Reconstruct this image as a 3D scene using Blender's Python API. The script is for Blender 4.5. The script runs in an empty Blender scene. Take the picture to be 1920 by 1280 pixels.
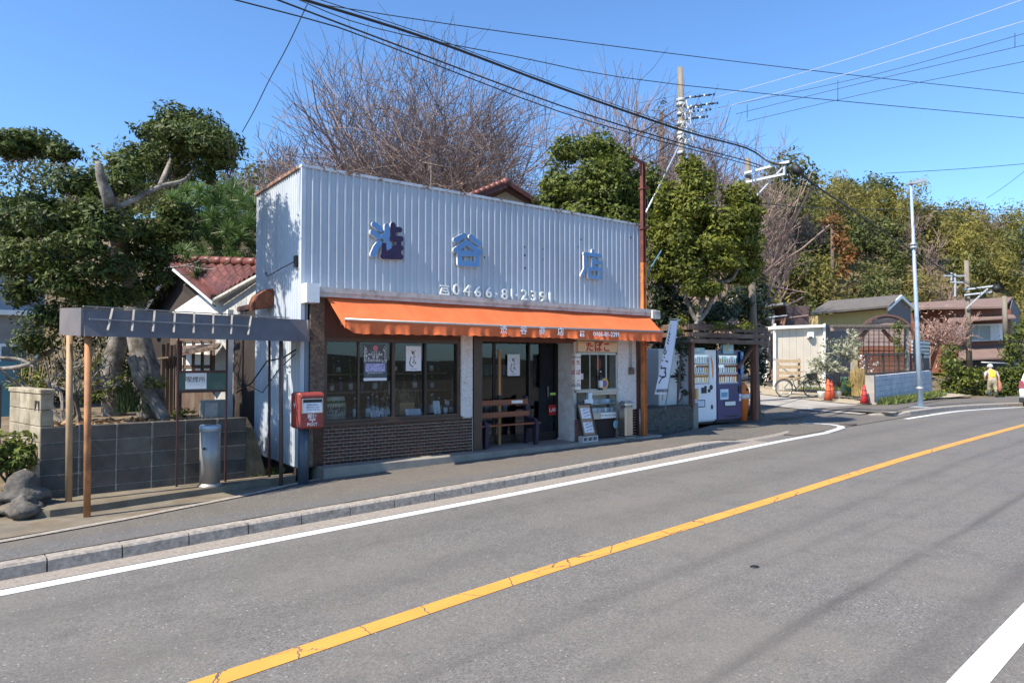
import bpy, math, random
import numpy as np
from mathutils import Vector, Matrix, Euler
random.seed(7); rng = np.random.default_rng(7)
S = bpy.context.scene
COL = S.collection
R = math.radians
# ------------------------------------------------------------------ camera
CAM_Z = 1.55; YAW = math.atan2(1680, 1280); PITCH = math.atan(37 / 1280)
cam = bpy.data.cameras.new('camera'); camo = bpy.data.objects.new('camera', cam); COL.objects.link(camo)
cam.sensor_width = 36; cam.lens = 24; cam.clip_start = .05; cam.clip_end = 3000
camo.location = (0, 0, CAM_Z); camo.rotation_euler = (R(90) + PITCH, 0, YAW - R(90))
S.camera = camo
# ------------------------------------------------------------------ sky, sun, exposure
SUN_EL, SUN_AZ = R(48), R(3)          # travels towards +X, a little towards +Y
to_sun = Vector((-math.cos(SUN_EL) * math.cos(SUN_AZ), -math.cos(SUN_EL) * math.sin(SUN_AZ), math.sin(SUN_EL)))
W = bpy.data.worlds.new('World'); S.world = W; W.use_nodes = True
nt = W.node_tree; bgn = nt.nodes['Background']
sky = nt.nodes.new('ShaderNodeTexSky'); sky.sky_type = 'NISHITA'; sky.sun_disc = False
sky.sun_elevation = SUN_EL; sky.sun_rotation = math.atan2(to_sun.x, to_sun.y)
sky.altitude = 20; sky.air_density = 1.0; sky.dust_density = .3; sky.ozone_density = 2.0
tint = nt.nodes.new('ShaderNodeMix'); tint.data_type = 'RGBA'; tint.blend_type = 'MULTIPLY'; tint.inputs[0].default_value = 1; tint.inputs[7].default_value = (.67, .925, 1.17, 1)
nt.links.new(sky.outputs[0], tint.inputs[6]); nt.links.new(tint.outputs[2], bgn.inputs[0]); bgn.inputs[1].default_value = .125
sl = bpy.data.lights.new('sun', 'SUN'); slo = bpy.data.objects.new('sun', sl); COL.objects.link(slo)
sl.energy = 5.0; sl.angle = R(.53); sl.color = (1, .92, .79)
slo.rotation_euler = to_sun.to_track_quat('Z', 'Y').to_euler(); slo.location = (-20, -5, 30)
S.view_settings.view_transform = 'Standard'; S.view_settings.look = 'None'
S.view_settings.gamma = 1; S.view_settings.use_curve_mapping = False; S.view_settings.exposure = .84
S.cycles.max_bounces = 8; S.cycles.transparent_max_bounces = 24
S.cycles.use_denoising = True
# ------------------------------------------------------------------ placing: a photo position at a known depth
fx, fy = math.cos(YAW), math.sin(YAW); cp, sp = math.cos(PITCH), math.sin(PITCH)
def ray(px, py):
    u = (px - 960) / 1280; v = (640 - py) / 1280; h = cp - v * sp
    return Vector((fx * h + fy * u, fy * h - fx * u, sp + v * cp))
O = Vector((0, 0, CAM_Z))
def at(px, py, Y): d = ray(px, py); return O + d * (Y / d.y)
def pt(px, py, t): return O + ray(px, py) * t
def atz(px, py, z): d = ray(px, py); return O + d * ((z - CAM_Z) / d.z)
def zr(X):
    u = min(1, max(0, (X - 24) / 14)); return -.13 - .0187 * 2 * math.log1p(math.exp(min(50, (12 - X) / 2))) - .16 * u * u * (3 - 2 * u)
# ------------------------------------------------------------------ materials
MATS = {}
def nodes(name):
    m = bpy.data.materials.new(name); m.use_nodes = True; MATS[name] = m
    n = m.node_tree.nodes; return m, n, m.node_tree.links, n['Principled BSDF']
def mixc(n, l, fac, a, b):
    x = n.new('ShaderNodeMix'); x.data_type = 'RGBA'
    if isinstance(fac, (int, float)): x.inputs[0].default_value = fac
    else: l.new(fac, x.inputs[0])
    for i, c in ((6, a), (7, b)):
        if isinstance(c, (tuple, list)): x.inputs[i].default_value = (*c[:3], 1)
        else: l.new(c, x.inputs[i])
    return x.outputs[2]
def noise(n, l, vec, scale, detail=4, rough=.6):
    x = n.new('ShaderNodeTexNoise'); x.inputs['Scale'].default_value = scale; x.inputs['Detail'].default_value = detail; x.inputs['Roughness'].default_value = rough
    if vec is not None: l.new(vec, x.inputs['Vector'])
    return x.outputs['Fac']
def ramp(n, l, fac, lo, hi):
    x = n.new('ShaderNodeMapRange'); x.inputs[1].default_value = lo; x.inputs[2].default_value = hi
    l.new(fac, x.inputs[0]); return x.outputs[0]
def mathn(n, l, op, a, b=None):
    x = n.new('ShaderNodeMath'); x.operation = op
    for i, v in ((0, a), (1, b)):
        if v is None: continue
        if isinstance(v, (int, float)): x.inputs[i].default_value = v
        else: l.new(v, x.inputs[i])
    return x.outputs[0]
def scaled(n, l, vec, s):
    x = n.new('ShaderNodeMapping'); x.inputs['Scale'].default_value = s; l.new(vec, x.inputs['Vector']); return x.outputs[0]
def mat(name, c, rough=.7, metal=0, var=.18, vs=5., bump=0, bs=60., c2=None, lo=.45, hi=.62, rnd=0, st=(1, 1, 1), spec=.5, world=True, coat=0):
    """base colour broken up by noise, an optional second colour in patches, fine relief"""
    m, n, l, b = nodes(name)
    if world:
        g = n.new('ShaderNodeNewGeometry'); v = g.outputs['Position']
    else:
        g = n.new('ShaderNodeTexCoord'); v = g.outputs['Object']
    v = scaled(n, l, v, st)
    f = noise(n, l, v, vs)
    col = mixc(n, l, ramp(n, l, f, .3, .7), tuple(x * (1 - var) for x in c), tuple(min(1, x * (1 + var)) for x in c))
    if c2:
        f2 = noise(n, l, v, vs * .45, 6, .7)
        col = mixc(n, l, ramp(n, l, f2, lo, hi), col, c2)
    if rnd:
        oi = n.new('ShaderNodeObjectInfo'); hs = n.new('ShaderNodeHueSaturation')
        l.new(ramp(n, l, oi.outputs['Random'], -.0001, 1.0001), hs.inputs['Value'])
        mr = n.new('ShaderNodeMapRange'); mr.inputs[3].default_value = 1 - rnd; mr.inputs[4].default_value = 1 + rnd
        l.new(oi.outputs['Random'], mr.inputs[0]); l.new(mr.outputs[0], hs.inputs['Value']); l.new(col, hs.inputs['Color']); col = hs.outputs[0]
    l.new(col, b.inputs['Base Color'])
    b.inputs['Roughness'].default_value = rough; b.inputs['Metallic'].default_value = metal; b.inputs['Specular IOR Level'].default_value = spec
    b.inputs['Coat Weight'].default_value = coat
    if bump:
        bn = n.new('ShaderNodeBump'); bn.inputs['Strength'].default_value = bump; bn.inputs['Distance'].default_value = .01
        l.new(noise(n, l, v, bs, 5), bn.inputs['Height']); l.new(bn.outputs[0], b.inputs['Normal'])
    return m
def flat(name, c, rough=.6, metal=0, spec=.5): return mat(name, c, rough, metal, var=.06, vs=9, spec=spec)
def glass(name, tint=(.9, .95, .95), refl=1.0):
    m, n, l, b = nodes(name); n.remove(b); out = n['Material Output']
    t = n.new('ShaderNodeBsdfTransparent'); t.inputs[0].default_value = (*tint, 1)
    g = n.new('ShaderNodeBsdfGlossy'); g.inputs['Roughness'].default_value = .01; g.inputs[0].default_value = (.78 * refl, .86 * refl, refl, 1)
    lw = n.new('ShaderNodeLayerWeight'); lw.inputs[0].default_value = .5
    fac = mathn(n, l, 'ADD', mathn(n, l, 'MULTIPLY', mathn(n, l, 'POWER', lw.outputs['Facing'], 5.), .94), .04)
    x = n.new('ShaderNodeMixShader'); l.new(fac, x.inputs[0]); l.new(t.outputs[0], x.inputs[1]); l.new(g.outputs[0], x.inputs[2]); l.new(x.outputs[0], out.inputs[0])
    return m
def leafmat(name, dark, light, trans=.35, rough=.45, spec=.5, third=None):
    """leaf colour runs between two tones by a per-leaf value; thin leaves let light through"""
    m, n, l, b = nodes(name)
    a = n.new('ShaderNodeAttribute'); a.attribute_name = 'tone'
    c = mixc(n, l, a.outputs['Fac'], dark, light)
    if third:
        g = n.new('ShaderNodeNewGeometry'); c = mixc(n, l, ramp(n, l, noise(n, l, g.outputs['Position'], .22, 3), .5, .62), c, third)
    l.new(c, b.inputs['Base Color']); b.inputs['Roughness'].default_value = rough; b.inputs['Specular IOR Level'].default_value = spec
    t = n.new('ShaderNodeBsdfTranslucent'); l.new(c, t.inputs[0])
    x = n.new('ShaderNodeMixShader'); x.inputs[0].default_value = trans
    l.new(b.outputs[0], x.inputs[1]); l.new(t.outputs[0], x.inputs[2]); l.new(x.outputs[0], n['Material Output'].inputs[0])
    return m
# ------------------------------------------------------------------ objects
def wl(o):
    v = Vector((0, 0, 0))
    while o: v = v + o.location; o = o.parent
    return v
def link(name, me, m, parent=None):
    o = bpy.data.objects.new(name, me); COL.objects.link(o)
    if m is not None:
        me.materials.clear()
        for k in (m if isinstance(m, (list, tuple)) else [m]): me.materials.append(MATS[k] if isinstance(k, str) else k)
    if parent: o.parent = parent
    return o
def tag(o, label=None, cat=None, group=None, kind=None):
    if label: o['label'] = label
    if cat: o['category'] = cat
    if group: o['group'] = group
    if kind: o['kind'] = kind
    return o
def thing(name, label, cat, loc=(0, 0, 0), group=None, rz=0):
    o = bpy.data.objects.new(name, None); COL.objects.link(o); o.location = loc; o.rotation_euler = (0, 0, rz); o.empty_display_size = .1
    return tag(o, label, cat, group)
def copytree(o, parent=None):
    c = o.copy(); COL.objects.link(c); c.parent = parent
    for ch in list(o.children): copytree(ch, c)
    return c
class MB:
    """collects shapes; build() links them as one mesh object"""
    def __init__(s): s.v = []; s.f = []; s.mi = []; s.cur = 0; s.sm = []; s.smooth = False
    def face(s, idx): s.f.append(idx); s.mi.append(s.cur); s.sm.append(s.smooth)
    def poly(s, pts):
        k = len(s.v); s.v += [tuple(p) for p in pts]; s.face(tuple(range(k, k + len(pts)))); return s
    def box(s, x0, x1, y0, y1, z0, z1, M=None, b=0):
        if b and min(x1 - x0, y1 - y0, z1 - z0) > 2.2 * b:   # chamfered
            k = len(s.v); P = []
            for cx, sx in ((x0, 1), (x1, -1)):
                for cy, sy in ((y0, 1), (y1, -1)):
                    for cz, sz in ((z0, 1), (z1, -1)):
                        P += [(cx, cy + sy * b, cz + sz * b), (cx + sx * b, cy, cz + sz * b), (cx + sx * b, cy + sy * b, cz)]
            if M: P = [tuple(M @ Vector(p)) for p in P]
            s.v += P
            def c(i, j, q): return k + (i * 4 + j * 2 + q) * 3
            for i in (0, 1): s.face((c(i, 0, 0), c(i, 0, 1), c(i, 1, 1), c(i, 1, 0)) if i == 0 else (c(i, 0, 0), c(i, 1, 0), c(i, 1, 1), c(i, 0, 1)))
            for j in (0, 1):
                q = [c(0, j, 0) + 1, c(1, j, 0) + 1, c(1, j, 1) + 1, c(0, j, 1) + 1]; s.face(tuple(q if j == 0 else q[::-1]))
            for z in (0, 1):
                q = [c(0, 0, z) + 2, c(0, 1, z) + 2, c(1, 1, z) + 2, c(1, 0, z) + 2]; s.face(tuple(q if z == 0 else q[::-1]))
            for i in (0, 1):
                for j in (0, 1): s.face((c(i, j, 0), c(i, j, 0) + 1, c(i, j, 1) + 1, c(i, j, 1)))
                for z in (0, 1): s.face((c(i, 0, z), c(i, 0, z) + 2, c(i, 1, z) + 2, c(i, 1, z)))
            for j in (0, 1):
                for z in (0, 1): s.face((c(0, j, z) + 1, c(0, j, z) + 2, c(1, j, z) + 2, c(1, j, z) + 1))
            for i in (0, 1):
                for j in (0, 1):
                    for z in (0, 1): s.face((c(i, j, z), c(i, j, z) + 1, c(i, j, z) + 2))
            return s
        k = len(s.v); P = [(x, y, z) for x in (x0, x1) for y in (y0, y1) for z in (z0, z1)]
        if M: P = [tuple(M @ Vector(p)) for p in P]
        s.v += P
        for q in ((0, 1, 3, 2), (4, 6, 7, 5), (0, 4, 5, 1), (2, 3, 7, 6), (0, 2, 6, 4), (1, 5, 7, 3)): s.face(tuple(k + i for i in q))
        return s
    def bar(s, a, b, w, h=None, up=(0, 0, 1)):
        """box beam from a to b, w wide, h high"""
        a, b = Vector(a), Vector(b); h = h or w; d = (b - a); L = d.length
        if L < 1e-6: return s
        d.normalize(); u = Vector(up)
        if abs(d.dot(u)) > .98: u = Vector((0, 1, 0))
        x = d.cross(u).normalized(); y = x.cross(d)
        M = Matrix(((x.x, d.x, y.x, a.x), (x.y, d.y, y.y, a.y), (x.z, d.z, y.z, a.z), (0, 0, 0, 1)))
        return s.box(-w / 2, w / 2, 0, L, -h / 2, h / 2, M)
    def tube(s, pts, r, n=8, cap=True):
        pts = [Vector(p) for p in pts]; k0 = len(s.v); m = len(pts)
        rs = r if isinstance(r, (list, tuple)) else [r] * m
        prev = None
        for i, p in enumerate(pts):
            d = (pts[min(i + 1, m - 1)] - pts[max(i - 1, 0)]).normalized()
            if prev is None:
                u = Vector((0, 0, 1)) if abs(d.z) < .9 else Vector((1, 0, 0)); x = d.cross(u).normalized()
            else:
                x = (prev - d * prev.dot(d)).normalized()
            prev = x; y = d.cross(x)
            for j in range(n):
                a = 2 * math.pi * j / n; s.v.append(tuple(p + (x * math.cos(a) + y * math.sin(a)) * rs[i]))
        sm = s.smooth; s.smooth = True
        for i in range(m - 1):
            for j in range(n):
                s.face((k0 + i * n + j, k0 + i * n + (j + 1) % n, k0 + (i + 1) * n + (j + 1) % n, k0 + (i + 1) * n + j))
        s.smooth = sm
        if cap:
            s.face(tuple(k0 + j for j in range(n))[::-1]); s.face(tuple(k0 + (m - 1) * n + j for j in range(n)))
        return s
    def lathe(s, prof, c=(0, 0, 0), n=20, sx=1, sy=1):
        k0 = len(s.v); m = len(prof)
        for r, z in prof:
            for j in range(n):
                a = 2 * math.pi * j / n; s.v.append((c[0] + r * sx * math.cos(a), c[1] + r * sy * math.sin(a), c[2] + z))
        sm = s.smooth; s.smooth = True
        for i in range(m - 1):
            for j in range(n): s.face((k0 + i * n + j, k0 + i * n + (j + 1) % n, k0 + (i + 1) * n + (j + 1) % n, k0 + (i + 1) * n + j))
        s.smooth = sm
        s.face(tuple(k0 + j for j in range(n))[::-1]); s.face(tuple(k0 + (m - 1) * n + j for j in range(n)))
        return s
    def prism(s, pts, d):
        """closed outline pts extruded by vector d"""
        d = Vector(d); k = len(s.v); n = len(pts)
        s.v += [tuple(p) for p in pts] + [tuple(Vector(p) + d) for p in pts]
        s.face(tuple(range(k, k + n))[::-1]); s.face(tuple(range(k + n, k + 2 * n)))
        for i in range(n): j = (i + 1) % n; s.face((k + i, k + j, k + n + j, k + n + i))
        return s
    def grid(s, f, nu, nv, close=False):
        k = len(s.v)
        for i in range(nu + 1):
            for j in range(nv + 1): s.v.append(tuple(f(i / nu, j / nv)))
        for i in range(nu):
            for j in range(nv): s.face((k + i * (nv + 1) + j, k + (i + 1) * (nv + 1) + j, k + (i + 1) * (nv + 1) + j + 1, k + i * (nv + 1) + j + 1))
        return s
    def sphere(s, c, r, n=10, rx=1, ry=1, rz=1):
        pr = [(max(.001, r * math.cos(t)), r * math.sin(t) * rz) for t in [(-.5 + i / (n // 2 + 1)) * math.pi for i in range(n // 2 + 2)]]
        return s.lathe(pr, c, n, rx, ry)
    def build(s, name, m, parent=None, local=False, fix=True):
        me = bpy.data.meshes.new(name)
        off = Vector((0, 0, 0)) if (local or not parent) else wl(parent)
        me.from_pydata([(p[0] - off.x, p[1] - off.y, p[2] - off.z) for p in s.v], [], s.f)
        me.polygons.foreach_set('material_index', s.mi); me.polygons.foreach_set('use_smooth', s.sm)
        if fix:
            import bmesh
            bm = bmesh.new(); bm.from_mesh(me); bmesh.ops.recalc_face_normals(bm, faces=bm.faces); bm.to_mesh(me); bm.free()
        me.update()
        return link(name, me, m, parent)
def struct(o): return tag(o, kind='structure')
_tc = {}
def textmesh(body, bold=0, ext=.004):
    key = (body, bold, ext)
    if key not in _tc:
        c = bpy.data.curves.new('lettering', 'FONT'); c.body = body; c.align_x = 'CENTER'; c.align_y = 'CENTER'; c.offset = bold; c.extrude = ext; c.resolution_u = 2
        o = bpy.data.objects.new('lettering', c); COL.objects.link(o); bpy.context.view_layer.update()
        me = bpy.data.meshes.new_from_object(o.evaluated_get(bpy.context.evaluated_depsgraph_get()))
        bpy.data.objects.remove(o); _tc[key] = me
    return _tc[key].copy()
def text(name, body, m, parent, loc, size, bold=0, ext=.004, rot=(90, 0, 0), sx=1, sy=1, shear=0):
    """flat lettering; loc is the middle of the text in world space, facing the road unless turned"""
    me = textmesh(body, bold, ext)
    Mx = Matrix.LocRotScale(Vector(loc) - (wl(parent) if parent else Vector((0, 0, 0))), Euler([R(a) for a in rot]), Vector((size * sx, size * sy, size)))
    if shear: Mx = Mx @ Matrix(((1, shear, 0, 0), (0, 1, 0, 0), (0, 0, 1, 0), (0, 0, 0, 1)))
    me.transform(Mx); return link(name, me, m, parent)
def strokes(mb, chains, r, y0, y1, n=7):
    """rounded plank letters: each chain of (X,Z) points becomes round-ended planks between depths y0 and y1"""
    cnt = 0
    for i, ch in enumerate(chains):
        for a, b in zip(ch[:-1], ch[1:]):
            a, b = Vector(a), Vector(b); ang = math.atan2(b.y - a.y, b.x - a.x); P = []
            for c, s0 in ((a, ang + math.pi / 2), (b, ang - math.pi / 2)):
                for k in range(n + 1): t = s0 + math.pi * k / n; P.append((c.x + r * math.cos(t), y0, c.y + r * math.sin(t)))
            cnt += 1; mb.prism([(x, y0 + .0004 * cnt, z) for x, _, z in P], (0, y1 - y0 - .0011 * cnt, 0))
    return mb
def quads(name, V, m, parent=None, tone=None, smooth=False):
    """many loose quads from an (n,4,3) array"""
    n = len(V); me = bpy.data.meshes.new(name); off = np.array(wl(parent)) if parent else np.zeros(3)
    me.vertices.add(n * 4); me.vertices.foreach_set('co', (V.reshape(-1, 3) - off).astype(np.float32).ravel())
    me.loops.add(n * 4); me.loops.foreach_set('vertex_index', np.arange(n * 4, dtype=np.int32))
    me.polygons.add(n); me.polygons.foreach_set('loop_start', np.arange(0, n * 4, 4, dtype=np.int32)); me.polygons.foreach_set('loop_total', np.full(n, 4, np.int32))
    if tone is not None:
        a = me.attributes.new('tone', 'FLOAT', 'POINT'); a.data.foreach_set('value', np.repeat(tone, 4).astype(np.float32))
    me.update(calc_edges=True); return link(name, me, m, parent)
def unit(a): return a / np.maximum(1e-9, np.linalg.norm(a, axis=-1, keepdims=True))
def leaves_at(pos, nrm, L, Wd, jitter=.6, droop=0, r=rng):
    """one pointed leaf (a kite) per position, facing roughly along nrm"""
    n = len(pos); nr = unit(nrm + r.normal(0, jitter, (n, 3))); t = unit(np.cross(nr, r.normal(0, 1, (n, 3)))); t[:, 2] -= droop; t = unit(t); b = unit(np.cross(nr, t))
    sz = r.uniform(.5, 1.45, (n, 1)); l = L * sz; w = Wd * sz
    return np.stack([pos - t * l * .5, pos + b * w * .5 - t * l * .02 , pos + t * l * .5, pos - b * w * .5 - t * l * .02], 1)
def blob_points(c, rad, n, r=rng, shell=3.0, flatb=.55):
    """points through an ellipsoid, denser outside, flatter underneath"""
    d = unit(r.normal(0, 1, (n, 3))); rr = r.uniform(0, 1, (n, 1)) ** (1 / shell)
    ph = r.uniform(0, 6.28, 3); bumps = 1 + .16 * np.sin(d[:, :1] * 5 + ph[0]) + .16 * np.sin(d[:, 1:2] * 6 + ph[1]) + .1 * np.sin(d[:, 2:3] * 7 + ph[2])
    p = d * rr * bumps; p[:, 2] = np.where(p[:, 2] < 0, p[:, 2] * flatb, p[:, 2])
    return np.array(c) + p * np.array(rad), d
def crown(name, blobs, per, L, Wd, m, parent, jitter=.7, up=.5, shell=3., flatb=.55, droop=0, r=rng, tone=(0, 1)):
    V = []; T = []
    for c, rad in blobs:
        n = int(per * (rad[0] * rad[1] + rad[0] * rad[2] + rad[1] * rad[2]) / 3)
        p, d = blob_points(c, rad, n, r, shell, flatb); nr = d + np.array([0, 0, up])
        V.append(leaves_at(p, nr, L, Wd, jitter, droop, r)); T.append(np.clip(r.uniform(*tone, n) * .75 + .25 * r.uniform(0, 1), 0, 1))
    return quads(name, np.concatenate(V), m, parent, np.concatenate(T))
def segs(name, A, B, RA, RB, m, parent=None, n=4):
    """many tapered straight tubes from arrays of ends and radii"""
    A, B = np.asarray(A, float), np.asarray(B, float); RA, RB = np.asarray(RA, float), np.asarray(RB, float)
    d = unit(B - A); h = np.where(np.abs(d[:, 2:3]) < .9, np.array([[0, 0, 1.]]), np.array([[1., 0, 0]])); x = unit(np.cross(d, h)); y = np.cross(d, x)
    ring = []
    for j in range(n):
        a = 2 * math.pi * j / n; ring.append((x * math.cos(a) + y * math.sin(a)))
    V = []
    for j in range(n):
        k = (j + 1) % n
        V.append(np.stack([A + ring[j] * RA[:, None], A + ring[k] * RA[:, None], B + ring[k] * RB[:, None], B + ring[j] * RB[:, None]], 1))
    return quads(name, np.concatenate(V), m, parent)
def grow(base, dirv, length, rad, levels, seed, split=(3, 4), spread=.5, up=.25, shrink=.72, bend=.12, nseg=3, taper=.6, stop=.004, env=None):
    """branching skeleton: arrays of segment ends and radii"""
    r = np.random.default_rng(seed); A = []; B = []; RA = []; RB = []
    stack = [(np.array(base, float), unit(np.array(dirv, float)), length, rad, 0)]
    while stack:
        p, d, L, q, lv = stack.pop()
        pts = [p]; dd = d
        for i in range(nseg):
            dd = unit(dd + r.normal(0, bend, 3) + np.array([0, 0, up * .12])); pts.append(pts[-1] + dd * L / nseg)
        for i in range(nseg):
            A.append(pts[i]); B.append(pts[i + 1]); RA.append(q * (1 - (1 - taper) * i / nseg)); RB.append(q * (1 - (1 - taper) * (i + 1) / nseg))
        if lv >= levels: continue
        if env is not None:
            ev = (pts[-1] - env[0]) / env[1]; ev[2] = max(0, ev[2])
            if (ev ** 2).sum() > r.uniform(.72, 1.05): continue
        k = r.integers(split[0], split[1] + 1)
        for j in range(k):
            f = r.uniform(.45, 1.) if j else 1.
            i = min(nseg - 1, int(f * nseg)); s0 = pts[i] + (pts[i + 1] - pts[i]) * (f * nseg - i) if f < 1 else pts[-1]
            nd = unit(dd + r.normal(0, spread, 3) + np.array([0, 0, up])); stack.append((s0, nd, L * shrink * r.uniform(.75, 1.2), max(stop, q * taper * (.95 if j == 0 else r.uniform(.55, .8))), lv + 1))
    return np.array(A), np.array(B), np.array(RA), np.array(RB)
# ================================================================== materials of the place
def asphalt(name, base, dark, tracks=True, warm=(.16, .148, .132)):
    m, n, l, b = nodes(name)
    g = n.new('ShaderNodeNewGeometry'); P = g.outputs['Position']
    vo = n.new('ShaderNodeTexVoronoi'); vo.inputs['Scale'].default_value = 95; l.new(P, vo.inputs['Vector'])
    sep = n.new('ShaderNodeSeparateColor'); l.new(vo.outputs['Color'], sep.inputs[0])
    stone = ramp(n, l, sep.outputs[0], 0, 1)
    c = mixc(n, l, stone, tuple(x * .62 for x in base), tuple(x * 1.38 for x in base))
    vo2 = n.new('ShaderNodeTexVoronoi'); vo2.inputs['Scale'].default_value = 30; l.new(P, vo2.inputs['Vector'])
    sp2 = n.new('ShaderNodeSeparateColor'); l.new(vo2.outputs['Color'], sp2.inputs[0])
    chip = mathn(n, l, 'MULTIPLY', mathn(n, l, 'GREATER_THAN', sp2.outputs[0], .89), mathn(n, l, 'LESS_THAN', vo2.outputs['Distance'], .22))
    c = mixc(n, l, mathn(n, l, 'MULTIPLY', chip, .6), c, (.46, .44, .41))
    big = noise(n, l, P, .55, 5); c = mixc(n, l, mathn(n, l, 'MULTIPLY', ramp(n, l, big, .38, .68), .55), c, warm)
    mid = noise(n, l, P, 3.2, 4); c = mixc(n, l, mathn(n, l, 'MULTIPLY', ramp(n, l, mid, .5, .78), .35), c, dark)
    if tracks:
        a = n.new('ShaderNodeAttribute'); a.attribute_name = 'lat'; al = n.new('ShaderNodeAttribute'); al.attribute_name = 'along'
        cb = n.new('ShaderNodeCombineXYZ'); l.new(mathn(n, l, 'MULTIPLY', al.outputs['Fac'], .12), cb.inputs[0]); l.new(mathn(n, l, 'MULTIPLY', a.outputs['Fac'], 1.2), cb.inputs[1])
        wob = mathn(n, l, 'MULTIPLY', mathn(n, l, 'SUBTRACT', noise(n, l, cb.outputs[0], 2.5, 2), .5), .22)
        lat = mathn(n, l, 'ADD', a.outputs['Fac'], wob); tot = None
        for w0, wd, k in ((-.82, .10, .38), (-1.55, .06, .2), (-2.1, .06, .6), (-2.82, .12, .5), (.75, .28, .28), (2.0, .32, .28), (-1.25, .06, .22)):
            e = mathn(n, l, 'MULTIPLY', mathn(n, l, 'POWER', 2.718, mathn(n, l, 'MULTIPLY', mathn(n, l, 'POWER', mathn(n, l, 'DIVIDE', mathn(n, l, 'ABSOLUTE', mathn(n, l, 'SUBTRACT', lat, w0)), wd), 2.), -1.)), k)
            tot = e if tot is None else mathn(n, l, 'ADD', tot, e)
        c = mixc(n, l, mathn(n, l, 'MINIMUM', mathn(n, l, 'MULTIPLY', tot, ramp(n, l, noise(n, l, cb.outputs[0], 4, 3), .1, .6)), .8), c, dark)
    l.new(c, b.inputs['Base Color']); b.inputs['Roughness'].default_value = .82; b.inputs['Specular IOR Level'].default_value = .35
    bn = n.new('ShaderNodeBump'); bn.inputs['Strength'].default_value = .5; bn.inputs['Distance'].default_value = .004
    l.new(mathn(n, l, 'ADD', vo.outputs['Distance'], mathn(n, l, 'MULTIPLY', stone, .4)), bn.inputs['Height']); l.new(bn.outputs[0], b.inputs['Normal'])
    return m
asphalt('asphalt', (.142, .132, .121), (.064, .060, .056), True, (.168, .150, .130))
asphalt('old_asphalt', (.125, .112, .097), (.07, .063, .055), False, (.155, .135, .108))
def paint(name, c, crack):
    m, n, l, b = nodes(name); g = n.new('ShaderNodeNewGeometry'); P = g.outputs['Position']
    col = mixc(n, l, ramp(n, l, noise(n, l, P, 4), .35, .7), c, tuple(x * .86 for x in c))
    vo = n.new('ShaderNodeTexVoronoi'); vo.feature = 'DISTANCE_TO_EDGE'; vo.inputs['Scale'].default_value = 2.6
    wv = mixc(n, l, .12, P, noise(n, l, P, 7)); l.new(wv, vo.inputs['Vector'])
    gate = ramp(n, l, noise(n, l, P, 1.6, 3), .5 - crack, .62 - crack)
    k = mathn(n, l, 'MULTIPLY', mathn(n, l, 'LESS_THAN', vo.outputs['Distance'], .011), gate)
    sp_ = mathn(n, l, 'GREATER_THAN', noise(n, l, P, 38, 6, .8), .70 - crack * .12)
    col = mixc(n, l, mathn(n, l, 'MAXIMUM', k, mathn(n, l, 'MULTIPLY', sp_, .7)), col, (.1, .09, .08))
    l.new(col, b.inputs['Base Color']); b.inputs['Roughness'].default_value = .65; return m
paint('white_paint', (.62, .63, .64), -.14); paint('yellow_paint', (.66, .305, .055), .15)
mat('kerb_concrete', (.34, .295, .25), .9, var=.3, vs=24, bump=.9, bs=150, c2=(.15, .125, .105), lo=.5, hi=.75)
mat('gutter', (.27, .235, .20), .9, var=.3, vs=40, bump=.5, bs=160, c2=(.19, .155, .125), lo=.48, hi=.7)
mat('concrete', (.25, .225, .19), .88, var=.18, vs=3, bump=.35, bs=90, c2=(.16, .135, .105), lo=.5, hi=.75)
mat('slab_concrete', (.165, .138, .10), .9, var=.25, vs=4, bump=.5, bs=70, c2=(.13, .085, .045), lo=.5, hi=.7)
mat('pale_concrete', (.34, .315, .28), .9, var=.15, vs=2, bump=.3, bs=60, c2=(.25, .23, .20))
mat('earth', (.17, .12, .075), .95, var=.4, vs=7, bump=1, bs=30, c2=(.10, .085, .04))
mat('gravel', (.38, .32, .25), .95, var=.45, vs=22, bump=1, bs=60, c2=(.22, .20, .09), lo=.5, hi=.62)
mat('field_dark', (.03, .034, .02), .95, var=.4, vs=.8)
mat('hill_soil', (.075, .062, .035), .95, var=.4, vs=.5, bump=.5, bs=3, c2=(.05, .06, .02))
mat('block_shaded', (.085, .078, .068), .92, var=.2, vs=6, bump=.6, bs=120, c2=(.045, .04, .034), lo=.45, hi=.7, rnd=.18)  # sooty block, base colour also darkened for the shade on the front wall
mat('block_tan', (.33, .285, .205), .92, var=.18, vs=8, bump=.6, bs=110, c2=(.20, .165, .11), rnd=.1)
mat('block_white', (.50, .51, .53), .9, var=.1, vs=3, bump=.3, bs=90, c2=(.40, .41, .44), rnd=.06)
mat('rock', (.10, .09, .078), .95, var=.5, vs=9, bump=1, bs=30, c2=(.22, .16, .10), lo=.55, hi=.75)
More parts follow.
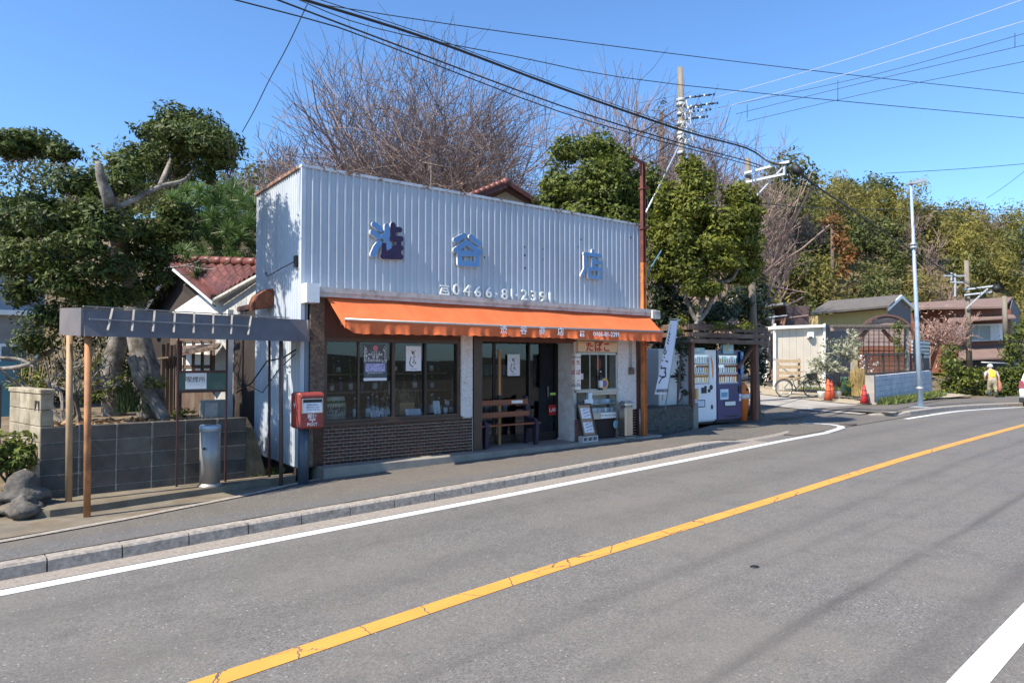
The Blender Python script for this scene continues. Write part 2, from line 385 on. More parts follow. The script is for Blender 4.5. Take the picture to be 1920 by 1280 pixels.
# ================================================================== the ground
def sm(x, a, b): t = np.clip((x - a) / (b - a), 0, 1); return t * t * (3 - 2 * t)
def zrn(X): X = np.asarray(X, float); return -.13 - .0187 * 2 * np.log1p(np.exp(np.minimum(50, (12 - X) / 2))) - .16 * sm(X, 24, 38)
def foot(X): return np.interp(X, [-200, -100, 0, 25, 45, 60, 90, 150, 400], [60, 52, 46, 38, 33, 26, 17, 5, -40])
def hill(X, Y):
    d = Y - foot(X); h = np.interp(X, [-50, 20, 50, 75, 95, 112, 160], [15, 17, 20, 22, 21.5, 18, 15]) * (1 - np.exp(-np.maximum(0, d) / 15.)); far = 6 * sm(d, 40, 140)
    return h + far + np.where(d > 4, .9 * np.sin(X * .21 + 1) * np.sin(Y * .17) + .5 * np.sin(X * .09 + Y * .13), 0)
def lanez(X, Y): return zrn(X) + .03 + .07 * np.minimum(14, 1.2 * np.log1p(np.exp(np.clip((Y - 11.6) / 1.2, -30, 30))))
def gz(X, Y):
    X, Y = np.asarray(X, float), np.asarray(Y, float)
    base = zrn(X) - .07; back = sm(Y, 10.14, 10.22)
    gard = .58 * sm(X, .5, .6) + (1 - sm(X, .5, .6)) * np.clip(-.16 + .30 * (Y - 10), -.2, .5)
    left = 1 - sm(X, 3.05, 3.3); right = lanez(X, Y) - .09
    behind = gard * left + (1 - left) * right
    z = base * (1 - back) + behind * back
    opp = sm(-Y, 12, 90)
    return z + hill(X, Y) - 1.2 * opp
xs = np.concatenate([np.arange(-300, -40, 20), np.arange(-40, -2, 3), np.arange(-2, 14, .5), [.5, .6, 3.05, 3.3], np.arange(14, 60, 2), np.arange(60, 160, 5), np.arange(160, 620, 25)]); xs = np.unique(xs)
ys = np.concatenate([np.arange(-400, -40, 25), np.arange(-40, 8, 4), np.arange(8, 14, .5), [10.14, 10.22], np.arange(14, 60, 2), np.arange(60, 180, 5), np.arange(180, 500, 30)]); ys = np.unique(ys)
XX, YY = np.meshgrid(xs, ys, indexing='ij'); ZZ = gz(XX, YY)
g = MB(); g.v = [tuple(p) for p in np.stack([XX, YY, ZZ], -1).reshape(-1, 3)]; ny = len(ys)
for i in range(len(xs) - 1):
    for j in range(ny - 1):
        hh = YY[i, j] > foot(XX[i, j]) - 2
        g.cur = 1 if hh else 2 if YY[i, j] < -4 else 0
        g.face((i * ny + j, (i + 1) * ny + j, (i + 1) * ny + j + 1, i * ny + j + 1))
struct(g.build('ground', ['earth', 'hill_soil', 'field_dark'], fix=False))
def gauss(xk, yk, X, s=2.0):
    t = np.linspace(-2, 2, 21); w = np.exp(-t * t / 2 * 2); w /= w.sum()
    return sum(wi * np.interp(np.asarray(X, float) + ti * s / 2, xk, yk) for wi, ti in zip(w, t))
yc = lambda X: gauss([-60, -30, -8, .96, 3.75, 8.35, 13.19, 22, 27, 32, 40, 60, 90, 130], [-1.5, 1.2, 3.4, 4.3, 4.62, 4.97, 5.42, 6.2, 6.47, 6.4, 5.5, -1, -14, -40], X)
yw = lambda X: gauss([-60, -30, -8, .09, 5.95, 10.5, 14, 22, 26, 31, 40, 60, 90, 130], [1.4, 4.1, 6.4, 7.05, 7.41, 7.77, 8.18, 8.98, 9.27, 9.17, 8.2, 1.9, -11, -37], X)
kf = lambda X: gauss([-60, -30, -8, .09, 2.9, 5.2, 8.87, 11.5, 13, 15.2, 40], [1.8, 4.5, 6.8, 7.43, 7.65, 7.76, 8.03, 8.33, 8.5, 8.75, 11], X, 1)
kfar = lambda X: yw(X) + .32
RX = np.concatenate([np.arange(-60, -4, 4), np.arange(-4, 24, .5), np.arange(24, 50, 1.), np.arange(50, 131, 4)])
def strip(name, X, lo, hi, m, dz, nw=1, zf=None, attr=False, zc=None):
    """a sheet following the road between two lateral lines"""
    X = np.asarray(X, float); a, b = lo(X), hi(X); V = []; L = []; A = []
    for j in range(nw + 1):
        y = a + (b - a) * j / nw; z = (zf(X, y) if zf else zrn(X)) + dz
        V.append(np.stack([X, y, z], -1)); L.append(y - yc(X)); A.append(X)
    V = np.stack(V, 1); nx = len(X); me = bpy.data.meshes.new(name)
    me.from_pydata([tuple(p) for p in V.reshape(-1, 3)], [], [(i * (nw + 1) + j, (i + 1) * (nw + 1) + j, (i + 1) * (nw + 1) + j + 1, i * (nw + 1) + j + 1) for i in range(nx - 1) for j in range(nw)])
    if attr:
        for nm, arr in (('lat', np.stack(L, 1)), ('along', np.stack(A, 1))):
            at_ = me.attributes.new(nm, 'FLOAT', 'POINT'); at_.data.foreach_set('value', arr.astype(np.float32).ravel())
    me.update(); return link(name, me, m)
struct(strip('road', RX, lambda X: yc(X) - 3.4, lambda X: np.maximum(yw(X), yc(X) + 2.5) + .45, 'asphalt', 0, 10, attr=True))
struct(strip('centre_line', np.arange(-30, 100, .25), lambda X: yc(X) - .085, lambda X: yc(X) + .085, 'yellow_paint', .004))
struct(strip('edge_line', np.arange(-30, 15.76, .25), lambda X: yw(X) - .085, lambda X: yw(X) + .085, 'white_paint', .004))
struct(strip('edge_line_far', np.arange(21.2, 100, .5), lambda X: yw(X) - .085, lambda X: yw(X) + .085, 'white_paint', .004))
struct(strip('edge_line_near', np.arange(-30, 100, .5), lambda X: yc(X) - 3.2, lambda X: yc(X) - 3.03, 'white_paint', .004))
lz2 = lambda x, y: lanez(x, y) - .026 * (1 - sm(y - yw(x), .3, 1.6))
# the hook where the edge line turns into the side lane
hk = MB(); cpts = [(15.74, float(yw(15.74))), (16.4, 8.50), (17.0, 8.66), (17.4, 8.90), (17.55, 9.2), (17.45, 9.5), (17.15, 9.78)]
for i in range(len(cpts) - 1):
    a, b = Vector(cpts[i]), Vector(cpts[i + 1])
    def nn(k):
        d = Vector(cpts[min(k + 1, len(cpts) - 1)]) - Vector(cpts[max(k - 1, 0)]); return Vector((-d.y, d.x)).normalized() * .085
    na, nb = nn(i), nn(i + 1); hk.poly([(p.x, p.y, float(max(lz2(p.x, p.y), zrn(p.x))) + .006) for p in (a - na, b - nb, b + nb, a + na)])
struct(hk.build('edge_line_hook', 'white_paint', fix=False))
struct(strip('gutter', np.arange(-30, 13.1, .5), lambda X: yw(X) + .11, lambda X: kf(X) + .02, 'gutter', .003))
struct(strip('gutter_near', RX, lambda X: yc(X) - 3.7, lambda X: yc(X) - 3.38, 'gutter', .003))
struct(strip('pavement_near', RX, lambda X: yc(X) - 7.5, lambda X: yc(X) - 3.85, 'old_asphalt', .11))
sback = lambda X: np.interp(X, [-30, .1, 1.26, 2.72, 3.47, 3.95, 11.2, 13.3, 14.4, 16], [6.2, 8.40, 8.66, 9.12, 9.46, 9.56, 9.6, 10.1, 10.5, 10.6])
sfront = lambda X: np.where(X < 13, kf(X) + .17, np.interp(X, [13, 14.5, 15.1, 15.45, 15.65], [float(kf(13.)) + .17, 8.88, 9.12, 9.45, 10.2]))
def swz(X, Y):
    f = np.clip((Y - sfront(X)) / np.maximum(.05, sback(X) - sfront(X)), 0, 1); hf = .13 - .115 * sm(X, 11.4, 13.2); return zrn(X) + hf + (.13 - hf) * f - .06 * sm(X, 13.5, 15.6) * f
struct(strip('pavement', np.concatenate([np.arange(-30, 0, 2), np.arange(0, 15.7, .25)]), sfront, sback, 'old_asphalt', 0, 6, zf=swz))
struct(strip('pavement_edging', np.concatenate([np.arange(-30, 0, 2), np.arange(0, 4.0, .2)]), lambda X: sback(X) - .05, lambda X: sback(X) + .06, 'kerb_concrete', .012, zf=swz))
asphalt('patch_asphalt', (.118, .112, .106), (.08, .076, .072), False, (.13, .12, .11))
struct(strip('pavement_patch', np.arange(-3, 8.3, .25), lambda X: sfront(X) + .0, lambda X: sfront(X) + .42 + .05 * np.sin(X * 1.7), 'patch_asphalt', .004, 2, zf=swz))
# kerb of single stones
kb = struct(thing('kerb', None, None, (0, 8, zr(5)))); del kb['kind']; kb['kind'] = 'structure'
def kstone(a, b, h0, h1, w=.17):
    a, b = Vector(a), Vector(b); d = (b - a).to_3d().normalized(); nrm = Vector((-d.y, d.x, 0)); m = MB(); gap = .006
    A, B = a.to_3d() + d * gap, b.to_3d() - d * gap; pr = lambda p, h: [p + Vector((0, 0, -.1)), p + Vector((0, 0, h - .022)) + nrm * .012, p + nrm * .035 + Vector((0, 0, h)), p + nrm * w + Vector((0, 0, h)), p + nrm * w + Vector((0, 0, -.1))]
    A.z = zr(A.x); B.z = zr(B.x); m.v = [tuple(p) for p in pr(A, h0) + pr(B, h1)]
    for i in range(5): m.face((i, (i + 1) % 5, 5 + (i + 1) % 5, 5 + i))
    m.face((0, 1, 2, 3, 4)); m.face((9, 8, 7, 6, 5)); return m
KX = list(np.arange(-2.57, 13.1, .6))
for x0, x1 in zip(KX[:-1], KX[1:]):
    h = lambda x: .128 - .108 * float(sm(x, 11.3, 13.0)); kstone((x0, float(kf(x0))), (x1, float(kf(x1))), h(x0) + random.uniform(-.004, .004), h(x1)).build('kerb_stone', 'kerb_concrete', kb)
arc = [(12.97, 8.5), (13.6, 8.56), (14.2, 8.64), (14.75, 8.76), (15.2, 8.95), (15.5, 9.25), (15.68, 9.65), (15.7, 10.1), (15.5, 10.5)]
for a, b in zip(arc[:-1], arc[1:]): kstone(a, b, .02, .022, .2).build('kerb_stone', 'gutter', kb)
kx = [21.2, 21.9, 22.6] + list(np.arange(23.3, 44, 1.2))
kfarx = struct(thing('kerb_far', None, None, (22, 9.4, zr(22))))
for x0, x1 in zip(kx[:-1], kx[1:]):
    yy = lambda x: float(kfar(x)) + .9 * (1 - float(sm(x, 20.6, 22.4))); kstone((x0, yy(x0)), (x1, yy(x1)), .14 if x0 > 22 else .08, .14, .17).build('kerb_stone', 'kerb_concrete', kfarx)
kn = struct(thing('kerb_near', None, None, (6, 1.2, zr(5))))
for x in np.arange(3, 9, .6): kstone((x, float(yc(x)) - 3.86), (x + .6, float(yc(x + .6)) - 3.86), .13, .13).build('kerb_stone', 'kerb_concrete', kn)
struct(strip('pavement_far', np.concatenate([np.arange(21.5, 60, 1.), np.arange(60, 131, 4)]), lambda X: kfar(X) + .17, lambda X: kfar(X) + 3.4, 'old_asphalt', .125, 3))
# side lane climbing away from the road, with a concrete margin and a gravel yard
def sheet(name, x0, x1, y0, y1, m, dz, nx=12, ny=14, zf=lanez):
    q = MB(); q.grid(lambda a, b: (x0 + (x1 - x0) * a, y0(x0 + (x1 - x0) * a) + (y1 - y0(x0 + (x1 - x0) * a)) * b, float(zf(x0 + (x1 - x0) * a, y0(x0 + (x1 - x0) * a) + (y1 - y0(x0 + (x1 - x0) * a)) * b)) + dz), nx, ny); return struct(q.build(name, m, fix=False))
sheet('side_lane', 14.5, 24.0, lambda x: float(yw(x)) + .2, 34, 'old_asphalt', 0, 20, 40, lz2)
sheet('lane_apron', 21.0, 25.6, lambda x: 10.15 + .45 * max(0, x - 21.6), 34, 'pale_concrete', .02)
sheet('gravel_yard', 24.6, 38, lambda x: 11.9 + .08 * (x - 25), 30, 'gravel', .045)
# drain gratings and patches at the mouth of the lane
dr = MB()
for i in range(22): dr.box(17.2 + i * .16, 17.28 + i * .16, 10.35 + i * .03, 10.75 + i * .03, float(lanez(18, 10.5)) - .02, float(lanez(17.2 + i * .16, 10.5)) + .012)
mat('drain_iron', (.10, .085, .07), .7, .3, var=.3, vs=12); o = dr.build('drain_grating', 'drain_iron'); tag(o, 'rusty iron drain grating across the mouth of the side lane', 'drain')
mh = MB(); mh.lathe([(.30, -.02), (.30, .006), (.27, .008)], (17.9, 8.95, zr(17.9) + .035), 24, 1.0, .6); tag(mh.build('manhole_cover', 'drain_iron'), 'dark oval iron cover in the asphalt beside the white line hook', 'manhole')
p_ = atz(1415, 1065, zr(4.6)); tm = MB(); tm.lathe([(.045, 0), (.045, .004), (.03, .007)], (p_.x, p_.y, zr(p_.x) + .001), 14, 1, .8); flat('tar', (.012, .012, .013), .5); tag(tm.build('tar_spot', 'tar'), 'small black tar spot on the near lane', 'tar spot')
# apron slab in front of the shop
ap = MB(); ap.box(3.85, 11.25, 9.55, 10.6, -.3, 0, b=.012); struct(ap.build('shop_apron', 'concrete'))
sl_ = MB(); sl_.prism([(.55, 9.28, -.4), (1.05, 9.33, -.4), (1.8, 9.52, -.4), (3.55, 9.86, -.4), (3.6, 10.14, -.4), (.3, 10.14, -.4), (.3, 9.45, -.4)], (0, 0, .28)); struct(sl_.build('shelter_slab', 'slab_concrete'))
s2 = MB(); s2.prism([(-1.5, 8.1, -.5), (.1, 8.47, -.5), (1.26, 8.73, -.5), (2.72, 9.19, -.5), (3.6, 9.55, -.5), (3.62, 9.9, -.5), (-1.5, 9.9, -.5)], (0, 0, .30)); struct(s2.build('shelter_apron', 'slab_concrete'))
# ================================================================== the shop
D = 9.85; X0, X1 = 3.62, 10.95; TOP = 4.42
def painted_sheet(name, c, rust_lo=.66, streak=.35):
    m, n, l, b = nodes(name); g = n.new('ShaderNodeNewGeometry'); P = g.outputs['Position']
    col = mixc(n, l, ramp(n, l, noise(n, l, P, 1.2, 5), .3, .7), tuple(x * .9 for x in c), tuple(min(1, x * 1.06) for x in c))
    st = noise(n, l, scaled(n, l, P, (9, 9, .35)), 1, 4); col = mixc(n, l, mathn(n, l, 'MULTIPLY', ramp(n, l, st, .52, .72), streak), col, tuple(x * .62 for x in c))
    sp = n.new('ShaderNodeSeparateXYZ'); l.new(P, sp.inputs[0])
    ru = noise(n, l, P, 7, 6, .75); col = mixc(n, l, ramp(n, l, ru, rust_lo, rust_lo + .07), col, (.22, .095, .04))
    l.new(col, b.inputs['Base Color']); b.inputs['Roughness'].default_value = .5
    bn = n.new('ShaderNodeBump'); bn.inputs['Strength'].default_value = .35; bn.inputs['Distance'].default_value = .03; l.new(noise(n, l, scaled(n, l, P, (1, 1, .6)), 3.2, 2), bn.inputs['Height']); l.new(bn.outputs[0], b.inputs['Normal']); return m
painted_sheet('grey_sheet', (.46, .50, .55), .72); painted_sheet('cap_sheet', (.50, .53, .56), .52); painted_sheet('rusty_cap', (.42, .33, .27), .42)
mat('white_enamel', (.74, .74, .72), .4, var=.08, vs=4, c2=(.55, .5, .42), lo=.62, hi=.75)
mat('ledge', (.50, .47, .43), .75, var=.15, vs=6, bump=.3, c2=(.20, .17, .14), lo=.5, hi=.68)
mat('bronze', (.075, .048, .035), .4, .35, var=.2, vs=3); mat('dark_bronze', (.035, .024, .02), .4, .3, var=.2, vs=3)
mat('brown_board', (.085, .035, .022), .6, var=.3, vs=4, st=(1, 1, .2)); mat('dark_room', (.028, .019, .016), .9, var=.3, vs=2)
mat('brown_stone', (.17, .12, .085), .95, var=.45, vs=28, bump=1, bs=50, c2=(.09, .06, .045)); mat('white_stone', (.60, .58, .55), .95, var=.22, vs=34, bump=1, bs=55, c2=(.33, .28, .24), lo=.52, hi=.75)
mat('tile', (.032, .009, .008), .22, var=.35, vs=2, rnd=.55, world=False); mat('grout', (.66, .60, .55), .95, var=.1, vs=20)
glass('shop_glass', (.80, .84, .85)); glass('clear_glass', (.95, .97, .96))
flat('steel_blue', (.16, .21, .27), .5)
shop = thing('shop_building', 'shop with pale blue-grey ribbed metal false front above brown framed windows', 'shop', (7.3, D, 0))
def ribbed(name, x0, x1, z0, z1, y, pitch, parent, m, rib=.04, h=.034, axis='x', sgn=-1):
    """profiled sheet: flats with narrow raised ribs"""
    prof = []; x = x0; k = 0
    while x < x1 - pitch * .5:
        prof += [(x, 0), (x + pitch - rib, 0), (x + pitch - rib + .012, h), (x + pitch - .006, h)]; x += pitch
    prof += [(x, 0), (x1, 0)] if x < x1 else [(x1, 0)]
    q = MB(); n = len(prof)
    for z in (z0, z1):
        for a, d in prof: q.v.append((a, y + sgn * d, z) if axis == 'x' else (y + sgn * d, a, z))
    for i in range(n - 1): q.face((i, i + 1, n + i + 1, n + i))
    return q.build(name, m, parent, fix=False)
ribbed('ribbed_front', X0 + .03, X1, 2.66, TOP, D, .1285, shop, 'grey_sheet')
ribbed('ribbed_side', D + .02, 12.05, -.02, TOP, X0, .098, shop, 'grey_sheet', rib=.04, h=.018, axis='y', sgn=-1)
q = MB(); q.box(X0 + .01, X1 + .05, D + .03, 12.0, 2.70, TOP - .03); q.build('front_box', 'grey_sheet', shop)
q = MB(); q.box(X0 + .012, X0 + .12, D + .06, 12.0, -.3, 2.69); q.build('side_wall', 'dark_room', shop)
q = MB(); q.box(X0 - .03, X0 + .03, D - .03, D + .02, -.1, TOP); q.build('corner_trim', 'grey_sheet', shop)
q = MB(); q.box(X0 - .035, X1 + .06, D - .04, D + .1, TOP - .005, TOP + .04); q.build('parapet_cap', 'cap_sheet', shop)
q = MB(); q.box(X0 - .045, X0 + .07, D + .1, 12.06, TOP - .003, TOP + .045); q.build('parapet_cap', 'rusty_cap', shop); shop.children[-1]['label'] = 'rusty cap along the side parapet'
q = MB(); q.box(X0 + .02, X1, D + .1, 12.0, TOP - .06, TOP - .02); q.build('flat_roof', 'cap_sheet', shop)
# rear of the shop, low roofed wing
q = MB(); q.box(X0 + .5, X1 - .05, 14.05, 16.2, -.3, 2.7); q.box(X0 + .14, X1 - .02, 12.03, 14.04, 2.51, 2.6); q.prism([(X0 + .4, 14.02, 2.7), (X0 + .4, 15.2, 3.1), (X0 + .4, 16.5, 2.65)], (X1 - X0 - .42, 0, 0)); q.build('rear_wing', 'brown_board', shop)
# ledge over the shopfront
led = MB(); led.box(X0 - .01, 11.18, D - .22, D + .1, 2.56, 2.64); led.box(X0 + .05, 11.14, D - .2, D + .09, 2.50, 2.56); lo_ = led.build('ledge', 'ledge', shop)
q = MB(); q.box(X0 - .03, X0 + .16, D - .27, D - .02, 2.40, 2.68); q.build('ledge_end', 'white_enamel', shop)
q = MB(); q.box(11.02, 11.27, D - .26, D - .02, 2.44, 2.62, b=.01); q.build('ledge_end', 'ledge', shop)
q = MB(); q.box(3.7, 11.0, D - .02, D + .12, 1.90, 2.5); q.build('lintel_board', 'brown_board', shop)
# room behind the glass
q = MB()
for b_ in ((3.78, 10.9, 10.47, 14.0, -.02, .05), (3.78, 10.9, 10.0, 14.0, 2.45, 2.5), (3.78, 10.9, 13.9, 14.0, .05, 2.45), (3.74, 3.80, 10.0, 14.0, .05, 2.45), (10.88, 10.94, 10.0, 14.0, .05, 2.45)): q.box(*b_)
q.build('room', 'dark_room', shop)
# corner pillar, tiled dado, window
q = MB(); q.box(3.66, 3.72, D - .02, D + .10, -.02, 2.5); q.build('corner_post', 'steel_blue', shop)
q = MB(); q.box(3.73, 3.945, D - .05, D + .10, .0, 2.5); q.build('pillar', 'brown_stone', shop)
q = MB(); q.box(3.77, 6.62, D - .045, D + .10, .0, .585); dado = q.build('dado_wall', 'grout', shop)
TW, TH = .1175, .0525; tp = MB(); tp.box(0, TW - .0075, -.012, 0, 0, TH - .0075, b=.0025); tproto = tp.build('tile', 'tile', dado, local=True)
thp = MB(); thp.box(0, TW / 2 - .0075, -.012, 0, 0, TH - .0075, b=.0025); th_ = thp.build('tile', 'tile', dado, local=True)
first = {0: True, 1: True}
for r_ in range(11):
    x = 3.785 + .004; k = 0
    while x < 6.60:
        half = (r_ % 2 == 0 and k == 0) or x + TW > 6.63
        src = th_ if half else tproto
        o = src if first[half] else src.copy()
        if not first[half]: COL.objects.link(o)
        first[half] = False
        o.location = Vector((x, D - .045 - random.uniform(0, .002), .006 + r_ * TH)) - wl(dado); x += TW / 2 if half else TW; k += 1
pane = [at(605.6, 700, D).x, at(673, 700, D).x, at(738, 700, D).x, at(798.5, 700, D).x, at(857, 700, D).x]
win = MB(); win.box(3.945, 6.37, D - .03, D + .10, .60, .665); win.box(3.945, 6.37, D - .03, D + .1, 1.845, 1.91); win.box(3.945, 4.0, D - .03, D + .1, .665, 1.845); win.box(6.315, 6.37, D - .03, D + .1, .665, 1.845)
wf = win.build('window', 'bronze', shop)
for i, x in enumerate(pane[1:-1]): q = MB(); w_ = (.016, .026, .02)[i]; q.box(x - w_, x + w_, D + (0 if i == 1 else .008), D + .075, .665, 1.845); q.build('window_mullion', 'dark_bronze' if i == 2 else 'bronze', wf)
for i in range(4):
    q = MB(); yy = D + (.028 if i in (0, 3) else .046); a, b_ = pane[i] + (-.02 if i == 0 else .014), pane[i + 1] - (.014 if i < 3 else -.01); q.box(a, b_, yy, yy + .006, .66, 1.85); q.build('window_pane', 'shop_glass', wf)
q = MB(); q.box(3.93, 6.39, D - .075, D - .03, .575, .612); q.box(4.75, 5.25, D - .079, D - .03, .612, .62); q.build('window_sill', 'bronze', wf)
q = MB()
q.smooth = False
q.prism([(6.375, D - .06, .62), (6.375, D - .06, 2.0), (6.605, D - .06, 2.0), (6.605, D - .06, .60), (6.55, D - .06, .59), (6.44, D - .06, .59)], (0, .16, 0)); q.build('pillar', 'white_stone', shop)
q = MB(); q.box(6.625, 6.80, D - .07, D + .56, 0, 2.2); q.build('door_post', 'bronze', shop)
# sliding doors, set back
DY = 10.36
dx = [6.80, at(924, 700, DY).x, at(932, 700, DY).x, at(992, 700, DY).x, at(1049, 700, DY).x, 8.98]
q = MB(); q.box(6.80, 8.98, DY - .05, DY + .1, 1.93, 2.5); q.box(6.80, 8.98, DY - .05, DY + .1, 0, .03); doors = q.build('entrance', 'dark_bronze', shop)
for i, (a, b_) in enumerate(((6.805, dx[1] + .03), (dx[2] - .06, dx[3] + .02), (dx[3] - .02, dx[4] + .04))):
    q = MB(); yy = DY + (.0, .03, .0)[i]; w_ = .035
    q.box(a, a + w_, yy - .02, yy + .015, .03, 1.93); q.box(b_ - w_, b_, yy - .02, yy + .015, .03, 1.93); q.box(a + w_, b_ - w_, yy - .019, yy + .014, .03, .16); q.box(a + w_, b_ - w_, yy - .019, yy + .014, 1.88, 1.93)
    fr_ = q.build('door', 'dark_bronze', doors); q = MB(); q.box(a + w_ - .005, b_ - w_ + .005, yy - .004, yy + .002, .155, 1.885); q.build('door_pane', 'shop_glass', doors)
q = MB(); q.box(dx[4] + .04, 8.98, DY - .08, DY + .08, .03, 1.9); q.build('door_jamb', 'dark_bronze', doors)
q = MB(); q.box(8.76, 8.775, DY - .035, DY - .02, .85, 1.05); flat('chrome', (.6, .6, .6), .25, .9); q.build('handle', 'chrome', doors)
# tobacco corner
mat('counter_white', (.60, .57, .53), .55, var=.1, vs=5, c2=(.45, .40, .34)); mat('cream_sign', (.62, .47, .30), .5, var=.08, vs=6); mat('cream_pale', (.72, .66, .58), .5, var=.08, vs=6); mat('sign_red', (.42, .012, .014), .5, var=.1); mat('ink_black', (.02, .02, .022), .6, var=.1); mat('ink_navy', (.02, .025, .09), .5, var=.1); mat('mauve_panel', (.20, .115, .10), .6, var=.15); mat('aluminium', (.42, .40, .37), .4, .6, var=.12)
tb = MB(); tb.box(8.99, 9.06, D - .03, D + .5, 0, 1.93); tb.box(9.06, 10.19, D + .2, D + .26, 1.70, 1.98); tb.box(9.02, 10.36, D - .10, D + .2, 1.955, 2.01); tob = tb.build('tobacco_counter', 'counter_white', shop)
q = MB(); q.box(9.0, 9.30, D - .045, D - .005, .01, .42); q.build('counter_panel', 'mauve_panel', tob)
q = MB(); q.box(9.0, 9.30, D - .04, D - .0, .43, .93); q.build('counter_panel', 'shop_glass', tob)
q = MB(); q.box(9.0, 10.19, D - .09, D + .22, .94, .975); q.box(9.31, 9.345, D - .05, D - .01, .0, .94); q.box(10.15, 10.19, D - .05, D - .01, .0, .94); q.box(9.345, 10.15, D - .045, D - .01, .88, .94); q.box(9.345, 10.15, D - .045, D - .01, .40, .52); q.build('showcase_frame', 'aluminium', tob)
q = MB(); q.box(9.345, 10.15, D - .03, D - .024, .52, .88); q.build('showcase_pane', 'clear_glass', tob)
q = MB(); q.box(9.345, 10.15, D + .25, D + .27, .4, .94); q.box(9.345, 10.15, D + .0, D + .25, .69, .70); q.box(9.345, 10.15, D + .0, D + .25, .52, .53); q.build('showcase_shelf', 'counter_white', tob)
q = MB(); q.box(9.345, 10.15, D - .02, D + .02, .02, .40); q.build('showcase_base', 'dark_room', tob)
q = MB(); q.box(9.08, 10.19, D - .02, D + .01, .975, 1.00); q.box(9.08, 10.19, D - .02, D + .01, 1.68, 1.72); q.box(9.87, 9.90, D - .02, D + .01, 1.0, 1.68); q.box(10.16, 10.19, D - .02, D + .01, 1.0, 1.72); q.box(9.43, 9.45, D - .01, D + .01, 1.0, 1.68); q.box(9.66, 9.675, D - .005, D + .01, 1.0, 1.68); q.build('counter_window', 'aluminium', tob)
for a, b_ in ((9.09, 9.43), (9.45, 9.66), (9.675, 9.87), (9.90, 10.16)): q = MB(); q.box(a, b_, D - .004, D + .002, 1.0, 1.68); q.build('window_pane', 'shop_glass', tob)
q = MB(); q.box(9.06, 10.14, D - .085, D - .02, 1.73, 1.945, b=.006); sg = q.build('tobacco_sign', 'cream_sign', tob)
for i, ch in enumerate('たばこ'): text('lettering', ch, 'sign_red', tob, (9.36 + .235 * i, D - .088, 1.82), .205, bold=.028, ext=.01, sx=1.05)
text('lettering', 'CIGARETTES', 'ink_black', tob, (9.61, D - .088, 1.925), .045, bold=.01, ext=.02)
q = MB(); q.box(9.09, 9.43, D - .0875, D - .08, 1.912, 1.917); q.box(9.79, 10.1, D - .0875, D - .08, 1.912, 1.917); q.build('sign_rule', 'ink_black', tob)
q = MB(); q.box(8.93, 9.075, D - .14, D - .03, 1.0, 1.69, b=.004); vs_ = q.build('corner_sign', 'cream_pale', tob)
for i, ch in enumerate('たばこ'):
    text('lettering', ch, 'sign_red', tob, (9.003, D - .1425, 1.52 - .19 * i), .105, bold=.022, ext=.01); text('lettering', ch, 'sign_red', tob, (8.9285, D - .085, 1.52 - .19 * i), .10, bold=.022, ext=.01, rot=(90, 0, -90), sx=.85)
q = MB()
for z in (1.615, 1.635, 1.065, 1.085): q.box(8.9285, 9.0765, D - .1418, D - .0285, z, z + .009)
q.build('sign_rule', 'ink_navy', tob)
# cigarette packs, posters on the showcase
mat('pack_blue', (.30, .42, .55), .4, var=.3, vs=40, rnd=.4); mat('pack_pale', (.55, .60, .60), .4, var=.25, vs=40, rnd=.35)
for row, z in ((0, .53), (1, .70)):
    for i in range(13):
        q = MB(); x = 9.37 + i * .058; q.box(x, x + .05, D + .03 + row * .05, D + .05 + row * .05, z, z + .085); q.build('cigarette_pack', 'pack_blue' if (i * 7 + row) % 3 else 'pack_pale', tob)
q = MB(); q.box(9.70, 10.13, D - .052, D - .045, .405, .52); q.build('showcase_notice', 'white_enamel', tob)
text('lettering', 'OZ Tabacaria', 'ink_black', tob, (9.82, D - .054, .465), .045, ext=.01, bold=.004); text('lettering', '▮ Speciality', 'ink_navy', tob, (10.04, D - .054, .463), .033, ext=.01)
q = MB(); q.lathe([(.055, 0), (.055, .004)], (0, 0, 0), 20); me = [(x + 10.115, D - .052 - z, y * 1.25 + .27) for x, y, z in q.v]; q.v = me; flat('sticker_blue', (.22, .45, .60), .4); q.build('round_sticker', 'sticker_blue', tob)
q = MB(); q.lathe([(.064, 0), (.064, .003)], (0, 0, 0), 20); q.v = [(x + 10.115, D - .050 - z, y * 1.25 + .27) for x, y, z in q.v]; q.build('round_sticker', 'white_enamel', tob)
q = MB(); q.box(10.2, 10.76, D - .03, D + .2, .56, 2.2); q.build('pillar', 'white_stone', shop)
q = MB(); q.box(10.2, 10.76, D - .02, D + .2, 0, .559); dd = q.build('dado_wall', 'grout', shop)
q = MB()
for r_ in range(10):
    for i in range(5):
        x = 10.205 + i * TW + (TW / 2 if r_ % 2 else 0) - .03; q.box(max(10.203, x), min(10.757, x + TW - .009), D - .03, D - .02, .01 + r_ * .0545, .01 + r_ * .0545 + .046)
tag(q.build('tile_course', 'tile', dd), kind='stuff')
q = MB(); q.box(10.77, 10.93, D - .05, D + .2, 0, 2.5); q.build('end_post', 'brown_board', shop)
q = MB(); q.box(10.52, 10.64, D - .09, D - .03, 1.28, 1.42); q.build('junction_box', 'brown_stone', shop)
q = MB(); q.tube([(10.55, D - .05, 1.42), (10.55, D - .05, 2.45)], .008, 6); q.tube([(10.6, D - .05, 1.42), (10.6, D - .05, 2.45)], .008, 6); q.build('conduit', 'aluminium', shop)
q = MB(); q.tube([(10.86, D - .09, .02), (10.86, D - .09, 1.6)], .028, 10); q.tube([(10.80, D - .085, .02), (10.80, D - .085, .55)], .02, 10); q.build('downpipe', 'aluminium', shop)
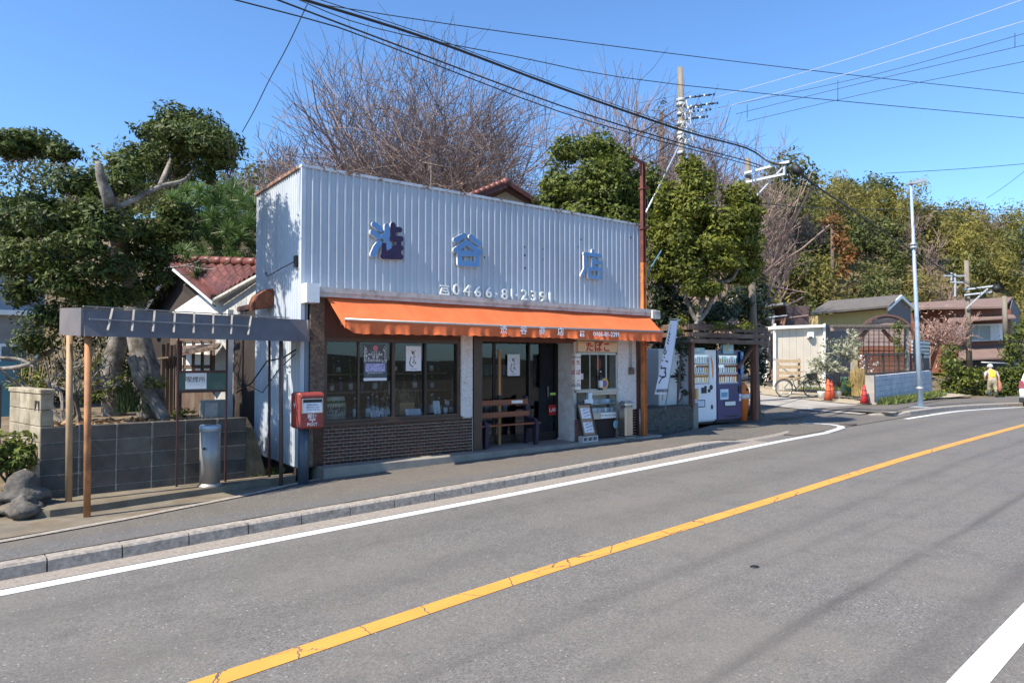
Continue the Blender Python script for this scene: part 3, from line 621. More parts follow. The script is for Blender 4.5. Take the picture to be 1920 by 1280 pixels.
# roof-edge hood and cable bracket on the side wall
mat('rust', (.20, .065, .028), .85, var=.4, vs=9, bump=.4, c2=(.09, .035, .022)); mat('rust_brown', (.13, .035, .022), .8, var=.35, vs=6, c2=(.075, .022, .016))
q = MB(); q.prism([(X0 - .03, 11.05, 2.42), (X0 - .30, 11.05, 2.37), (X0 - .30, 11.05, 2.50), (X0 - .26, 11.05, 2.60), (X0 - .14, 11.05, 2.70), (X0 - .03, 11.05, 2.72)], (0, .38, 0)); q.build('vent_hood', 'rust', shop)
q = MB(); c0 = Vector((X0 - .03, 10.02, 3.05)); q.box(X0 - .06, X0 - .015, 9.98, 10.06, 2.95, 3.12); q.bar((X0 - .05, 11.35, 2.98), (X0 - .16, 11.05, 2.97), .02); q.tube([c0, (X0 - .12, 10.4, 2.97), (X0 - .14, 11.0, 2.90), (X0 - .1, 11.2, 2.95)], .008, 5); q.build('cable_bracket', 'ink_black', shop)
q = MB(); q.tube([(3.55, 9.9, 1.72), (3.5, 10.3, 1.60), (3.45, 10.9, 1.55), (3.4, 11.5, 1.2), (3.3, 12.0, 1.02)], .012, 6); q.tube([(3.55, 9.92, 1.66), (3.5, 10.5, 1.42), (3.45, 11.1, 1.05), (3.35, 12.0, 1.22)], .008, 5); q.build('loose_cable', 'ink_black', shop)
# ---- sign on the false front
mat('sign_blue', (.10, .24, .48), .45, var=.12, vs=3, c2=(.14, .27, .46), world=True); mat('sign_purple', (.025, .006, .05), .5, var=.2, vs=6); mat('sign_edge', (.62, .58, .52), .6)
c4 = lambda x, y: (lambda p: (p.x, p.z))(at(470 + x * .2187, 280 + y * .2187, D - .06)); c5 = lambda x, y: (lambda p: (p.x, p.z))(at(840 + x * .2187, 360 + y * .2187, D - .06))
def signchar(parts_, r, label):
    root = None
    for j, (m_, chains) in enumerate(parts_):
        q = MB(); strokes(q, chains, r, D - .025, D - .068); back = q.build('sign_character' if j == 0 else 'sign_stroke', 'sign_edge', shop if j == 0 else root)
        if j == 0: root = back; root['label'] = label
        q = MB(); strokes(q, chains, r - .001, D - .0692 - .002 * j, D - .0725 - .002 * j); q.build('sign_face', m_, root)
k4 = lambda L: [[c4(*p) for p in ch] for ch in L]; k5 = lambda L: [[c5(*p) for p in ch] for ch in L]
signchar([('sign_blue', k4([[(1058, 645), (1110, 685)], [(1045, 712), (1100, 752)], [(1102, 805), (1070, 845), (1046, 902)], [(1166, 662), (1166, 790), (1180, 830), (1187, 868)], [(1138, 748), (1162, 748)]])),
          ('sign_purple', k4([[(1218, 650), (1218, 770)], [(1222, 690), (1275, 690)], [(1212, 768), (1285, 768)], [(1142, 825), (1138, 908)], [(1130, 918), (1285, 922)], [(1228, 845), (1228, 918)], [(1265, 770), (1265, 918)], [(1240, 846), (1285, 846)], [(1165, 900), (1215, 870)]]))], .047, 'first raised shop sign character, left strokes blue, the rest peeled to dark purple')
signchar([('sign_blue', k5([[(62, 412), (135, 374)], [(194, 384), (262, 442)], [(60, 500), (160, 432), (266, 515)], [(96, 530), (98, 615)], [(246, 535), (246, 622)], [(96, 526), (246, 530)], [(98, 612), (246, 622)]]))], .046, 'middle raised blue shop sign character shaped like a roofed box')
signchar([('sign_blue', k5([[(1240, 504), (1240, 535)], [(1168, 530), (1300, 545)], [(1172, 535), (1174, 660), (1146, 716)], [(1240, 575), (1240, 655)], [(1244, 603), (1298, 605)], [(1205, 660), (1300, 662)], [(1205, 660), (1205, 728)], [(1300, 662), (1300, 735)], [(1205, 728), (1300, 737)]]))], .037, 'raised blue shop sign character nearest the rusty mast')
for x, y, ch in ((1658, 1208, '☎'), (1758, 1208, '0')):
    p = at(470 + x * .2187, 280 + y * .2187, D - .03)
    if ch == '☎':
        q = MB(); strokes(q, [[(p.x - .075, p.z + .07), (p.x + .075, p.z + .07)], [(p.x - .05, p.z + .03), (p.x - .08, p.z - .06)], [(p.x + .05, p.z + .03), (p.x + .08, p.z - .06)], [(p.x - .08, p.z - .065), (p.x + .08, p.z - .065)], [(p.x - .05, p.z + .03), (p.x + .05, p.z + .03)], [(p.x - .03, p.z - .01), (p.x + .03, p.z - .02)]], .014, D - .025, D - .055); q.build('sign_digit', 'white_enamel', shop)
    else: text('sign_digit', ch, 'white_enamel', shop, (p.x, D - .045, p.z), .27, bold=.006, ext=.07)
for x, y, ch in ((70, 845, '0'), (160, 850, '4'), (250, 860, '6'), (343, 865, '6'), (408, 880, '·'), (478, 880, '8'), (542, 882, '1'), (582, 892, '·'), (648, 886, '2'), (727, 895, '3'), (805, 902, '9'), (868, 908, '1')):
    if x == 70: continue
    p = at(840 + x * .2187, 360 + y * .2187, D - .03); text('sign_digit', ch, 'white_enamel', shop, (p.x, D - .045, p.z), .27, bold=.006, ext=.07, sx=1.05 if ch != '1' else .9)
p = at(840 + 70 * .2187, 360 + 845 * .2187, D - .03)
q = MB()
for x, y in ((655, 470), (738, 480), (818, 490), (658, 543), (818, 575), (660, 652), (740, 668), (820, 675), (1118, 470), (1360, 468), (1365, 688), (1138, 405), (310, 560), (1566, 390)):
    p = at(840 + x * .2187, 360 + y * .2187, D - .004); q.box(p.x - .012, p.x + .012, D - .012, D + .0, p.z - .016, p.z + .016)
q.build('bolt_holes', 'ink_black', shop)
# ================================================================== awning
m, n, l, b = nodes('awning_cloth'); g = n.new('ShaderNodeNewGeometry'); c = mixc(n, l, ramp(n, l, noise(n, l, g.outputs['Position'], 2.5, 5), .35, .7), (.80, .185, .06), (.68, .145, .042)); st = noise(n, l, scaled(n, l, g.outputs['Position'], (5, .7, .7)), 1.4, 5); c = mixc(n, l, mathn(n, l, 'MULTIPLY', ramp(n, l, st, .5, .75), .4), c, (.40, .11, .045)); l.new(c, b.inputs['Base Color']); b.inputs['Roughness'].default_value = .85; bn = n.new('ShaderNodeBump'); bn.inputs['Strength'].default_value = .5; bn.inputs['Distance'].default_value = .02; l.new(noise(n, l, scaled(n, l, g.outputs['Position'], (3, 1, 1)), 3, 3), bn.inputs['Height']); l.new(bn.outputs[0], b.inputs['Normal'])
t_ = n.new('ShaderNodeBsdfTranslucent'); l.new(c, t_.inputs[0]); x_ = n.new('ShaderNodeMixShader'); x_.inputs[0].default_value = .22; l.new(b.outputs[0], x_.inputs[1]); l.new(t_.outputs[0], x_.inputs[2]); l.new(x_.outputs[0], n['Material Output'].inputs[0])
AF = 9.24; aw = thing('awning', 'long orange fabric awning with white lettering along its valance', 'awning', (7.4, D - .1, 2.5))
zb, zf_ = 2.53, 2.16; bl, brr, fl, fr2 = 3.93, 11.0, 4.03, 10.90
sag = lambda a, t: -.04 * math.sin(math.pi * t) * (.6 + .4 * math.sin(a * 29)) - .012 * t * abs(math.sin(a * math.pi * 4)) 
q = MB(); q.smooth = True; q.grid(lambda a, t: (bl + (brr - bl) * a + ((fl + (fr2 - fl) * a) - (bl + (brr - bl) * a)) * t, 9.74 + (AF - 9.74) * t, zb + (zf_ - zb) * t + sag(a, t)), 60, 8); q.build('canopy', 'awning_cloth', aw, fix=False)
wv = lambda a: .022 * math.sin(a * 61) + .015 * math.sin(a * 137 + 1) + .010 * math.sin(a * 263)
q = MB(); q.smooth = True; q.grid(lambda a, t: (fl + (fr2 - fl) * a, AF - .012 - wv(a) * 1.1 * t * t - .015 * t, zf_ - .015 - (.20 + .006 * math.sin(a * 190) - .08 * max(0, .02 - a) / .02 - .02 * math.sin(math.pi * a)) * t), 220, 6); q.build('valance', 'awning_cloth', aw, fix=False)
q = MB(); q.tube([(fl - .01, AF, zf_ - .008), (7.4, AF, zf_ - .02), (fr2 + .03, AF, zf_ - .008)], .02, 8); q.build('front_bar', 'aluminium', aw)
q = MB()
for x in (4.2, 6.8, 8.9, 10.7): q.bar((x, 9.7, 2.1), (x, AF + .02, zf_ - .02), .025); q.bar((x, 9.76, 2.1), (x, 9.76, 2.5), .03)
q.build('folding_arm', 'aluminium', aw)
for a, (xb, xf) in ((0, (bl, fl)), (1, (brr, fr2))): q = MB(); q.poly([(xb, 9.74, zb), (xf, AF, zf_ - .01), (xf, AF - .005, zf_ - .14), (xf + (xb - xf) * .25, AF + .12, zf_ - .02)]); q.build('side_flap', 'awning_cloth', aw, fix=False)
mat('letter_white', (.80, .79, .78), .7, var=.1)
for i, (px, ch) in enumerate(((840 + 478 * .2187, '渋'), (840 + 650 * .2187, '谷'), (840 + 810 * .2187, '商'), (840 + 968 * .2187, '店'))):
    p = at(px, 360 + (1170 + i * 7) * .2187, AF - .05); text('lettering', ch, 'letter_white', aw, (p.x, AF - .047, 2.07), .15, bold=.02, ext=.006)
text('lettering', '0466-81-2391', 'letter_white', aw, (at(1138, 624, AF - .05).x, AF - .047, 2.055), .125, bold=.018, ext=.006, sx=1.0)
p = at(1092, 622, AF - .05); q = MB(); strokes(q, [[(p.x - .045, 2.095), (p.x + .045, 2.095)], [(p.x - .03, 2.06), (p.x - .045, 2.01)], [(p.x + .03, 2.06), (p.x + .045, 2.01)], [(p.x - .045, 2.01), (p.x + .045, 2.01)], [(p.x - .02, 2.04), (p.x + .02, 2.04)]], .009, AF - .044, AF - .048); q.build('lettering', 'letter_white', aw)
# rusty mast at the end of the front
mat('mast_orange', (.52, .17, .04), .6, var=.2, vs=5, c2=(.25, .09, .03), lo=.55, hi=.7)
ms = thing('steel_mast', 'tall steel mast, dark rust above and orange painted below, at the end of the shop', 'mast', (10.86, 9.70, 0))
def hbeam(z0, z1, m_, nm):
    q = MB(); x, y = 10.86, 9.70; q.box(x - .038, x + .038, y - .006, y + .006, z0, z1); q.box(x - .046, x - .038, y - .04, y + .04, z0, z1); q.box(x + .038, x + .046, y - .04, y + .04, z0, z1); return q.build(nm, m_, ms)
hbeam(0, 3.62, 'mast_orange', 'lower_beam'); hbeam(3.62, 5.72, 'rust_brown', 'upper_beam')
q = MB(); q.bar((10.52, 9.70, 5.80), (10.95, 9.70, 5.70), .06, .04); q.build('top_arm', 'rust_brown', ms)
for z in (5.2, 4.35): q = MB(); q.box(10.92, 11.02, 9.66, 9.74, z, z + .05); q.box(10.79, 10.93, 9.64, 9.76, z - .03, z + .0); q.build('bracket', 'rust_brown', ms)
q = MB(); q.tube([(11.0, 9.7, 5.22), (10.99, 9.68, 4.8), (11.0, 9.7, 4.4)], .006, 5); q.build('stay_wire', 'aluminium', ms)
# ================================================================== goods behind the glass
GY = D + .2
mat('shelf_wood', (.22, .13, .085), .6, var=.2, vs=4)
q = MB(); q.box(3.82, 6.6, D + .11, 10.55, .585, .62); q.build('window_bench', 'brown_board', shop)
for z, y in ((1.02, 10.62), (1.32, 10.62), (.70, 10.62)):
    q = MB(); q.box(3.9, 6.6, y, y + .3, z, z + .025); q.build('display_shelf', 'shelf_wood', shop)
mat('straw_mat', (.52, .50, .37), .8, var=.15, vs=9); mat('straw_rope', (.36, .33, .18), .8, var=.2, vs=12); mat('leaf_print', (.035, .12, .03), .6, var=.3, vs=10); mat('pink_print', (.55, .20, .19), .6); mat('red_print', (.35, .03, .03), .6)
bx = at(642, 760, GY + .1); bar_ = thing('sake_barrel', 'straw wrapped sake barrel with black brush lettering behind the shop window', 'barrel', (4.235, GY + .13, .625))
q = MB(); q.smooth = True; q.lathe([(.16, 0), (.19, .02), (.205, .1), (.205, .2), (.195, .30), (.185, .36), (.17, .375)], (4.235, GY + .13, .625), 28, 1.06, .7); q.build('body', 'straw_mat', bar_)
def arcz(r, z0, z1, a0, a1, m_, nm, extra=.002):
    q = MB(); q.grid(lambda a, t: (4.235 + (r + extra) * 1.06 * math.sin(a0 + (a1 - a0) * a), GY + .13 - (r + extra) * .7 * math.cos(a0 + (a1 - a0) * a), .625 + z0 + (z1 - z0) * t + .006 * math.sin(a * 40) * t), 24, 1); return q.build(nm, m_, bar_, fix=False)
arcz(.193, .275, .315, -1.2, 1.2, 'leaf_print', 'leaf_band', .006); arcz(.206, .02, .028, -1.2, 1.2, 'straw_rope', 'rope', .005)
for i, ch in enumerate('松竹梅'): text('lettering', ch, 'ink_black', bar_, (4.125 + .11 * i, GY - .018 + (.0 if i == 1 else .022), .625 + .165), .125, bold=.014, ext=.02, shear=.12, rot=(90, 0, (-16, 0, 16)[i]))
for s_ in (-1, 1):
    q = MB(); q.lathe([(.055, -.002), (.055, .002)], (0, 0, 0), 18); q.v = [(4.235 + s_ * .058 + x * 1.05, GY - .008 + .10 * abs(x + s_ * .06) + z, .625 + .072 + y * .42) for x, y, z in q.v]; q.build('lens_mark', 'pink_print', bar_)
q = MB(); q.lathe([(.055, -.002), (.055, .002)], (0, 0, 0), 16); q.v = [(4.235 + x * 1.05, GY - .006 + .06 * abs(x) + z, .625 + .26 + y * .22) for x, y, z in q.v]; q.build('lens_mark', 'red_print', bar_)
mat('bottle_green', (.02, .06, .03), .12, var=.1); mat('bottle_brown', (.04, .018, .008), .12, var=.1); mat('bottle_blue', (.05, .08, .14), .12, var=.1); mat('label_paper', (.72, .72, .68), .8, var=.1); mat('cap_white', (.65, .65, .62), .5)
def bottle(x, y, z, h, r, gm, label, group='bottles on display in the shop window', lab=True):
    t = thing('bottle', label, 'bottle', (x, y, z), group); q = MB(); q.lathe([(r * .92, 0), (r, .01), (r, h * .58), (r * .85, h * .66), (r * .36, h * .78), (r * .32, h * .95)], (x, y, z), 14); q.build('glass_body', gm, t)
    q = MB(); q.lathe([(r * .36, h * .93), (r * .36, h), (r * .2, h + .002)], (x, y, z), 10); q.build('cap', 'cap_white', t)
    if lab: q = MB(); q.lathe([(r + .0015, h * .12), (r + .0015, h * .5)], (x, y, z), 14); q.build('paper_label', 'label_paper', t)
    return t
for px, h, r, gm, dy, lb in ((665, .34, .03, 'bottle_green', .25, 'slim dark bottle beside the straw sake barrel'), (690, .36, .042, 'bottle_blue', .12, 'white labelled bottle under the dark poster in the window'), (698, .40, .04, 'bottle_green', .3, 'pale wrapped bottle right behind the white labelled one'), (706, .36, .04, 'bottle_green', .36, 'green bottle next to the pale wrapped bottle'), (716, .32, .035, 'bottle_brown', .3, 'small brown bottle near the second window mullion'), (726, .33, .035, 'bottle_blue', .36, 'bottle beside the wooden box near the second mullion'), (794, .16, .03, 'bottle_brown', .1, 'short labelled bottle at the third mullion'), (809, .36, .04, 'bottle_brown', .25, 'bottle with pale neck behind the leaning price card'), (823, .30, .045, 'bottle_green', .3, 'clear shouldered bottle right of the leaning price card'), (835, .27, .038, 'bottle_brown', .08, 'white labelled bottle at the right end of the window'), (846, .26, .04, 'bottle_brown', .26, 'dark bottle with square white tag at the right end of the window')):
    p = at(px, 770, D + .12 + dy); bottle(p.x, p.y, .622, h, r, gm, lb)
k = 0
for z, y, xs_ in ((1.345, 10.76, np.arange(4.1, 6.5, .17)), (1.045, 10.76, np.arange(4.0, 6.5, .2)), (.725, 10.76, np.arange(5.3, 6.5, .18))):
    for x in xs_:
        k += 1; bottle(x + random.uniform(-.04, .04), y + random.uniform(-.06, .06), z, random.uniform(.2, .27), random.uniform(.03, .045), random.choice(['bottle_green', 'bottle_brown', 'bottle_blue']), 'bottle on the %s of the dim shelves at the back of the shop' % {1.345: 'upper', 1.045: 'middle', .725: 'lowest'}[z], 'bottles on the back shelves', k % 2 == 0)
mat('wood_box', (.40, .23, .10), .7, var=.2, vs=4, st=(1, 1, 6)); mat('paper', (.70, .71, .74), .85, var=.04, vs=4); mat('dried', (.42, .30, .17), .9, var=.3, vs=15)
q = MB(); q.box(5.34, 5.62, D + .2, D + .4, .622, .87, b=.004); tag(q.build('wooden_box', 'wood_box'), 'pale wooden box behind the white price card in the window', 'box')
q = MB(); q.lathe([(.09, 0), (.105, .1), (.1, .23), (.085, .25)], (5.83, D + .32, .622), 16); tag(q.build('wooden_tub', 'brown_board'), 'dark wooden tub right of the pale wooden box', 'tub')
q = MB()
for i in range(120): a = Vector((5.46 + random.gauss(0, .13), D + .45 + random.gauss(0, .06), .86)); q.tube([a, a + Vector((random.gauss(0, .05), random.gauss(0, .03), random.uniform(.08, .24)))], .005, 3, False)
tag(q.build('dried_stalks', 'dried'), 'spray of dried straw stalks above the wooden box', 'dried plants', kind='thing')
q = MB(); q.box(5.18, 5.5, D + .45, D + .65, .622, .80); tag(q.build('carton', 'wood_box'), 'brown carton behind the figurines', 'carton')
for px, s_, lb in ((717, .10, 'white cat figurine in front of the brown bottle'), (724, .075, 'small white figurine at the foot of the second mullion'), (704, .08, 'pale figurine standing behind the price sheets')):
    p = at(px, 780, D + .14); q = MB(); q.smooth = True; q.lathe([(.03, 0), (.036, .02), (.03, .05), (.018, .06), (.026, .075), (.024, .095), (.008, .105)], (p.x, p.y, .622), 14); tag(q.build('figurine', 'cap_white'), lb, 'figurine')
def card(name, a, b, c, d, y, tilt, lines, label, cat='price card', m_='paper'):
    """a sheet of card given by its X range, Z range and lean, with rows of small writing"""
    t = thing(name, label, cat, ((a + b) / 2, y, c)); q = MB(); q.prism([(a, y, c), (b, y, c), (b, y + tilt, d), (a, y + tilt, d)], (0, .003, 0)); q.build('sheet', m_, t)
    for i, (s_, m2, sz) in enumerate(lines):
        f = 1 - (i + .7) / (len(lines) + .4); text('lettering', s_, m2, t, ((a + b) / 2, y + tilt * f - .0025, c + (d - c) * f), sz, ext=.01, rot=(90 - math.degrees(math.atan2(tilt, d - c)), 0, 0))
    return t
card('price_card', 4.785, 4.945, .625, .76, D + .10, .03, (('純米酒 720', 'ink_navy', .026), ('清酒 辛口', 'sign_red', .026), ('原酒 1.8L', 'ink_navy', .026), ('地酒 各種', 'ink_navy', .026)), 'white price sheet of four lines at the left of the second pane')
card('price_card', 4.96, 5.13, .70, .77, D + .13, .01, (('地酒 湘南', 'ink_navy', .028), ('湘南 ●', 'ink_navy', .026)), 'wide white price strip above the pale figurine')
card('price_card', 5.40, 5.69, .635, .765, D + .08, .05, (('ありがとう', 'ink_navy', .034), ('地酒のご用命は当店へ', 'ink_navy', .02), ('全国発送うけたまわります', 'ink_navy', .018), ('営業時間 8:00-20:00', 'ink_black', .018)), 'wide white leaning card in front of the wooden box')
card('price_card', 5.93, 6.06, .635, .88, D + .08, .06, (('三', 'ink_navy', .06), ('と', 'ink_black', .06), ('き', 'ink_black', .06)), 'tall white leaning card just right of the third mullion')
card('price_card', 6.20, 6.28, .80, .88, D + .18, .0, (('特選', 'ink_navy', .03), ('酒', 'ink_navy', .03)), 'small square white tag at the right end of the window')
card('paper_strip', 5.10, 5.145, 1.02, 1.23, D + .12, .0, (('地', 'ink_black', .035), ('酒', 'ink_black', .035), ('処', 'ink_black', .035)), 'narrow white paper strip hanging by the second mullion', 'paper strip')
# posters on the glass
mat('poster_dark', (.06, .075, .085), .5, var=.25, vs=30, c2=(.10, .12, .13)); mat('lilac', (.42, .42, .66), .6, var=.2, vs=30)
a, b_ = at(682, 645, D + .04), at(725, 713, D + .04); t = thing('poster', 'dark event poster with a pink disc and lilac panel on the second window pane', 'poster', ((a.x + b_.x) / 2, D + .04, b_.z)); w = b_.x - a.x; hgt = a.z - b_.z; cx = (a.x + b_.x) / 2
q = MB(); q.box(a.x, b_.x, D + .038, D + .0405, b_.z, a.z); q.build('sheet', 'poster_dark', t)
q = MB(); q.box(a.x, b_.x, D + .0372, D + .0379, b_.z, b_.z + hgt * .075); q.build('footer', 'paper', t)
q = MB(); q.box(a.x + w * .08, b_.x - w * .08, D + .0372, D + .0379, b_.z + hgt * .25, b_.z + hgt * .47); q.build('panel', 'lilac', t)
q = MB(); q.lathe([(.042, 0), (.042, .001)], (0, 0, 0), 20); q.v = [(cx + x, D + .0375 - z, a.z - hgt * .1 + y) for x, y, z in q.v]; flat('pink', (.62, .16, .22)); q.build('disc', 'pink', t)
for s_, f, sz in (('ユネスコ', .215, .038), ('無形文化遺産', .285, .042), ('登 録', .36, .05), ('「伝統的酒造り」', .45, .045), ('日本の酒 造りをまもる', .79, .026)): text('lettering', s_, 'paper', t, (cx, D + .0372, a.z - hgt * f), sz, ext=.008, bold=.006)
q = MB(); r_ = random.Random(4)
for i in range(90):
    sd = r_.choice((-1, 1)); x = cx + sd * w * (.5 - abs(r_.gauss(0, .07)) - .02); z = a.z - hgt * r_.uniform(.02, .5); s_ = r_.uniform(.003, .012); q.box(x - s_, x + s_, D + .0373, D + .0378, z - s_, z + s_)
q.build('blossom_print', 'paper', t)
q = MB()
for i in range(60): x = cx + w * r_.uniform(-.4, .4); z = b_.z + hgt * r_.uniform(.27, .45); s_ = r_.uniform(.002, .006); q.box(x - s_, x + s_ * 1.6, D + .0368, D + .0371, z - s_, z + s_)
q.build('panel_print', 'ink_navy', t)
def brush(mb, chain, y, wid, s=1, ox=0, oz=0):
    """brush writing: a thin flat ribbon of changing width through (x,z,w) points, laid on a sheet"""
    P = [Vector((ox + x * s, oz + z * s)) for x, z, w in chain]; Ws = [w * wid for x, z, w in chain]
    for i in range(len(P) - 1):
        for k_ in range(4):
            def ev(t_):
                p0, p1, p2, p3 = P[max(i - 1, 0)], P[i], P[i + 1], P[min(i + 2, len(P) - 1)]
                return .5 * ((2 * p1) + (p2 - p0) * t_ + (2 * p0 - 5 * p1 + 4 * p2 - p3) * t_ ** 2 + (3 * p1 - p0 - 3 * p2 + p3) * t_ ** 3)
            u, v = ev(k_ / 4), ev((k_ + 1) / 4); d = v - u
            if d.length < 1e-6: continue
            nn_ = Vector((-d.y, d.x)).normalized(); wa = Ws[i] + (Ws[i + 1] - Ws[i]) * k_ / 4; wb = Ws[i] + (Ws[i + 1] - Ws[i]) * (k_ + 1) / 4
            mb.poly([(u.x - nn_.x * wa, y, u.y - nn_.y * wa), (v.x - nn_.x * wb, y, v.y - nn_.y * wb), (v.x + nn_.x * wb, y, v.y + nn_.y * wb), (u.x + nn_.x * wa, y, u.y + nn_.y * wa)])
DOB = [[(310, 140, 8), (330, 190, 9), (350, 160, 5)], [(375, 150, 6), (318, 175, 9), (330, 195, 8), (372, 192, 7)], [(380, 140, 5), (392, 155, 5)], [(335, 225, 6), (365, 230, 5), (345, 262, 7), (360, 275, 5)], [(372, 235, 4), (384, 250, 6)], [(310, 260, 5), (318, 275, 5)], [(335, 300, 6), (365, 295, 5), (325, 340, 6), (370, 325, 7), (385, 345, 8), (350, 365, 5)], [(298, 240, 8), (276, 330, 10), (285, 370, 10), (340, 405, 12)]]
def dobu(x0_, x1_, z0_, z1_, y, label):
    t = thing('poster', label, 'poster', ((x0_ + x1_) / 2, y, z0_)); q = MB(); q.box(x0_, x1_, y, y + .002, z0_, z1_); q.build('sheet', 'paper', t)
    q = MB(); s_ = (z1_ - z0_) / 395
    for ch in DOB: brush(q, [(x - 345, 270 - y_, w_) for x, y_, w_ in ch], y - .0008, s_ * .75, s_, (x0_ + x1_) / 2, (z0_ + z1_) / 2)
    tag(q.build('brush_lettering', 'ink_black', t, fix=False), kind='stuff')
    text('lettering', 'DOBUROKU', 'ink_navy', t, ((x0_ + x1_) / 2, y - .0008, z0_ + (z1_ - z0_) * .08), .022, ext=.01)
    for i, ch in enumerate('ここにあり'): text('lettering', ch, 'ink_navy', t, (x1_ - (x1_ - x0_) * .17, y - .0008, z1_ - (z1_ - z0_) * (.12 + .085 * i)), .022, ext=.01)
a, b_ = at(761, 648.5, D + .045), at(789.5, 695, D + .045); dobu(a.x, b_.x, b_.z, a.z, D + .042, 'white brush-lettered poster on the third window pane')
a, b_ = at(951, 664, DY), at(974, 704, DY); dobu(a.x, b_.x, b_.z, a.z, DY - .012, 'white brush-lettered poster on the entrance door')
a, b_ = at(1028, 759, DY), at(1049, 777, DY); t = thing('brand_sticker', 'red sticker with white capital letters low on the entrance glass', 'sticker', ((a.x + b_.x) / 2, DY - .01, b_.z)); q = MB(); q.box(a.x, b_.x, DY - .012, DY - .010, b_.z, a.z); q.build('sheet', 'sign_red', t); text('lettering', 'LARK', 'letter_white', t, ((a.x + b_.x) / 2, DY - .0128, (a.z + b_.z) / 2), .11, ext=.008)
a, b_ = at(1031, 736, DY), at(1042, 740, DY); q = MB(); q.box(a.x, b_.x, DY - .012, DY - .01, b_.z, a.z); flat('lime', (.45, .65, .12)); tag(q.build('sticker', 'lime'), 'small lime green sticker on the right entrance door', 'sticker')
a, b_ = at(1086, 700, D), at(1093, 711, D); q = MB(); q.box(a.x, b_.x, D - .010, D - .007, b_.z, a.z); flat('pink_sheet', (.72, .50, .60)); tag(q.build('notice', 'pink_sheet'), 'small pink notice on the tobacco window', 'notice')
# things on the tobacco counter and in the entrance
bottle(9.70, D - .045, .976, .38, .045, 'bottle_brown', 'big whisky display bottle on the tobacco counter', None)
q = MB(); q.lathe([(.11, 0), (.11, .004)], (0, 0, 0), 22); q.v = [(9.83 + x, D - .02 - z, 1.10 + y) for x, y, z in q.v]; flat('badge_yellow', (.62, .40, .05)); t = thing('round_badge', 'round yellow and purple badge behind the counter bottle', 'badge', (9.83, D - .02, .99)); q.build('disc', 'badge_yellow', t); q = MB(); q.lathe([(.07, 0), (.07, .003)], (0, 0, 0), 18); q.v = [(9.83 + x, D - .0245 - z, 1.10 + y) for x, y, z in q.v]; flat('badge_purple', (.20, .10, .25)); q.build('centre', 'badge_purple', t)
q = MB(); q.lathe([(.03, 0), (.06, .04), (.075, .12), (.06, .2), (.03, .24)], (9.82, D + .15, 1.38), 14); tag(q.build('paper_lantern', 'sign_red'), 'red paper lantern hanging inside the tobacco window', 'lantern')
q = MB(); q.box(7.3, 8.6, 11.6, 11.9, .05, 1.25); [q.box(7.3, 8.6, 11.58, 11.6, z, z + .03) for z in (.45, .85)]; tag(q.build('goods_shelf', 'brown_board'), 'dark goods shelf inside the entrance', 'shelf')
mat('goods', (.35, .32, .30), .6, var=.5, vs=14, rnd=.6, c2=(.15, .25, .4))
for i in range(16): x = 7.35 + (i % 8) * .155; z = .06 + .8 * (i // 8); q = MB(); q.box(x, x + .12, 11.38, 11.56, z + (.42 if i // 8 == 0 else .40), z + .62, b=.004); tag(q.build('goods_box', 'goods'), 'packaged goods on the %s shelf inside the entrance' % ('upper' if i // 8 else 'lower'), 'box', 'goods inside the entrance')
# timber prop in front of the door
mat('timber_orange', (.42, .20, .075), .6, var=.2, vs=3, st=(4, 4, .6)); q = MB(); t = thing('timber_prop', 'upright orange timber batten standing behind the purple bench', 'timber', (7.33, 10.29, 0)); x = at(936, 700, 10.29).x
q.box(x - .028, x + .028, 10.27, 10.30, 0, 1.76); q.build('batten', 'timber_orange', t); q = MB(); q.box(x - .04, x + .04, 10.26, 10.305, .82, .92); q.build('clamp', 'ink_black', t)
# bench
mat('bench_purple', (.026, .015, .032), .6, var=.2, vs=8); mat('bench_wood', (.24, .07, .025), .5, var=.25, vs=4, st=(.6, 5, 5), c2=(.2, .06, .025))
bn = thing('bench', 'wooden slat bench with purple cast ends in front of the entrance', 'bench', (7.55, 10.0, 0)); BO = .60
for x in (6.92, 8.06):
    q = MB(); q.prism([(x, y + BO, z) for y, z in ((9.26, 0), (9.24, .38), (9.28, .47), (9.35, .50), (9.42, .47), (9.50, .50), (9.575, .88), (9.635, .90), (9.60, .46), (9.62, 0), (9.55, 0), (9.51, .28), (9.37, .30), (9.33, 0))], (.075, 0, 0)); q.build('end_frame', 'bench_purple', bn)
for i, (y, z) in enumerate(((9.31, .385), (9.395, .375), (9.48, .37))): q = MB(); q.box(6.84, 8.2, y + BO - .036, y + BO + .036, z, z + .03, b=.006); q.build('seat_slat', 'bench_wood', bn)
for y, z in ((9.52, .52), (9.56, .74)): q = MB(); q.box(6.84, 8.12, y + BO - .014, y + BO + .014, z, z + .10, b=.006); q.build('back_slat', 'bench_wood', bn)
q = MB(); q.box(7.72, 7.98, 9.543 + BO, 9.5455 + BO, .765, .82); q.build('back_plate', 'label_paper', bn)
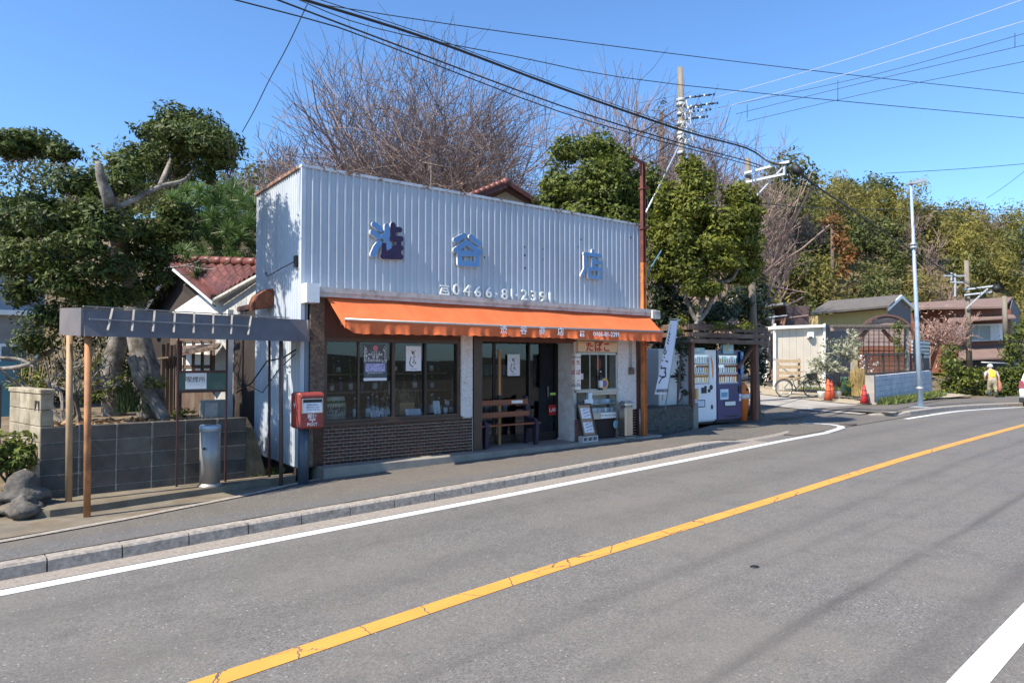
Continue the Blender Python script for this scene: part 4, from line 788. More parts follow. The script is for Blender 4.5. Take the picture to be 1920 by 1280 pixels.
# sandwich board on a concrete block
mat('cblock', (.46, .45, .44), .95, var=.12, vs=20, bump=.6, bs=120)
p = at(1104, 812, 9.62); BX = p.x
cb = thing('concrete_block', 'pale hollow concrete block lying under the notice board', 'block', (BX, 9.62, 0)); q = MB(); q.box(BX - .20, BX + .20, 9.57, 9.70, 0, .025); q.box(BX - .20, BX + .20, 9.57, 9.70, .09, .115)
for x in (-.20, -.075, .05, .175): q.box(BX + x, BX + x + .025, 9.57, 9.70, .025, .09)
q.build('block_shell', 'cblock', cb)
mat('board_wood', (.30, .19, .12), .6, var=.15, vs=6); mat('frame_dark', (.05, .035, .028), .5)
sb = thing('notice_board', 'framed notice board with two white sheets leaning back on a concrete block', 'notice board', (BX, 9.64, .115)); L = lambda x, z, o=0: (BX + x - .12 * z, 9.62 + .16 * z - o, .115 + z)
q = MB(); q.prism([L(-.13, 0), L(.19, 0), L(.19, .60), L(-.13, .60)], (0, .02, 0)); q.build('panel', 'board_wood', sb)
for a, b_ in (((-.14, 0), (-.14, .6)), ((.2, 0), (.2, .6)), ((-.15, 0), (.21, 0)), ((-.15, .6), (.21, .6))): q = MB(); q.bar(L(*a), L(*b_), .022, .03); q.build('frame_bar', 'frame_dark', sb)
for z0_ in (.06, .33):
    q = MB(); q.poly([L(-.09, z0_, .004), L(.15, z0_, .004), L(.15, z0_ + .2, .004), L(-.09, z0_ + .2, .004)]); q.build('sheet', 'paper', sb, fix=False)
    for i, s_ in enumerate(('お知らせ', '営業時間の案内', '定休日 水曜日')): text('lettering', s_, 'ink_navy', sb, Vector(L(.03, z0_ + .165 - .06 * i, .006)), (.045, .03, .03)[i], ext=.01, rot=(80, -11.3, 0))
q = MB(); q.box(9.25, 9.47, D - .07, D - .045, .72, .80); tag(q.build('paper_tray', 'paper'), 'white paper tray hooked on the tobacco showcase', 'tray'); q = MB(); q.box(9.34, 9.43, D - .08, D - .06, .76, .93); flat('paleblue', (.55, .66, .76)); tag(q.build('leaflet', 'paleblue'), 'pale blue leaflet standing in the paper tray', 'leaflet')
# ash stands
mat('steel_bin', (.42, .36, .30), .32, .85, var=.1, vs=2, st=(20, 20, .5)); mat('steel_grey', (.33, .31, .29), .5, .55, var=.1, vs=2, st=(20, 20, .5)); flat('lid_blue', (.30, .38, .46), .35, .3)
p = at(1174, 812, 9.62); t = thing('ash_stand', 'brushed steel ash stand with crumpled rim beside the tobacco corner', 'ash stand', (p.x, 9.62, 0)); q = MB(); q.box(p.x - .115, p.x + .115, 9.52, 9.72, .03, .64, b=.03); q.build('body', 'steel_bin', t); q = MB(); q.box(p.x - .125, p.x + .125, 9.51, 9.73, .635, .73, b=.03); q.build('lid', 'chrome', t); q = MB(); q.box(p.x - .135, p.x + .135, 9.50, 9.74, 0, .03, b=.008); q.build('base', 'steel_grey', t)
q = MB()
for i in range(9): a = i * .7; q.bar((p.x + .1 * math.cos(a), 9.62 + .08 * math.sin(a), .72), (p.x + .1 * math.cos(a + .6), 9.62 + .08 * math.sin(a + .6), .75), .03, .012)
q.build('rim', 'steel_grey', t)
p = Vector((2.36, 9.80, -.12)); t = thing('ash_stand', 'round steel ash stand with pale blue lid under the grey shelter', 'ash stand', p)
q = MB(); q.smooth = True; q.lathe([(.13, .05), (.13, .74)], p, 28); q.build('body', 'steel_grey', t); q = MB(); q.smooth = True; q.lathe([(.134, .73), (.134, .80), (.125, .815), (.11, .817)], p, 28); q.build('lid', 'lid_blue', t)
for dy in (-.045, .03): q = MB(); q.box(p.x - .07, p.x + .07, p.y + dy - .012, p.y + dy + .012, p.z + .815, p.z + .822); q.build('slot', 'ink_black', t)
q = MB(); q.smooth = True; q.lathe([(.155, 0), (.155, .012), (.13, .03), (.12, .055)], p, 24); q.build('foot', 'steel_grey', t); q = MB(); q.box(p.x - .12, p.x - .09, p.y - .137, p.y - .12, p.z + .50, p.z + .53); q.build('badge', 'ink_black', t)
# post box
mat('post_red', (.27, .045, .035), .5, var=.12, vs=5, c2=(.21, .035, .028)); mat('post_pole', (.045, .066, .09), .5, var=.2, vs=5)
mx, my, mz = 3.50, 9.42, -.16
pb = thing('post_box', 'red post box on a dark blue pole in front of the shop corner', 'post box', (mx, my, mz)); q = MB(); q.tube([(mx, my, mz), (mx, my, .63)], .075, 20); q.build('pole', 'post_pole', pb)
a, b_ = at(565, 737, my - .17), at(602, 804, my - .17); x0_, x1_ = mx - .135, mx + .235
q = MB(); q.box(x0_, x1_, my - .17, my + .15, .615, 1.115, b=.025); box_ = q.build('box', 'post_red', pb)
q = MB(); q.box(x0_ + .03, x1_ - .012, my - .19, my - .15, 1.045, 1.085, b=.008); q.build('hood', 'post_red', pb)
q = MB(); fx0, fx1 = x0_ + .045, x1_ - .03
for b__ in ((fx0, fx1, 1.02, 1.035), (fx0, fx1, .83, .842), (fx0, fx0 + .012, .842, 1.02), (fx1 - .012, fx1, .842, 1.02)): q.box(b__[0], b__[1], my - .186, my - .168, b__[2], b__[3])
q.build('slot_frame', 'aluminium', pb)
q = MB(); q.box(fx0 + .012, fx1 - .012, my - .173, my - .168, .95, 1.02); q.build('slot', 'ink_black', pb)
q = MB(); q.prism([(fx0 + .012, my - .180, .842), (fx1 - .012, my - .180, .842), (fx1 - .012, my - .174, .975), (fx0 + .012, my - .174, .975)], (0, .003, 0)); q.build('notice_plate', 'paper', pb)
for i, s_ in enumerate(('郵便物 差出口', '時刻 9:30 / 15:20', 'つぎのとりあつめ')): text('lettering', s_, 'ink_navy', pb, ((fx0 + fx1) / 2, my - .1815, .945 - .035 * i), .026, ext=.01)
xm = (x0_ + x1_) / 2 + .01
text('lettering', '郵便', 'letter_white', pb, (xm, my - .1715, .785), .072, bold=.008, ext=.01); text('lettering', 'POST', 'letter_white', pb, (xm, my - .1715, .672), .062, bold=.004, ext=.01)
q = MB()
for b__ in ((-.045, .045, .744, .752), (-.045, .045, .727, .735), (-.005, .005, .700, .73)): q.box(xm + b__[0], xm + b__[1], my - .1725, my - .17, b__[2], b__[3])
for b__ in ((-.03, .03, .955, .963), (-.03, .03, .94, .948), (-.004, .004, .90, .94)): q.box(x0_ - .0025, x0_ + .001, my + b__[0], my + b__[1], b__[2], b__[3])
q.build('postal_mark', 'letter_white', pb); q = MB(); q.lathe([(.009, 0), (.009, .004)], (0, 0, 0), 10); q.v = [(x0_ + .06 + x, my - .17 - z, .76 + y) for x, y, z in q.v]; q.build('lock', 'ink_black', pb)
# ================================================================== smoking shelter left of the shop
e2, n2 = Vector((.972, .233, 0)), Vector((-.233, .972, 0)); SF = Vector((.80, 9.0, 0)); SLEN = 2.9
def sh(s, w, z): return SF + e2 * s + n2 * w + Vector((0, 0, z))
def spx(px):
    d = ray(px, 640); k = d.y / d.x; return (k * .8 - 9.0) / (.233 - k * .972)
mat('shelter_grey', (.125, .112, .117), .55, var=.15, vs=4, c2=(.165, .145, .142)); mat('slat_weathered', (.28, .255, .235), .85, var=.25, vs=10, st=(1, 1, 1)); mat('pipe_tan', (.33, .22, .12), .6, var=.15, vs=5, c2=(.30, .13, .05), lo=.55, hi=.7); mat('pipe_rust', (.36, .16, .065), .7, var=.3, vs=6, c2=(.19, .08, .04), lo=.5, hi=.65); mat('dark_red_pipe', (.055, .02, .018), .6, var=.3); mat('brown_post', (.10, .065, .05), .6, var=.2)
shl = thing('smoking_shelter', 'grey flat-roofed smoking shelter on tan pipe posts beside the shop', 'shelter', (.9, 9.2, -.2))
q = MB(); q.prism([sh(0, -.09, 1.83), sh(SLEN, -.09, 1.83), sh(SLEN, -.06, 1.83), sh(0, -.06, 1.83)], Vector((0, 0, .32)) + n2 * .085); q.build('front_fascia', 'shelter_grey', shl)
q = MB(); q.prism([sh(-.03, -.05, 1.83), sh(0, -.05, 1.83), sh(0, .62, 1.86), sh(-.03, .62, 1.86)], (0, 0, .315)); q.build('side_fascia', 'shelter_grey', shl)
q = MB(); q.prism([sh(SLEN, -.05, 1.83), sh(SLEN + .03, -.05, 1.83), sh(SLEN + .03, .62, 1.86), sh(SLEN, .62, 1.86)], (0, 0, .315)); q.build('side_fascia', 'shelter_grey', shl)
q = MB(); q.prism([sh(0, .60, 1.86), sh(SLEN, .60, 1.86), sh(SLEN, .64, 1.86), sh(0, .64, 1.86)], (0, 0, .3)); q.build('rear_fascia', 'shelter_grey', shl)
q = MB(); q.prism([sh(0, -.02, 1.85), sh(SLEN, -.02, 1.85), sh(SLEN, .60, 1.88), sh(0, .60, 1.88)], (0, 0, .03)); q.build('soffit', 'shelter_grey', shl)
for tp_, bt in ((208, 192), (248, 237), (287, 276), (325, 315), (361, 352), (397, 388), (432, 422), (468, 454)):
    q = MB(); q.bar(sh(spx(tp_), -.035, 2.155), sh(spx(bt), -.15, 1.90), .022, .016); q.build('slat', 'slat_weathered', shl)
q = MB(); q.bar(sh(spx(160), -.11, 2.02), sh(spx(458), -.11, 2.02), .012, .014); q.build('rail', 'slat_weathered', shl)
q = MB(); q.bar(sh(0, -.02, 2.165), sh(2.6, -.02, 2.165), .03, .012); q.build('rail', 'slat_weathered', shl)
for nm, p0, z0_, r_, m_ in (('post', (.885, 9.06), -.22, .036, 'pipe_rust'), ('post', (.76, 9.72), -.13, .036, 'pipe_tan'), ('post', (at(528, 800, 9.62).x, 9.62), -.2, .028, 'brown_post'), ('post', (at(506, 800, 10.0).x, 10.0), -.13, .018, 'dark_red_pipe')):
    q = MB(); q.tube([(p0[0], p0[1], z0_), (p0[0] - .02, p0[1], 1.86)], r_, 12); q.build(nm, m_, shl)
bx0, bx1, BY = at(334, 700, 9.98).x, at(425, 700, 9.98).x, 9.98
nb = thing('smoking_notice', 'green notice board with a white paper on dark red posts under the shelter', 'notice board', ((bx0 + bx1) / 2, BY, -.12))
for x in (bx0, bx1): q = MB(); q.bar((x, BY, -.13), (x, BY, 1.86), .024); q.build('post', 'dark_red_pipe', nb)
mat('board_green', (.05, .105, .085), .6, var=.12); q = MB(); q.box(bx0, bx1, BY - .008, BY + .008, 1.155, 1.405); q.build('panel', 'board_green', nb)
for z in (1.145, 1.41): q = MB(); q.box(bx0, bx1, BY - .014, BY + .014, z - .02, z + .015); q.build('rail', 'dark_red_pipe', nb)
xa, xb = at(348, 700, BY).x, at(387, 700, BY).x; q = MB(); q.box(xa, xb, BY - .012, BY - .0085, 1.175, 1.395); q.build('paper_sheet', 'paper', nb); text('lettering', '喫煙所', 'ink_black', nb, ((xa + xb) / 2 - .01, BY - .0135, 1.30), .085, ext=.01)
# ---- block wall of the garden
gw = thing('block_wall', 'low grey concrete block wall holding up the garden behind the shelter', 'wall', (1.7, 10.1, -.22))
blk = MB(); blk.box(.004, .396, 0, .15, .004, .190, b=.006); bp = blk.build('block', 'block_shaded', gw, local=True); ft = True
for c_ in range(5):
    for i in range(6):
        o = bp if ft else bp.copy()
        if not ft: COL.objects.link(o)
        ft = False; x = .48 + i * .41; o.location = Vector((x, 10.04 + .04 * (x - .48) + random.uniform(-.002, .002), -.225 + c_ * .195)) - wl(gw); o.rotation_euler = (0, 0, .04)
q = MB(); q.prism([(.485, 10.05, -.3), (2.92, 10.147, -.3), (2.92, 10.18, -.3), (.485, 10.18, -.3)], (0, 0, 1.045)); q.build('mortar', 'kerb_concrete', gw)
rw = thing('gate_wall', 'tan concrete block return wall with a triangle-pierced block and cap', 'wall', (.4, 10.6, -.2)); ry = Vector((.48, 10.04, 0))
for c_ in range(7):
    for i in range(3):
        if c_ > 4 and i == 0: pass
        z0_ = -.22 + c_ * .196; M = Matrix.Translation(ry + n2 * (.01 + i * .40)) @ Matrix.Rotation(math.atan2(n2.y, n2.x), 4, 'Z')
        q = MB(); q.box(0, .394, -.14, 0, z0_, z0_ + .19, M, b=.006); q.build('block', 'block_tan', rw)
q = MB(); M = Matrix.Translation(ry + n2 * -.01) @ Matrix.Rotation(math.atan2(n2.y, n2.x), 4, 'Z'); q.box(0, 1.24, -.155, .012, 1.15, 1.21, M, b=.01); q.build('cap', 'block_tan', rw)
for sg_ in (-1, 1):
    q = MB(); P3 = [M @ Vector(p) for p in ((.12 + sg_ * .012, .006, 1.07 if sg_ < 0 else 1.07), (.12 + sg_ * .075, .006, 1.07), (.12 + sg_ * .075, .006, .93))]; q.prism(P3, n2.cross(Vector((0, 0, 1))) * -.004); q.build('piercing', 'ink_black', rw)
q = MB(); q.bar((.05, 11.45, -.2), (.05, 11.45, 1.25), .13); tag(q.build('gate_post', 'frame_dark'), 'black gate post at the left edge of the frame', 'post')
from mathutils import noise as mn
def rockm(c, r, seed, sq=(1, .8, .7), n=12):
    rr = random.Random(seed); ph = [rr.uniform(0, 6) for _ in range(6)]; q = MB(); q.smooth = True
    def f(a, t):
        th, p = a * 2 * math.pi, (t - .5) * math.pi; d = Vector((math.cos(p) * math.cos(th), math.cos(p) * math.sin(th), math.sin(p)))
        k = 1 + .22 * math.sin(3 * d.x + ph[0]) + .2 * math.sin(4 * d.y + ph[1]) + .18 * math.sin(5 * d.z + ph[2]) + .22 * (mn.ridged_multi_fractal(d * 2.1 + Vector((seed, 0, 0)), .8, 2.2, 6, .9, 2) - 1.1) * .8; return (c[0] + d.x * r * sq[0] * k, c[1] + d.y * r * sq[1] * k, c[2] + d.z * r * sq[2] * k)
    q.grid(f, 30 if r > .19 else 16, 18 if r > .19 else 9); return q
for c_, r_, sd, lb in (((.30, 9.82, .02), .27, 3, 'upright grey garden rock behind the front boulder'), ((.30, 9.50, -.13), .22, 8, 'low rounded grey boulder at the foot of the gate wall'), ((-.05, 9.75, -.1), .2, 5, 'mossy rock at the left edge below the leafy shrub')): tag(rockm(c_, r_, sd).build('garden_rock', 'rock', fix=False), lb, 'rock')
# ---- air conditioner, timber gate, house with the red roof
mat('ac_beige', (.27, .27, .25), .6, var=.08); ac = thing('air_conditioner', 'beige air conditioner unit behind the garden wall', 'air conditioner', (2.95, 12.0, .58))
a = pt(371, 752, 11.6); q = MB(); q.box(2.78, 3.18, 12.1, 12.3, .56, .90, b=.01); q.build('casing', 'ac_beige', ac); q = MB(); q.box(2.82, 3.02, 12.09, 12.1, .60, .86); q.build('grille', 'ledge', ac)
mat('old_timber', (.105, .065, .045), .85, var=.3, vs=3, st=(8, 8, .8), c2=(.16, .12, .09)); mat('stucco', (.46, .46, .43), .9, var=.12, vs=3, bump=.3, bs=60, c2=(.33, .33, .31)); mat('plaster_white', (.72, .70, .66), .9, var=.06)
hs = thing('tiled_house', 'old house with red tiled gable roof left of the shop', 'house', (2.5, 14.5, .5))
A_, B_, C_, E_ = pt(319, 491, 15.0), pt(505, 499, 13.6), pt(402, 557, 13.6), pt(496, 505, 12.3)
def roof(u, v, up=0):
    p = (A_ * (1 - u) + B_ * u) * (1 - v) + (C_ * (1 - u) + E_ * u) * v; p = p + Vector((0, 0, -.10 * math.sin(math.pi * v) + up)); return p
mat('red_tile', (.125, .042, .032), .5, var=.3, vs=4, rnd=.35, c2=(.075, .026, .024), lo=.5, hi=.7); mat('ridge_tile', (.16, .05, .035), .5, var=.25, vs=4)
q = MB(); q.smooth = True; q.grid(lambda a, b_: roof(a, b_), 8, 8); q.poly([A_, pt(258, 598, 15.0), pt(258, 598, 15.0) + Vector((fx, fy, 0)) * 3, A_ + Vector((fx, fy, 0)) * 3]); rf = q.build('roof', 'dark_room', hs, fix=False)
NU, NV = 11, 7
for j in range(NV):
    for i in range(NU):
        q = MB(); q.smooth = True; u0, u1, v0, v1 = i / NU, (i + 1.06) / NU, max(0, (j - .12) / NV), (j + 1.05) / NV
        def f(a, b_, lift=0): return roof(u0 + (u1 - u0) * a, v0 + (v1 - v0) * b_, .02 + .035 * b_ + .028 * math.sin(a * 2 * math.pi) * -1 + lift)
        q.grid(lambda a, b_: f(a, b_), 6, 1); k_ = len(q.v); q.grid(lambda a, b_: f(a, 1, -.03 * b_), 6, 1); q.build('roof_tile', 'red_tile', rf, fix=False)
for i in range(9):
    a, b_ = roof(i / 9, 0, .07), roof((i + .96) / 9, 0, .07); q = MB(); q.tube([a, b_], [.085, .092], 10); q.build('ridge_tile', 'ridge_tile', rf)
q = MB(); q.bar(A_ + Vector((0, -.02, -.06)), C_ + Vector((-.02, -.04, -.08)), .05, .14); q.bar(A_ + Vector((0, -.02, -.06)), pt(258, 598, 14.98), .05, .14); q.build('barge_board', 'plaster_white', hs)
q = MB(); q.bar(A_ + Vector((-.03, -.05, .03)), C_ + Vector((-.05, -.06, .0)), .08, .10); q.bar(A_ + Vector((-.03, -.05, .03)), pt(256, 594, 14.95), .08, .10); q.build('verge_tiles', 'red_tile', hs)
gA, gB, gC = A_ + Vector((.15, .5, -.2)), pt(262, 600, 15.5), pt(404, 575, 14.1); q = MB(); q.prism([gA, gB, gB + Vector((0, 0, -1.6)), gC + Vector((0, 0, -1.6)), gC], (.05, .08, 0)); q.build('gable_wall', 'dark_room', hs); q = MB(); gD = gB.lerp(gC, .45); q.prism([gD + Vector((0, -.03, .05)), gD + Vector((0, -.03, -1.6)), gC + Vector((0, -.03, -1.6)), gC + Vector((0, -.03, -.02)), gA.lerp(gC, .62) + Vector((0, -.03, -.02))], (.02, .025, 0)); q.build('sunlit_plaster', 'plaster_white', hs)  # eave shade put into the dark wall colour; white piece is its sunlit part
q = MB(); gt = [roof(u, 1, -.06) for u in np.linspace(0, 1, 9)]; q.tube([p + Vector((0, -.05, 0)) for p in gt], .045, 8); q.build('gutter', 'ledge', hs)
W0, W1 = pt(404, 600, 13.9), pt(500, 600, 12.35); q = MB(); zt0, zt1 = roof(0, 1).z - .05, roof(1, 1).z - .05
q.prism([(W0.x, W0.y, .4), (W1.x, W1.y, .4), (W1.x, W1.y, zt1), ((W0.x + W1.x) / 2, (W0.y + W1.y) / 2, roof(.5, 1).z - .03), (W0.x, W0.y, zt0)], (.06, .08, 0)); q.build('wall', 'stucco', hs)
V0 = pt(320, 600, 14.2); q = MB(); q.prism([(V0.x, V0.y, .4), (W0.x - .01, W0.y, .4), (W0.x - .01, W0.y, 2.4), (V0.x, V0.y, 2.4)], (.05, .1, 0)); q.build('wall', 'old_timber', hs)
dd_ = (W0 - V0); dd_.z = 0
for i in range(4):
    a = V0 + dd_ * (.10 + .2 * i); b_ = V0 + dd_ * (.27 + .2 * i); off_ = Vector((.02, -.05, 0))
    for z0_, z1_ in ((1.0, 1.42), (1.46, 1.95)):
        q = MB(); q.bar((a + off_).xy.to_3d() + Vector((0, 0, z0_)), (a + off_).xy.to_3d() + Vector((0, 0, z1_)), .03); q.bar((b_ + off_).xy.to_3d() + Vector((0, 0, z0_)), (b_ + off_).xy.to_3d() + Vector((0, 0, z1_)), .03); q.bar((a + off_).xy.to_3d() + Vector((0, 0, z0_)), (b_ + off_).xy.to_3d() + Vector((0, 0, z0_)), .03); q.bar((a + off_).xy.to_3d() + Vector((0, 0, z1_)), (b_ + off_).xy.to_3d() + Vector((0, 0, z1_)), .03); w__ = q.build('window', 'old_timber', hs)
        q = MB(); q.poly([(a + off_ * .7).xy.to_3d() + Vector((0, 0, z0_)), (b_ + off_ * .7).xy.to_3d() + Vector((0, 0, z0_)), (b_ + off_ * .7).xy.to_3d() + Vector((0, 0, z1_)), (a + off_ * .7).xy.to_3d() + Vector((0, 0, z1_))]); q.build('window_pane', 'label_paper', w__, fix=False)
q = MB(); q.prism([pt(330, 668, 13.3), pt(408, 655, 13.0), pt(414, 648, 13.6), pt(332, 655, 14.0)], (0, 0, .06)); q.build('porch_roof', 'old_timber', hs)
q = MB(); a = pt(430, 700, 12.6); q.box(a.x - .05, a.x + .05, a.y - .05, a.y + .05, .4, 2.5); q.build('corner_post', 'plaster_white', hs)
fg = thing('timber_fence', 'weathered upright plank fence beside the pale tree trunk', 'fence', (1.7, 12.9, .58))
for i in range(4):
    p = pt(302 + i * 7.5, 780, 12.4 - .06 * i); q = MB(); q.box(p.x, p.x + .066, p.y, p.y + .025, .5, 1.86 + .02 * math.sin(i * 2.), b=.003); q.build('plank', 'old_timber', fg)
q = MB(); p = pt(330, 780, 12.1); q.box(p.x, p.x + .09, p.y, p.y + .09, .5, 1.92); q.build('post', 'old_timber', fg)
q = MB(); a, b_ = pt(298, 672, 12.35), pt(340, 668, 12.0); q.bar(a, b_, .12, .03); q.build('top_rail', 'old_timber', fg)
# house at the left edge
mat('blue_siding', (.24, .28, .33), .7, var=.06, vs=2, st=(.3, .3, 12)); mat('grey_wall', (.23, .22, .20), .85, var=.15, vs=3)
lh = thing('siding_house', 'blue-grey sided house half hidden at the left edge behind the trees', 'house', (.2, 17, .5)); z_ = pt(20, 600, 17).z
q = MB(); q.box(-2.2, .85, 17, 19.5, z_, 3.5); q.build('upper_wall', 'blue_siding', lh); q = MB(); q.box(-2.25, .9, 16.9, 19.5, z_ - .1, z_); q.build('sill_band', 'white_enamel', lh); q = MB(); q.box(-2.2, .83, 17.02, 19.5, .4, z_ - .1); q.build('lower_wall', 'grey_wall', lh)
q = MB(); q.box(.1, .75, 16.97, 17.02, 1.0, 1.9); w__ = q.build('window', 'white_enamel', lh); q = MB(); q.box(.15, .70, 16.955, 16.97, 1.05, 1.85); q.build('window_pane', 'shop_glass', w__)
q = MB(); q.prism([(-2.5, 16.7, 3.45), (1.1, 16.7, 3.45), (1.1, 18.3, 4.0), (-2.5, 18.3, 4.0)], (0, 0, .1)); q.build('roof', 'dark_bronze', lh)
q = MB(); q.box(-.35, .62, 15.4, 15.45, .55, 1.55); flat('teal', (.05, .16, .22)); tag(q.build('tarpaulin', 'teal'), 'teal sheet hanging behind the bare shrub at far left', 'sheet')
# ================================================================== right of the shop: stone wall, vending corner
mat('timber_dark', (.12, .075, .055), .85, var=.3, vs=3, st=(.8, 6, 6), c2=(.20, .155, .125), lo=.5, hi=.72); mat('timber_post', (.20, .09, .055), .8, var=.3, vs=3, st=(6, 6, .8), c2=(.12, .06, .045)); mat('mortar_dark', (.085, .08, .07), .95, var=.3, vs=9)
sw_ = thing('stone_wall', 'low dark stone retaining wall between the shop and the vending machines', 'wall', (12.3, 10.1, -.05))
q = MB(); q.prism([(11.22, 10.08, -.2), (13.42, 10.42, -.2), (13.42, 11.0, -.2), (11.22, 11.0, -.2)], (0, 0, .70)); q.build('core', 'mortar_dark', sw_); rr = random.Random(5); k = 0
for r_ in range(3):
    x = 11.24
    while x < 13.3:
        w = rr.uniform(.24, .42); cx = x + w / 2; cy = 10.08 + .154 * (cx - 11.22); cz = -.02 + r_ * .19 + rr.uniform(-.02, .02)
        rockm((cx, cy + .04, cz + .07), w * .5, k, (.98, .28, .38 * .26 / (w * .5) * .5 + .12)).build('stone', 'rock', sw_, fix=False); x += w * .98; k += 1
q = MB(); q.box(13.32, 13.50, 10.34, 10.5, -.15, .56, b=.01); q.build('end_pier', 'concrete', sw_)
# white cabinet behind the flag
q = MB(); t = thing('white_cabinet', 'white sheet metal cabinet behind the stone wall', 'cabinet', (12.9, 11.0, .5)); q.box(12.55, 13.35, 10.75, 11.2, .5, 1.85, b=.01); q.build('body', 'white_enamel', t); q = MB(); q.box(12.54, 13.36, 10.735, 10.75, 1.15, 1.22); q.build('band', 'ink_black', t); q = MB(); q.box(12.74, 12.86, 10.735, 10.75, .80, .92); q.build('plate', 'sign_red', t)
# vending machines
mat('vend_white', (.74, .74, .76), .35, var=.04); mat('vend_blue', (.007, .011, .11), .3, var=.1, coat=.2); mat('vend_orange', (.62, .25, .06), .4, var=.1); mat('vend_panel', (.55, .62, .72), .3, var=.1)
m, n, l, b = nodes('vend_light'); b.inputs['Base Color'].default_value = (.6, .66, .72, 1); b.inputs['Emission Color'].default_value = (.75, .88, 1, 1); b.inputs['Emission Strength'].default_value = .32
CANS = [(.10, .28, .45), (.05, .18, .40), (.55, .58, .60), (.12, .36, .22), (.45, .10, .06), (.55, .42, .08), (.30, .15, .06), (.60, .30, .06), (.25, .45, .55)]
for i, c in enumerate(CANS): flat('can_%d' % i, c, .3)
def vending(x0, x1, label, white, seed):
    y0 = 10.56; rr = random.Random(seed); w = x1 - x0; v = thing('vending_machine', label, 'vending machine', ((x0 + x1) / 2, y0, .0), None); body = 'vend_white' if white else 'vend_blue'
    q = MB(); q.box(x0, x1, y0 + .04, y0 + .70, .05, 1.83, b=.012); q.build('cabinet', body, v)
    q = MB(); q.box(x0 + .03, x1 - .03, y0 + .08, y0 + .66, 0, .05); q.build('plinth', 'ink_black', v)
    wx0, wx1 = x0 + .07, x1 - (.27 if white else .16); z0, z1 = .98, 1.70
    q = MB()
    for b_ in ((x0, x1, z1, 1.83), (x0, x1, .10, z0), (x0, wx0, z0, z1), (wx1, x1, z0, z1)): q.box(b_[0] + .002, b_[1] - .002, y0, y0 + .04, b_[2], b_[3])
    q.build('door', body, v)
    q = MB(); q.box(wx0, wx1, y0 + .036, y0 + .039, z0, z1); q.build('display_back', 'vend_light', v)
    q = MB(); q.box(wx0, wx1, y0 + .004, y0 + .007, z0, z1); q.build('display_pane', 'clear_glass', v)
    for r_ in range(3):
        zz = z0 + .02 + r_ * .24; q = MB(); q.box(wx0, wx1, y0 + .002, y0 + .03, zz - .02, zz + .02); rail = q.build('button_rail', 'vend_white', v); n_ = 11
        q = MB()
        for i in range(n_): x = wx0 + (i + .5) * (wx1 - wx0) / n_; q.box(x - .018, x + .018, y0 - .003, y0 + .002, zz - .012, zz + .010)
        q.build('buttons', 'ink_navy' if not white else 'ink_black', rail)
        for i in range(n_):
            x = wx0 + (i + .5) * (wx1 - wx0) / n_; ci = (rr.choice([0, 1, 2, 8]) if r_ == 2 and white else rr.choice([4, 5, 6, 7, 2]) if r_ == 0 else rr.randrange(9)); h = rr.choice([.13, .17, .17]); q = MB(); q.tube([(x, y0 + .021, zz + .022), (x, y0 + .021, zz + .022 + h * .8), (x, y0 + .021, zz + .022 + h)], [.014, .014, .009], 8); q.build('drink', 'can_%d' % ci, v)
        if r_ < 2: q = MB(); q.box(wx0 + (.25 * w if r_ else 0), wx1, y0 + .03, y0 + .035, zz + .15, zz + .215); q.build('price_band', 'vend_orange' if white else 'can_4', v)
    if white:
        q = MB(); q.prism([(x1 - .24, y0 - .002, 1.68), (x1 - .16, y0 - .002, 1.62), (x1 - .11, y0 - .002, 1.45), (x1 - .10, y0 - .002, 1.25), (x1 - .14, y0 - .002, 1.1), (x1 - .17, y0 - .002, 1.2), (x1 - .18, y0 - .002, 1.45)], (0, .004, 0)); q.build('swoosh', 'vend_orange', v)
        q = MB(); q.box(x0 + .12, x0 + .36, y0 - .004, y0, .62, .88); q.build('poster', 'can_4', v); q = MB(); q.box(x0 + .28, x0 + .36, y0 - .007, y0 - .004, .63, .87); q.build('poster', 'can_5', v)
        q = MB(); q.box(x1 - .60, x1 - .40, y0 - .012, y0, .76, .90); q.box(x1 - .48, x1 - .40, y0 - .014, y0, .90, .94); q.build('coin_panel', 'ink_black', v); q = MB(); q.lathe([(.06, 0), (.06, .012)], (0, 0, 0), 18); q.v = [(x1 - .21 + a, y0 - c, .90 + b_) for a, b_, c in q.v]; q.box(x1 - .34, x1 - .25, y0 - .012, y0, .78, .86); q.build('lock', 'ink_black', v)
        q = MB(); q.box(x0 + .16, x0 + .62, y0 - .008, y0 + .002, .42, .60); q.build('outlet_frame', 'ink_black', v); q = MB(); q.box(x0 + .19, x0 + .59, y0 - .011, y0 - .008, .44, .58); q.build('outlet', 'vend_panel', v); q = MB(); q.box(x1 - .22, x1 - .15, y0 - .01, y0, .36, .46); q.build('change_cup', 'ink_black', v)
        q = MB(); q.box(x0 + .12, x0 + .60, y0 - .02, y0 + .05, 1.74, 1.88); q.build('topper', 'can_8', v); text('lettering', '97円', 'letter_white', v, (x0 + .28, y0 - .022, 1.80), .10, bold=.02, ext=.01)
    else:
        q = MB(); q.box(x0 + .22, x0 + .66, y0 - .03, y0 + .05, 1.74, 1.97); q.build('topper', 'can_8', v); text('lettering', '53', 'can_5', v, (x0 + .36, y0 - .032, 1.87), .19, bold=.03, ext=.01); text('lettering', '円均一', 'letter_white', v, (x0 + .54, y0 - .032, 1.83), .07, bold=.02, ext=.01)
        q = MB(); q.box(x0 + .12, x0 + .46, y0 - .005, y0, .58, .84); q.build('poster', 'paleblue', v); q = MB(); q.box(x0 + .16, x0 + .42, y0 - .007, y0 - .005, .64, .76); q.build('poster_print', 'can_0', v)
